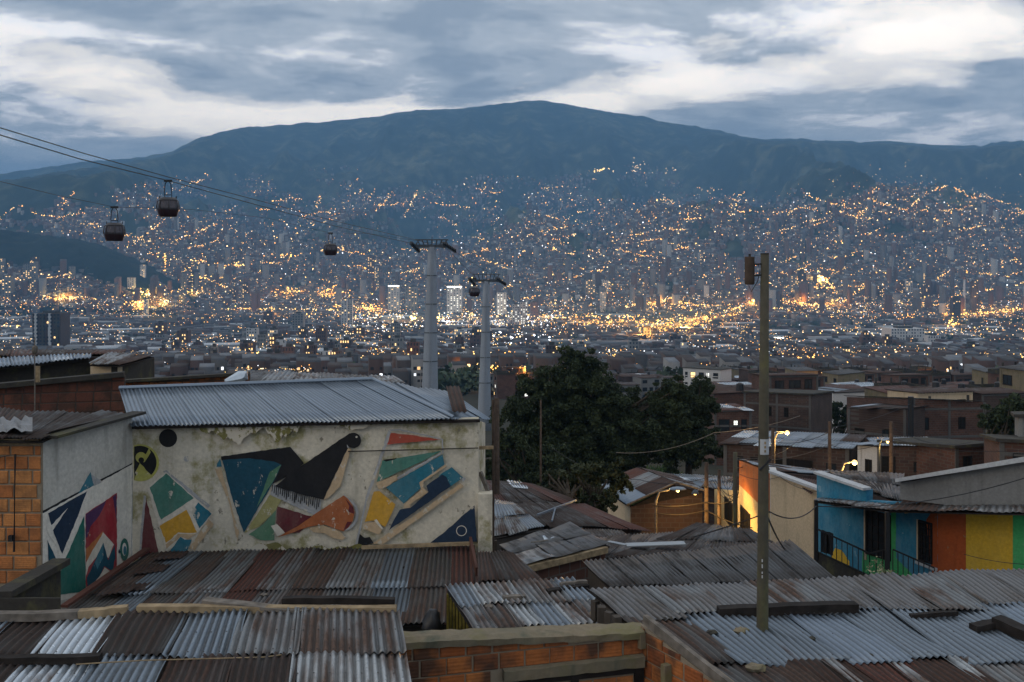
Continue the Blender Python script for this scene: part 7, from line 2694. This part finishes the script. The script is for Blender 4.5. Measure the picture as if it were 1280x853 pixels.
VAL = [(230, 'the mural house left end'), (300, 'the low red block wall'), (345, 'the mural ridge middle'), (430, 'the slim twin towers'), (500, 'the left of the pylon'), (575, 'the gap between pylons'), (640, 'the farther pylon'), (720, 'the tree top'), (800, 'the tree shoulder'), (880, 'the white apartment block'), (955, 'the concrete pole'), (1045, 'the white house'), (1135, 'the institution block'), (1205, 'the floodlit column'), (1270, 'the picture edge')]
for k in range(120):
    px = rr_.uniform(196, 640) if k % 3 else rr_.uniform(640, 1290)
    yb = rr_.uniform(428, 482) if px < 640 else rr_.uniform(428, 470)
    ln_ = min(VAL, key=lambda t: abs(t[0] - px))
    col_ = rr_.choice(['brick', 'brick', 'brown', 'brown', 'grey', 'pale'])
    lt_ = rr_.choice([.08, .2, .34])
    ht_ = rr_.uniform(12, 30) * (1 if px < 640 else .7)
    tower_block(f"{'low' if ht_ < 15 else 'tall' if ht_ > 21 else 'squat'} {col_} block, {'few' if lt_ < .1 else 'some' if lt_ < .3 else 'many'} lit windows, {'front' if yb > 460 else 'middle' if yb > 443 else 'back'} rows by {ln_[1]}", px, yb - ht_, yb, rr_.uniform(8, 17), col_, lt_, rr_.choice([3, 4, 5]), group='mid-rise blocks among the valley roofs')

tell_apart(TB)


# ---- bright halls
def hall(label, px0, px1, y, hpx, mat='hall_white', name='lit_hall'):
    D = float(cast(np.array([(px0 + px1) / 2.0]), np.array([y + hpx]))[0])
    a, b = P(px0, y, D), P(px1, y, D)
    h = thing(name, label, 'hall', (a.x, D, a.z), 'lit halls in the valley')
    hh = hpx / F * D
    cx, w = (a.x + b.x) / 2, b.x - a.x
    zb = P(0, y + hpx, D).z
    MB().box((cx, D + 20, zb + hh / 2 - 3), (w, 40, hh + 6)).build('wall', M['concrete_pale'], h)
    MB().box((cx, D + 18, zb + hh + .5), (w * 1.02, 48, 1.0)).build('roof', M['steel_new'], h)
    n = max(3, int((px1 - px0) / 5))
    r = random.Random(int(px0))
    for k in range(n):
        if r.random() < .15:
            continue
        MB().box((cx - w / 2 + w * (k + .5) / n, D - .3, zb + hh * .5), (w / n * r.uniform(.5, .92), .5, hh * r.uniform(.3, .62))).build('glazing', M[mat], h)


for i, (x0, x1, y, hp, lab) in enumerate([
        (438, 492, 404, 3.0, 'long white-lit hall left of the nearer pylon'), (494, 532, 408, 3.5, 'white-lit hall touching the nearer pylon on its left'), (546, 602, 402, 3.2, 'brightest white hall between the two pylons'),
        (560, 640, 409, 2.5, 'low white-lit terminal in front of the brightest hall'), (612, 690, 404, 2.4, 'white-lit hall right of the farther pylon'), (395, 436, 399, 2.2, 'yellowish lit shed left of the slim twin tower'),
        (965, 988, 421, 2.6, 'lit works building just right of the concrete pole'), (1193, 1225, 420, 5.0, 'white floodlit canopy below the floodlit column'), (1100, 1120, 427, 3, 'small bright shed left of the institution block'),
        (962, 985, 436, 2.5, 'cream-lit rounded shed near the concrete pole'), (233, 250, 425, 2, 'bright white shed over the upper left roofs'), (173, 196, 371, 3, 'bright yellow-white works at the left'), (70, 108, 380, 1.8, 'lit long works roof at the far left'),
        (1225, 1262, 409, 3, 'grey-white hall right of the floodlit column'), (690, 760, 399, 1.6, 'lit strip hall near the orange crossing')]):
    hall(lab, x0, x1, y, hp * 1.25)


# ---- floodlit column
def flood_column():
    D = float(cast(np.array([1205.0]), np.array([398.0]))[0])
    b = P(1205, 398, D)
    t = P(1205.5, 349, D)
    h = thing('floodlit_column', 'slender floodlit cream column standing on the right of the valley', 'monument', b)
    r = 1.5 / F * D
    MB().tube([b - Vector((0, 0, 5)), b, t], [r * 1.3, r, r * .8], 12).build('shaft', M['white_render'], h, True)
    MB().tube([t, t + Vector((0, 0, 4)), t + Vector((0, 0, 8))], [r * 1.4, r * 1.7, r * .5], 12).build('capital', M['brick_far'], h)
    for s in (-1, 1):
        ld = bpy.data.lights.new('flood_light', 'SPOT')
        ld.energy, ld.color, ld.shadow_soft_size = 900000, (1.0, .72, .36), 1.0
        ld.spot_size, ld.spot_blend = math.radians(75), .6
        lo = bpy.data.objects.new('flood_light', ld)
        COL.objects.link(lo)
        lo.parent = h
        p = b + Vector((s * 14, -26, 6))
        lo.location = p - b
        lo.rotation_euler = ((b + Vector((0, 0, 45))) - p).to_track_quat('-Z', 'Y').to_euler()


flood_column()


# ================================================================== CITY LIGHTS
LIGHTS = []          # (px, py, radius px, colour, strength)
OR, WA, WH, YE = (1.0, .44, .09), (1.0, .68, .33), (.92, .95, 1.0), (1.0, .62, .16)


def street(pts, n, spread=.8, rad=(.5, .9), cols=(OR, OR, YE, WA), st=(1.2, 3.2), seed=0):
    r = random.Random(seed or int(pts[0][0] * 3 + pts[0][1]))
    seg = [(a, b, math.dist(a, b)) for a, b in zip(pts[:-1], pts[1:])]
    tot = sum(s[2] for s in seg)
    for _ in range(n):
        u = r.uniform(0, tot)
        for a, b, L in seg:
            if u <= L:
                break
            u -= L
        t = min(u / L, 1)
        LIGHTS.append((a[0] + (b[0] - a[0]) * t + r.gauss(0, spread), a[1] + (b[1] - a[1]) * t + r.gauss(0, spread * .6), r.uniform(*rad), r.choice(cols), r.uniform(*st)))


def cluster(x, y, sx, sy, n, rad=(.5, 1.0), cols=(OR, YE, WA), st=(1.2, 3.5), seed=0):
    r = random.Random(seed or int(x * 5 + y))
    for _ in range(n):
        LIGHTS.append((r.gauss(x, sx), r.gauss(y, sy), r.uniform(*rad), r.choice(cols), r.uniform(*st)))


def city_lights():
    r = random.Random(77)
    nr = np.random.default_rng(77)
    # windows and lamps everywhere the slope is built
    N = 17000
    px, py = nr.uniform(-60, 1340, N), nr.uniform(195, 405, N)
    bu = built_up(px, py)
    right = np.clip((px - 930) / 200, 0, 1) * np.exp(-((py - np.interp(px, LTX, LTY) - 22) / 26) ** 2)
    keep = nr.random(N) < np.clip(bu * .80 + right * .75, 0, 1)
    for x, y in zip(px[keep], py[keep]):
        u = r.random()
        c = OR if u < .44 else WA if u < .74 else YE if u < .90 else WH
        big = r.random()
        LIGHTS.append((x, y, r.uniform(.36, .58) if big < .88 else r.uniform(.58, .95), c, .4 + 1.9 * r.random() ** 1.8 if big < .8 else r.uniform(1.6, 4)))
    # valley floor
    N = 9500
    px, py = nr.uniform(-40, 1330, N), nr.uniform(376, 500, N)
    n = fbm(px / 60, py / 12, 91, 3)
    for x, y, k in zip(px, py, n):
        if k > .45 + max(0, y - 435) * .0020:
            u = r.random()
            LIGHTS.append((x, y, r.uniform(.4, .8), OR if u < .36 else WA if u < .66 else WH if u < .82 else YE, r.uniform(.5, 2.2)))
    # streets climbing the slope
    for (pts, n) in [([(160, 316), (185, 298), (206, 282), (228, 268)], 46), ([(186, 320), (236, 300), (270, 285), (292, 277)], 40), ([(236, 300), (275, 286), (318, 300)], 26), ([(40, 272), (70, 276), (102, 272)], 34), ([(75, 262), (88, 252), (98, 246)], 18),
                     ([(0, 280), (20, 266), (32, 262)], 14), ([(470, 268), (480, 258), (488, 246), (492, 240)], 26), ([(505, 274), (514, 262), (518, 250), (522, 240)], 30), ([(395, 262), (400, 252), (404, 240)], 18), ([(350, 262), (330, 268), (322, 262)], 14),
                     ([(385, 290), (400, 283), (420, 278)], 12), ([(450, 240), (460, 250), (470, 240)], 14), ([(1000, 244), (1030, 258), (1062, 266)], 40), ([(1095, 240), (1082, 252), (1105, 262), (1130, 268)], 52),
                     ([(1130, 268), (1145, 256), (1160, 244), (1182, 236)], 46), ([(1190, 240), (1205, 248), (1215, 252)], 34), ([(1215, 248), (1250, 256), (1280, 268)], 40), ([(1262, 268), (1280, 272)], 14), ([(1068, 278), (1078, 268), (1090, 264)], 18),
                     ([(700, 285), (720, 270), (735, 264)], 14), ([(860, 262), (900, 270), (930, 278)], 24), ([(880, 248), (900, 258), (955, 272)], 20), ([(655, 300), (700, 290), (745, 280)], 20), ([(690, 305), (720, 298)], 18), ([(790, 300), (830, 292), (860, 284)], 16)]:
        street(pts, n, 1.1, (.45, .8))
    for k in range(150):
        x, y = r.uniform(-20, 1300), r.uniform(235, 392)
        if built_up(np.array([x]), np.array([y]))[0] < .35:
            continue
        a, L = r.choice([-.45, -.3, .35, .5, -.6, 0.05]) + r.uniform(-.2, .2), r.uniform(15, 46)
        street([(x, y), (x + L * math.cos(a), y + L * math.sin(a) * .6)], int(L * .6), .8, (.45, .8), st=(1.0, 3.0), seed=k + 500)
    # bright clusters
    cluster(752, 216, 8, 1.6, 34, (.5, .9), (WA, YE)); cluster(798, 212, 7, 4, 26, (.4, .7), (WA,)); cluster(838, 215, 5, 2, 8, (.4, .7), (WA,)); cluster(890, 241, 9, 2, 14, (.4, .7))
    cluster(1026, 354, 4, 4, 36, (.7, 1.5), (YE, WA), (2, 5)); street([(1008, 372), (1022, 360), (1028, 350), (1038, 366), (1044, 374)], 50, 1.2, (.5, 1)); street([(960, 378), (1000, 386), (1036, 388), (1046, 378)], 60, 1.4, (.6, 1.1))
    street([(960, 392), (985, 392)], 16); street([(1050, 384), (1070, 370), (1085, 364)], 26, 1.4, (.5, 1))
    street([(1178, 400), (1205, 399), (1240, 397), (1270, 392)], 70, 1.8, (.6, 1.3), (OR, YE)); cluster(1192, 412, 4, 3, 14, (.7, 1.4), (OR, YE)); cluster(1205, 346, 2, 2, 6, (.8, 1.3), (OR,))
    cluster(1133, 402, 12, 2, 20, (.5, 1), (OR,)); cluster(1052, 396, 5, 1.5, 8)
    # the orange crossing
    cluster(838, 414, 26, 6.5, 130, (.5, 1.2), (OR, YE, OR), (1, 3)); street([(700, 415), (780, 408), (830, 414), (880, 404), (928, 398)], 100, 2.4, (.5, 1.1), (OR, YE, OR), (1, 3)); street([(800, 432), (818, 428), (848, 418), (890, 408)], 80, 1.8, (.5, 1.1), (OR, OR, YE), (1, 3))
    street([(660, 402), (700, 405), (760, 403), (800, 402)], 70, 1.6, (.5, 1.1)); street([(780, 388), (820, 384), (840, 378)], 44, 1.6, (.6, 1.2)); street([(846, 384), (870, 388), (885, 387)], 30, 1.4, (.6, 1.2)); street([(905, 395), (930, 388), (952, 376)], 34, 1.6, (.6, 1.2))
    # the left and centre of the valley
    street([(55, 376), (75, 381), (108, 378)], 44, 1.3, (.6, 1.2)); cluster(186, 373, 9, 2.5, 40, (.6, 1.4), (YE, WA, OR), (1.5, 4)); cluster(176, 389, 10, 3, 46, (.6, 1.2), (OR, YE)); cluster(208, 385, 3, 2, 10, (.7, 1.4), (WA,))
    street([(0, 417), (40, 417), (110, 415), (150, 416)], 40, 1.4, (.6, 1.2), (YE, OR, WA)); cluster(240, 372, 10, 2, 26, (.5, 1), (WA, YE)); cluster(255, 353, 6, 3, 18, (.5, 1)); cluster(287, 337, 14, 1.6, 34, (.6, 1.1), (YE, OR)); cluster(250, 332, 5, 2, 14, (.6, 1))
    street([(208, 322), (209, 335), (208, 346)], 26, .6, (.5, 1), (OR, YE)); cluster(357, 325, 9, 1.2, 24, (.6, 1.1), (YE, OR)); cluster(410, 370, 10, 5, 40, (.5, 1), (OR, YE)); cluster(362, 369, 12, 3, 30, (.5, 1), (OR, YE)); cluster(340, 398, 3, 6, 20, (.7, 1.2), (OR,))
    street([(270, 393), (400, 393), (425, 394)], 50, 1, (.5, 1), (WA, YE)); cluster(465, 392, 10, 3, 40, (.7, 1.3), (OR, YE)); street([(440, 402), (540, 400), (640, 398), (700, 404)], 80, 1.6, (.5, 1.0), (WA, WH, YE), (1, 3)); cluster(517, 406, 2, 1, 6, (1.5, 2.4), (YE,), (3, 6)); cluster(549, 406, 2, 1, 6, (1.5, 2.4), (YE,), (3, 6))
    street([(440, 418), (520, 416), (620, 412), (720, 420)], 70, 2.4, (.5, 1.2), (WH, WA), (1.2, 3)); cluster(665, 430, 30, 4, 40, (.5, 1.3), (WH, WA)); cluster(470, 425, 40, 3, 40, (.5, 1.1), (WA, WH))
    street([(436, 405), (540, 404), (640, 402), (692, 406)], 90, 1.8, (.5, 1.0), (WH, WA, WA), (1, 3), seed=71); street([(440, 411), (560, 409), (690, 410)], 90, 1.5, (.4, .9), (WH, WA), (1, 2.6), seed=72)
    street([(200, 448), (330, 452), (470, 455), (600, 462), (700, 470)], 60, 3, (.5, 1.2), (OR, YE, WA), (1, 3), seed=73); street([(205, 436), (400, 438), (520, 440), (640, 446)], 70, 3, (.5, 1.1), (WA, WH, YE), (1, 3), seed=74); street([(960, 460), (1100, 468), (1280, 478)], 46, 4, (.5, 1.1), (OR, YE, WA), (1, 3), seed=75); street([(980, 424), (1100, 428), (1270, 420)], 50, 3, (.5, 1.1), (WH, WA, YE), (1, 3), seed=76)
    # near streets with orange glow
    cluster(580, 478, 6, 2, 16, (.9, 1.7), (OR, YE)); cluster(616, 488, 4, 2, 10, (.8, 1.5), (OR,)); cluster(654, 496, 3, 3, 8, (.8, 1.4), (OR,)); cluster(300, 462, 20, 3, 24, (.5, 1.2), (OR, YE)); street([(230, 460), (330, 466), (430, 468), (500, 470)], 44, 1.5, (.6, 1.3), (OR, YE))
    cluster(795, 482, 2, 2, 3, (1, 1.6), (OR,)); cluster(997, 472, 5, 1.4, 9, (.8, 1.5), (OR, YE)); cluster(1009, 477, 5, 2, 10, (.8, 1.6), (OR,)); cluster(968, 476, 8, 3, 12, (.6, 1.2), (OR, WA)); cluster(1055, 478, 6, 2, 7, (.7, 1.3), (OR, YE)); cluster(1265, 497, 9, 2, 12, (.8, 1.5), (OR,)); cluster(1226, 502, 4, 1, 5, (.7, 1.2), (OR,))
    cluster(1137, 473, 5, 4, 8, (.6, 1), (YE,)); cluster(1117, 463, 4, 3, 7, (.6, 1), (WA,)); cluster(1195, 475, 12, 5, 20, (.4, .8), (YE, WA)); cluster(1270, 470, 8, 5, 12, (.5, .9), (YE,)); cluster(880, 502, 12, 3, 10, (.5, 1), (WA, YE)); cluster(780, 460, 30, 6, 40, (.5, 1), (YE, WA, WH)); cluster(900, 480, 25, 6, 20, (.5, 1), (YE, OR))
    # to the ground
    L = LIGHTS
    px, py = np.array([l[0] for l in L]), np.array([l[1] for l in L])
    D = cast(px, py)
    k = np.where(~np.isnan(D) & (D > 350))[0]
    hid = (px < 205) & (py < np.interp(px, HLX, HLY) + 40) & (py > np.interp(px, HLX, HLY) - 2) & (py < 342)
    k = k[~hid[k]]
    D = D[k]
    x, y = (px[k] - CX) / F * D, D
    z = hgt(x, y) + np.where(D < 600, 8.5, 12.5) + nr.uniform(0, 3, len(k))
    y = y - np.where(D > 2600, 16, 4)
    rad = np.array([L[i][2] for i in k]) / F * D * .86
    col = np.array([np.array(L[i][3]) * L[i][4] for i in k])
    o8 = np.array([(1, 0, 0), (-1, 0, 0), (0, 1, 0), (0, -1, 0), (0, 0, 1), (0, 0, -1)], float)
    v = (np.stack([x, y, z], -1)[:, None, :] + o8[None] * rad[:, None, None]).reshape(-1, 3)
    q = np.array([(0, 2, 4), (2, 1, 4), (1, 3, 4), (3, 0, 4), (2, 0, 5), (1, 2, 5), (3, 1, 5), (0, 3, 5)])
    f = (np.arange(len(k)) * 6)[:, None, None] + q[None]
    o = bulk_mesh('city_lights', v, f.reshape(-1, 3), np.repeat(col, 8, 0), M['far_light'])
    tag(o, 'thousands of orange and white lamps glittering over valley and slope', 'lights', kind='stuff')


city_lights()


def far_lamps():
    """real lamps over the brightest streets, so that roofs and roads round them take the light"""
    r = random.Random(4)
    spots, lamps = [], {}
    for (x, y, e, c) in [(822, 418, 240, OR), (856, 412, 240, OR), (888, 404, 200, OR), (925, 399, 160, OR), (760, 411, 160, OR), (720, 408, 140, OR), (808, 428, 180, OR), (612, 410, 180, WH), (560, 408, 180, WH), (500, 409, 160, WA), (450, 405, 160, WH), (660, 408, 140, WH), (1190, 412, 160, OR), (1225, 400, 160, OR), (1258, 395, 140, OR), (205, 386, 140, YE), (240, 373, 120, YE), (410, 372, 140, OR), (360, 370, 140, OR), (820, 386, 160, OR), (940, 386, 140, OR), (1000, 384, 140, OR), (1040, 386, 140, OR),
                         (930, 500, 9, OR), (1100, 482, 10, OR), (1180, 498, 9, OR), (1024, 512, 7, OR), (300, 464, 24, OR), (430, 468, 24, OR), (360, 466, 20, YE), (250, 461, 20, OR), (500, 470, 24, OR),
                         (838, 414, 260, OR), (815, 424, 220, OR), (870, 406, 220, OR), (905, 401, 160, OR), (780, 409, 160, OR), (740, 406, 120, OR), (850, 418, 200, YE), (700, 404, 120, WA), (640, 402, 160, WA), (590, 405, 200, WA), (517, 406, 200, YE), (549, 406, 200, YE), (470, 405, 160, WA),
                         (1205, 400, 180, OR), (1240, 398, 140, OR), (1026, 356, 260, YE), (185, 374, 180, YE), (176, 389, 140, OR), (80, 380, 120, YE), (340, 398, 120, OR), (465, 393, 130, OR), (800, 430, 160, OR),
                         (580, 480, 12, OR), (616, 489, 8, OR), (1003, 475, 10, OR), (1262, 498, 8, OR), (656, 497, 7, OR)]:
        spots.append((x, y, e, c))
    px, py = np.array([s[0] for s in spots], float), np.array([s[1] for s in spots], float)
    D = cast(px, py)
    for (x, y, e, c), d in zip(spots, D):
        if np.isnan(d):
            continue
        p = P(x, y, float(d))
        near_ = min(FAR_LAND, key=lambda t: abs(t[0] - x))
        h = thing('road_lamp', f"{'orange' if c is OR else 'yellow' if c is YE else 'white'} road lamp in the valley, {'level with' if abs(x - near_[0]) < 12 else 'left of' if x < near_[0] else 'right of'} the {near_[1]}", 'street lamp', p, 'tall road lamps in the valley')
        lamps.setdefault(h['label'], []).append((x, h))
        hh = 22 if d > 1500 else 9
        MB().tube([p - Vector((0, 0, 1)), p + Vector((0, 0, hh))], d / F * .22, 5).build('pole', M['dark_steel'], h)
        ld = bpy.data.lights.new('lamp_light', 'POINT')
        ld.energy, ld.color, ld.shadow_soft_size = e * 1300 * (1 if d > 1500 else .35), c, 1.0
        lo = bpy.data.objects.new('lamp_light', ld)
        COL.objects.link(lo)
        lo.parent = h
        lo.location = (0, -3, hh + 1)
        s = d / F * 1.0
        MB().tube([p + Vector((0, -3, hh + 2)), p + Vector((0, -3, hh + 2 + s * .8)), p + Vector((0, -3, hh + 2 + s * 1.2))], [s, s * .9, s * .2], 8).build('lamp_head', M['lamp_on'], h)

    tell_apart(lamps)


far_lamps()


# ================================================================== AIR
def haze():
    m = bpy.data.materials.new('haze')
    m.use_nodes = True
    nt = m.node_tree
    nt.nodes.clear()
    out = nt.nodes.new('ShaderNodeOutputMaterial')
    pv = nt.nodes.new('ShaderNodeVolumePrincipled')
    pv.inputs['Color'].default_value = HAZE_COL
    pv.inputs['Density'].default_value = HAZE_DENSITY
    pv.inputs['Anisotropy'].default_value = 0.0
    nt.links.new(pv.outputs[0], out.inputs['Volume'])
    m.cycles.homogeneous_volume = True
    z0, z1 = -140.0, Z_TOP + 30
    o = MB().box((0, 5200, (z0 + z1) / 2), (21500, 16600, z1 - z0)).build('haze', m)
    tag(o, 'blue evening haze filling the valley', 'haze', kind='stuff')


HAZE_COL = (0.22, 0.49, 0.88, 1)
HAZE_DENSITY = 1.35e-4
haze()
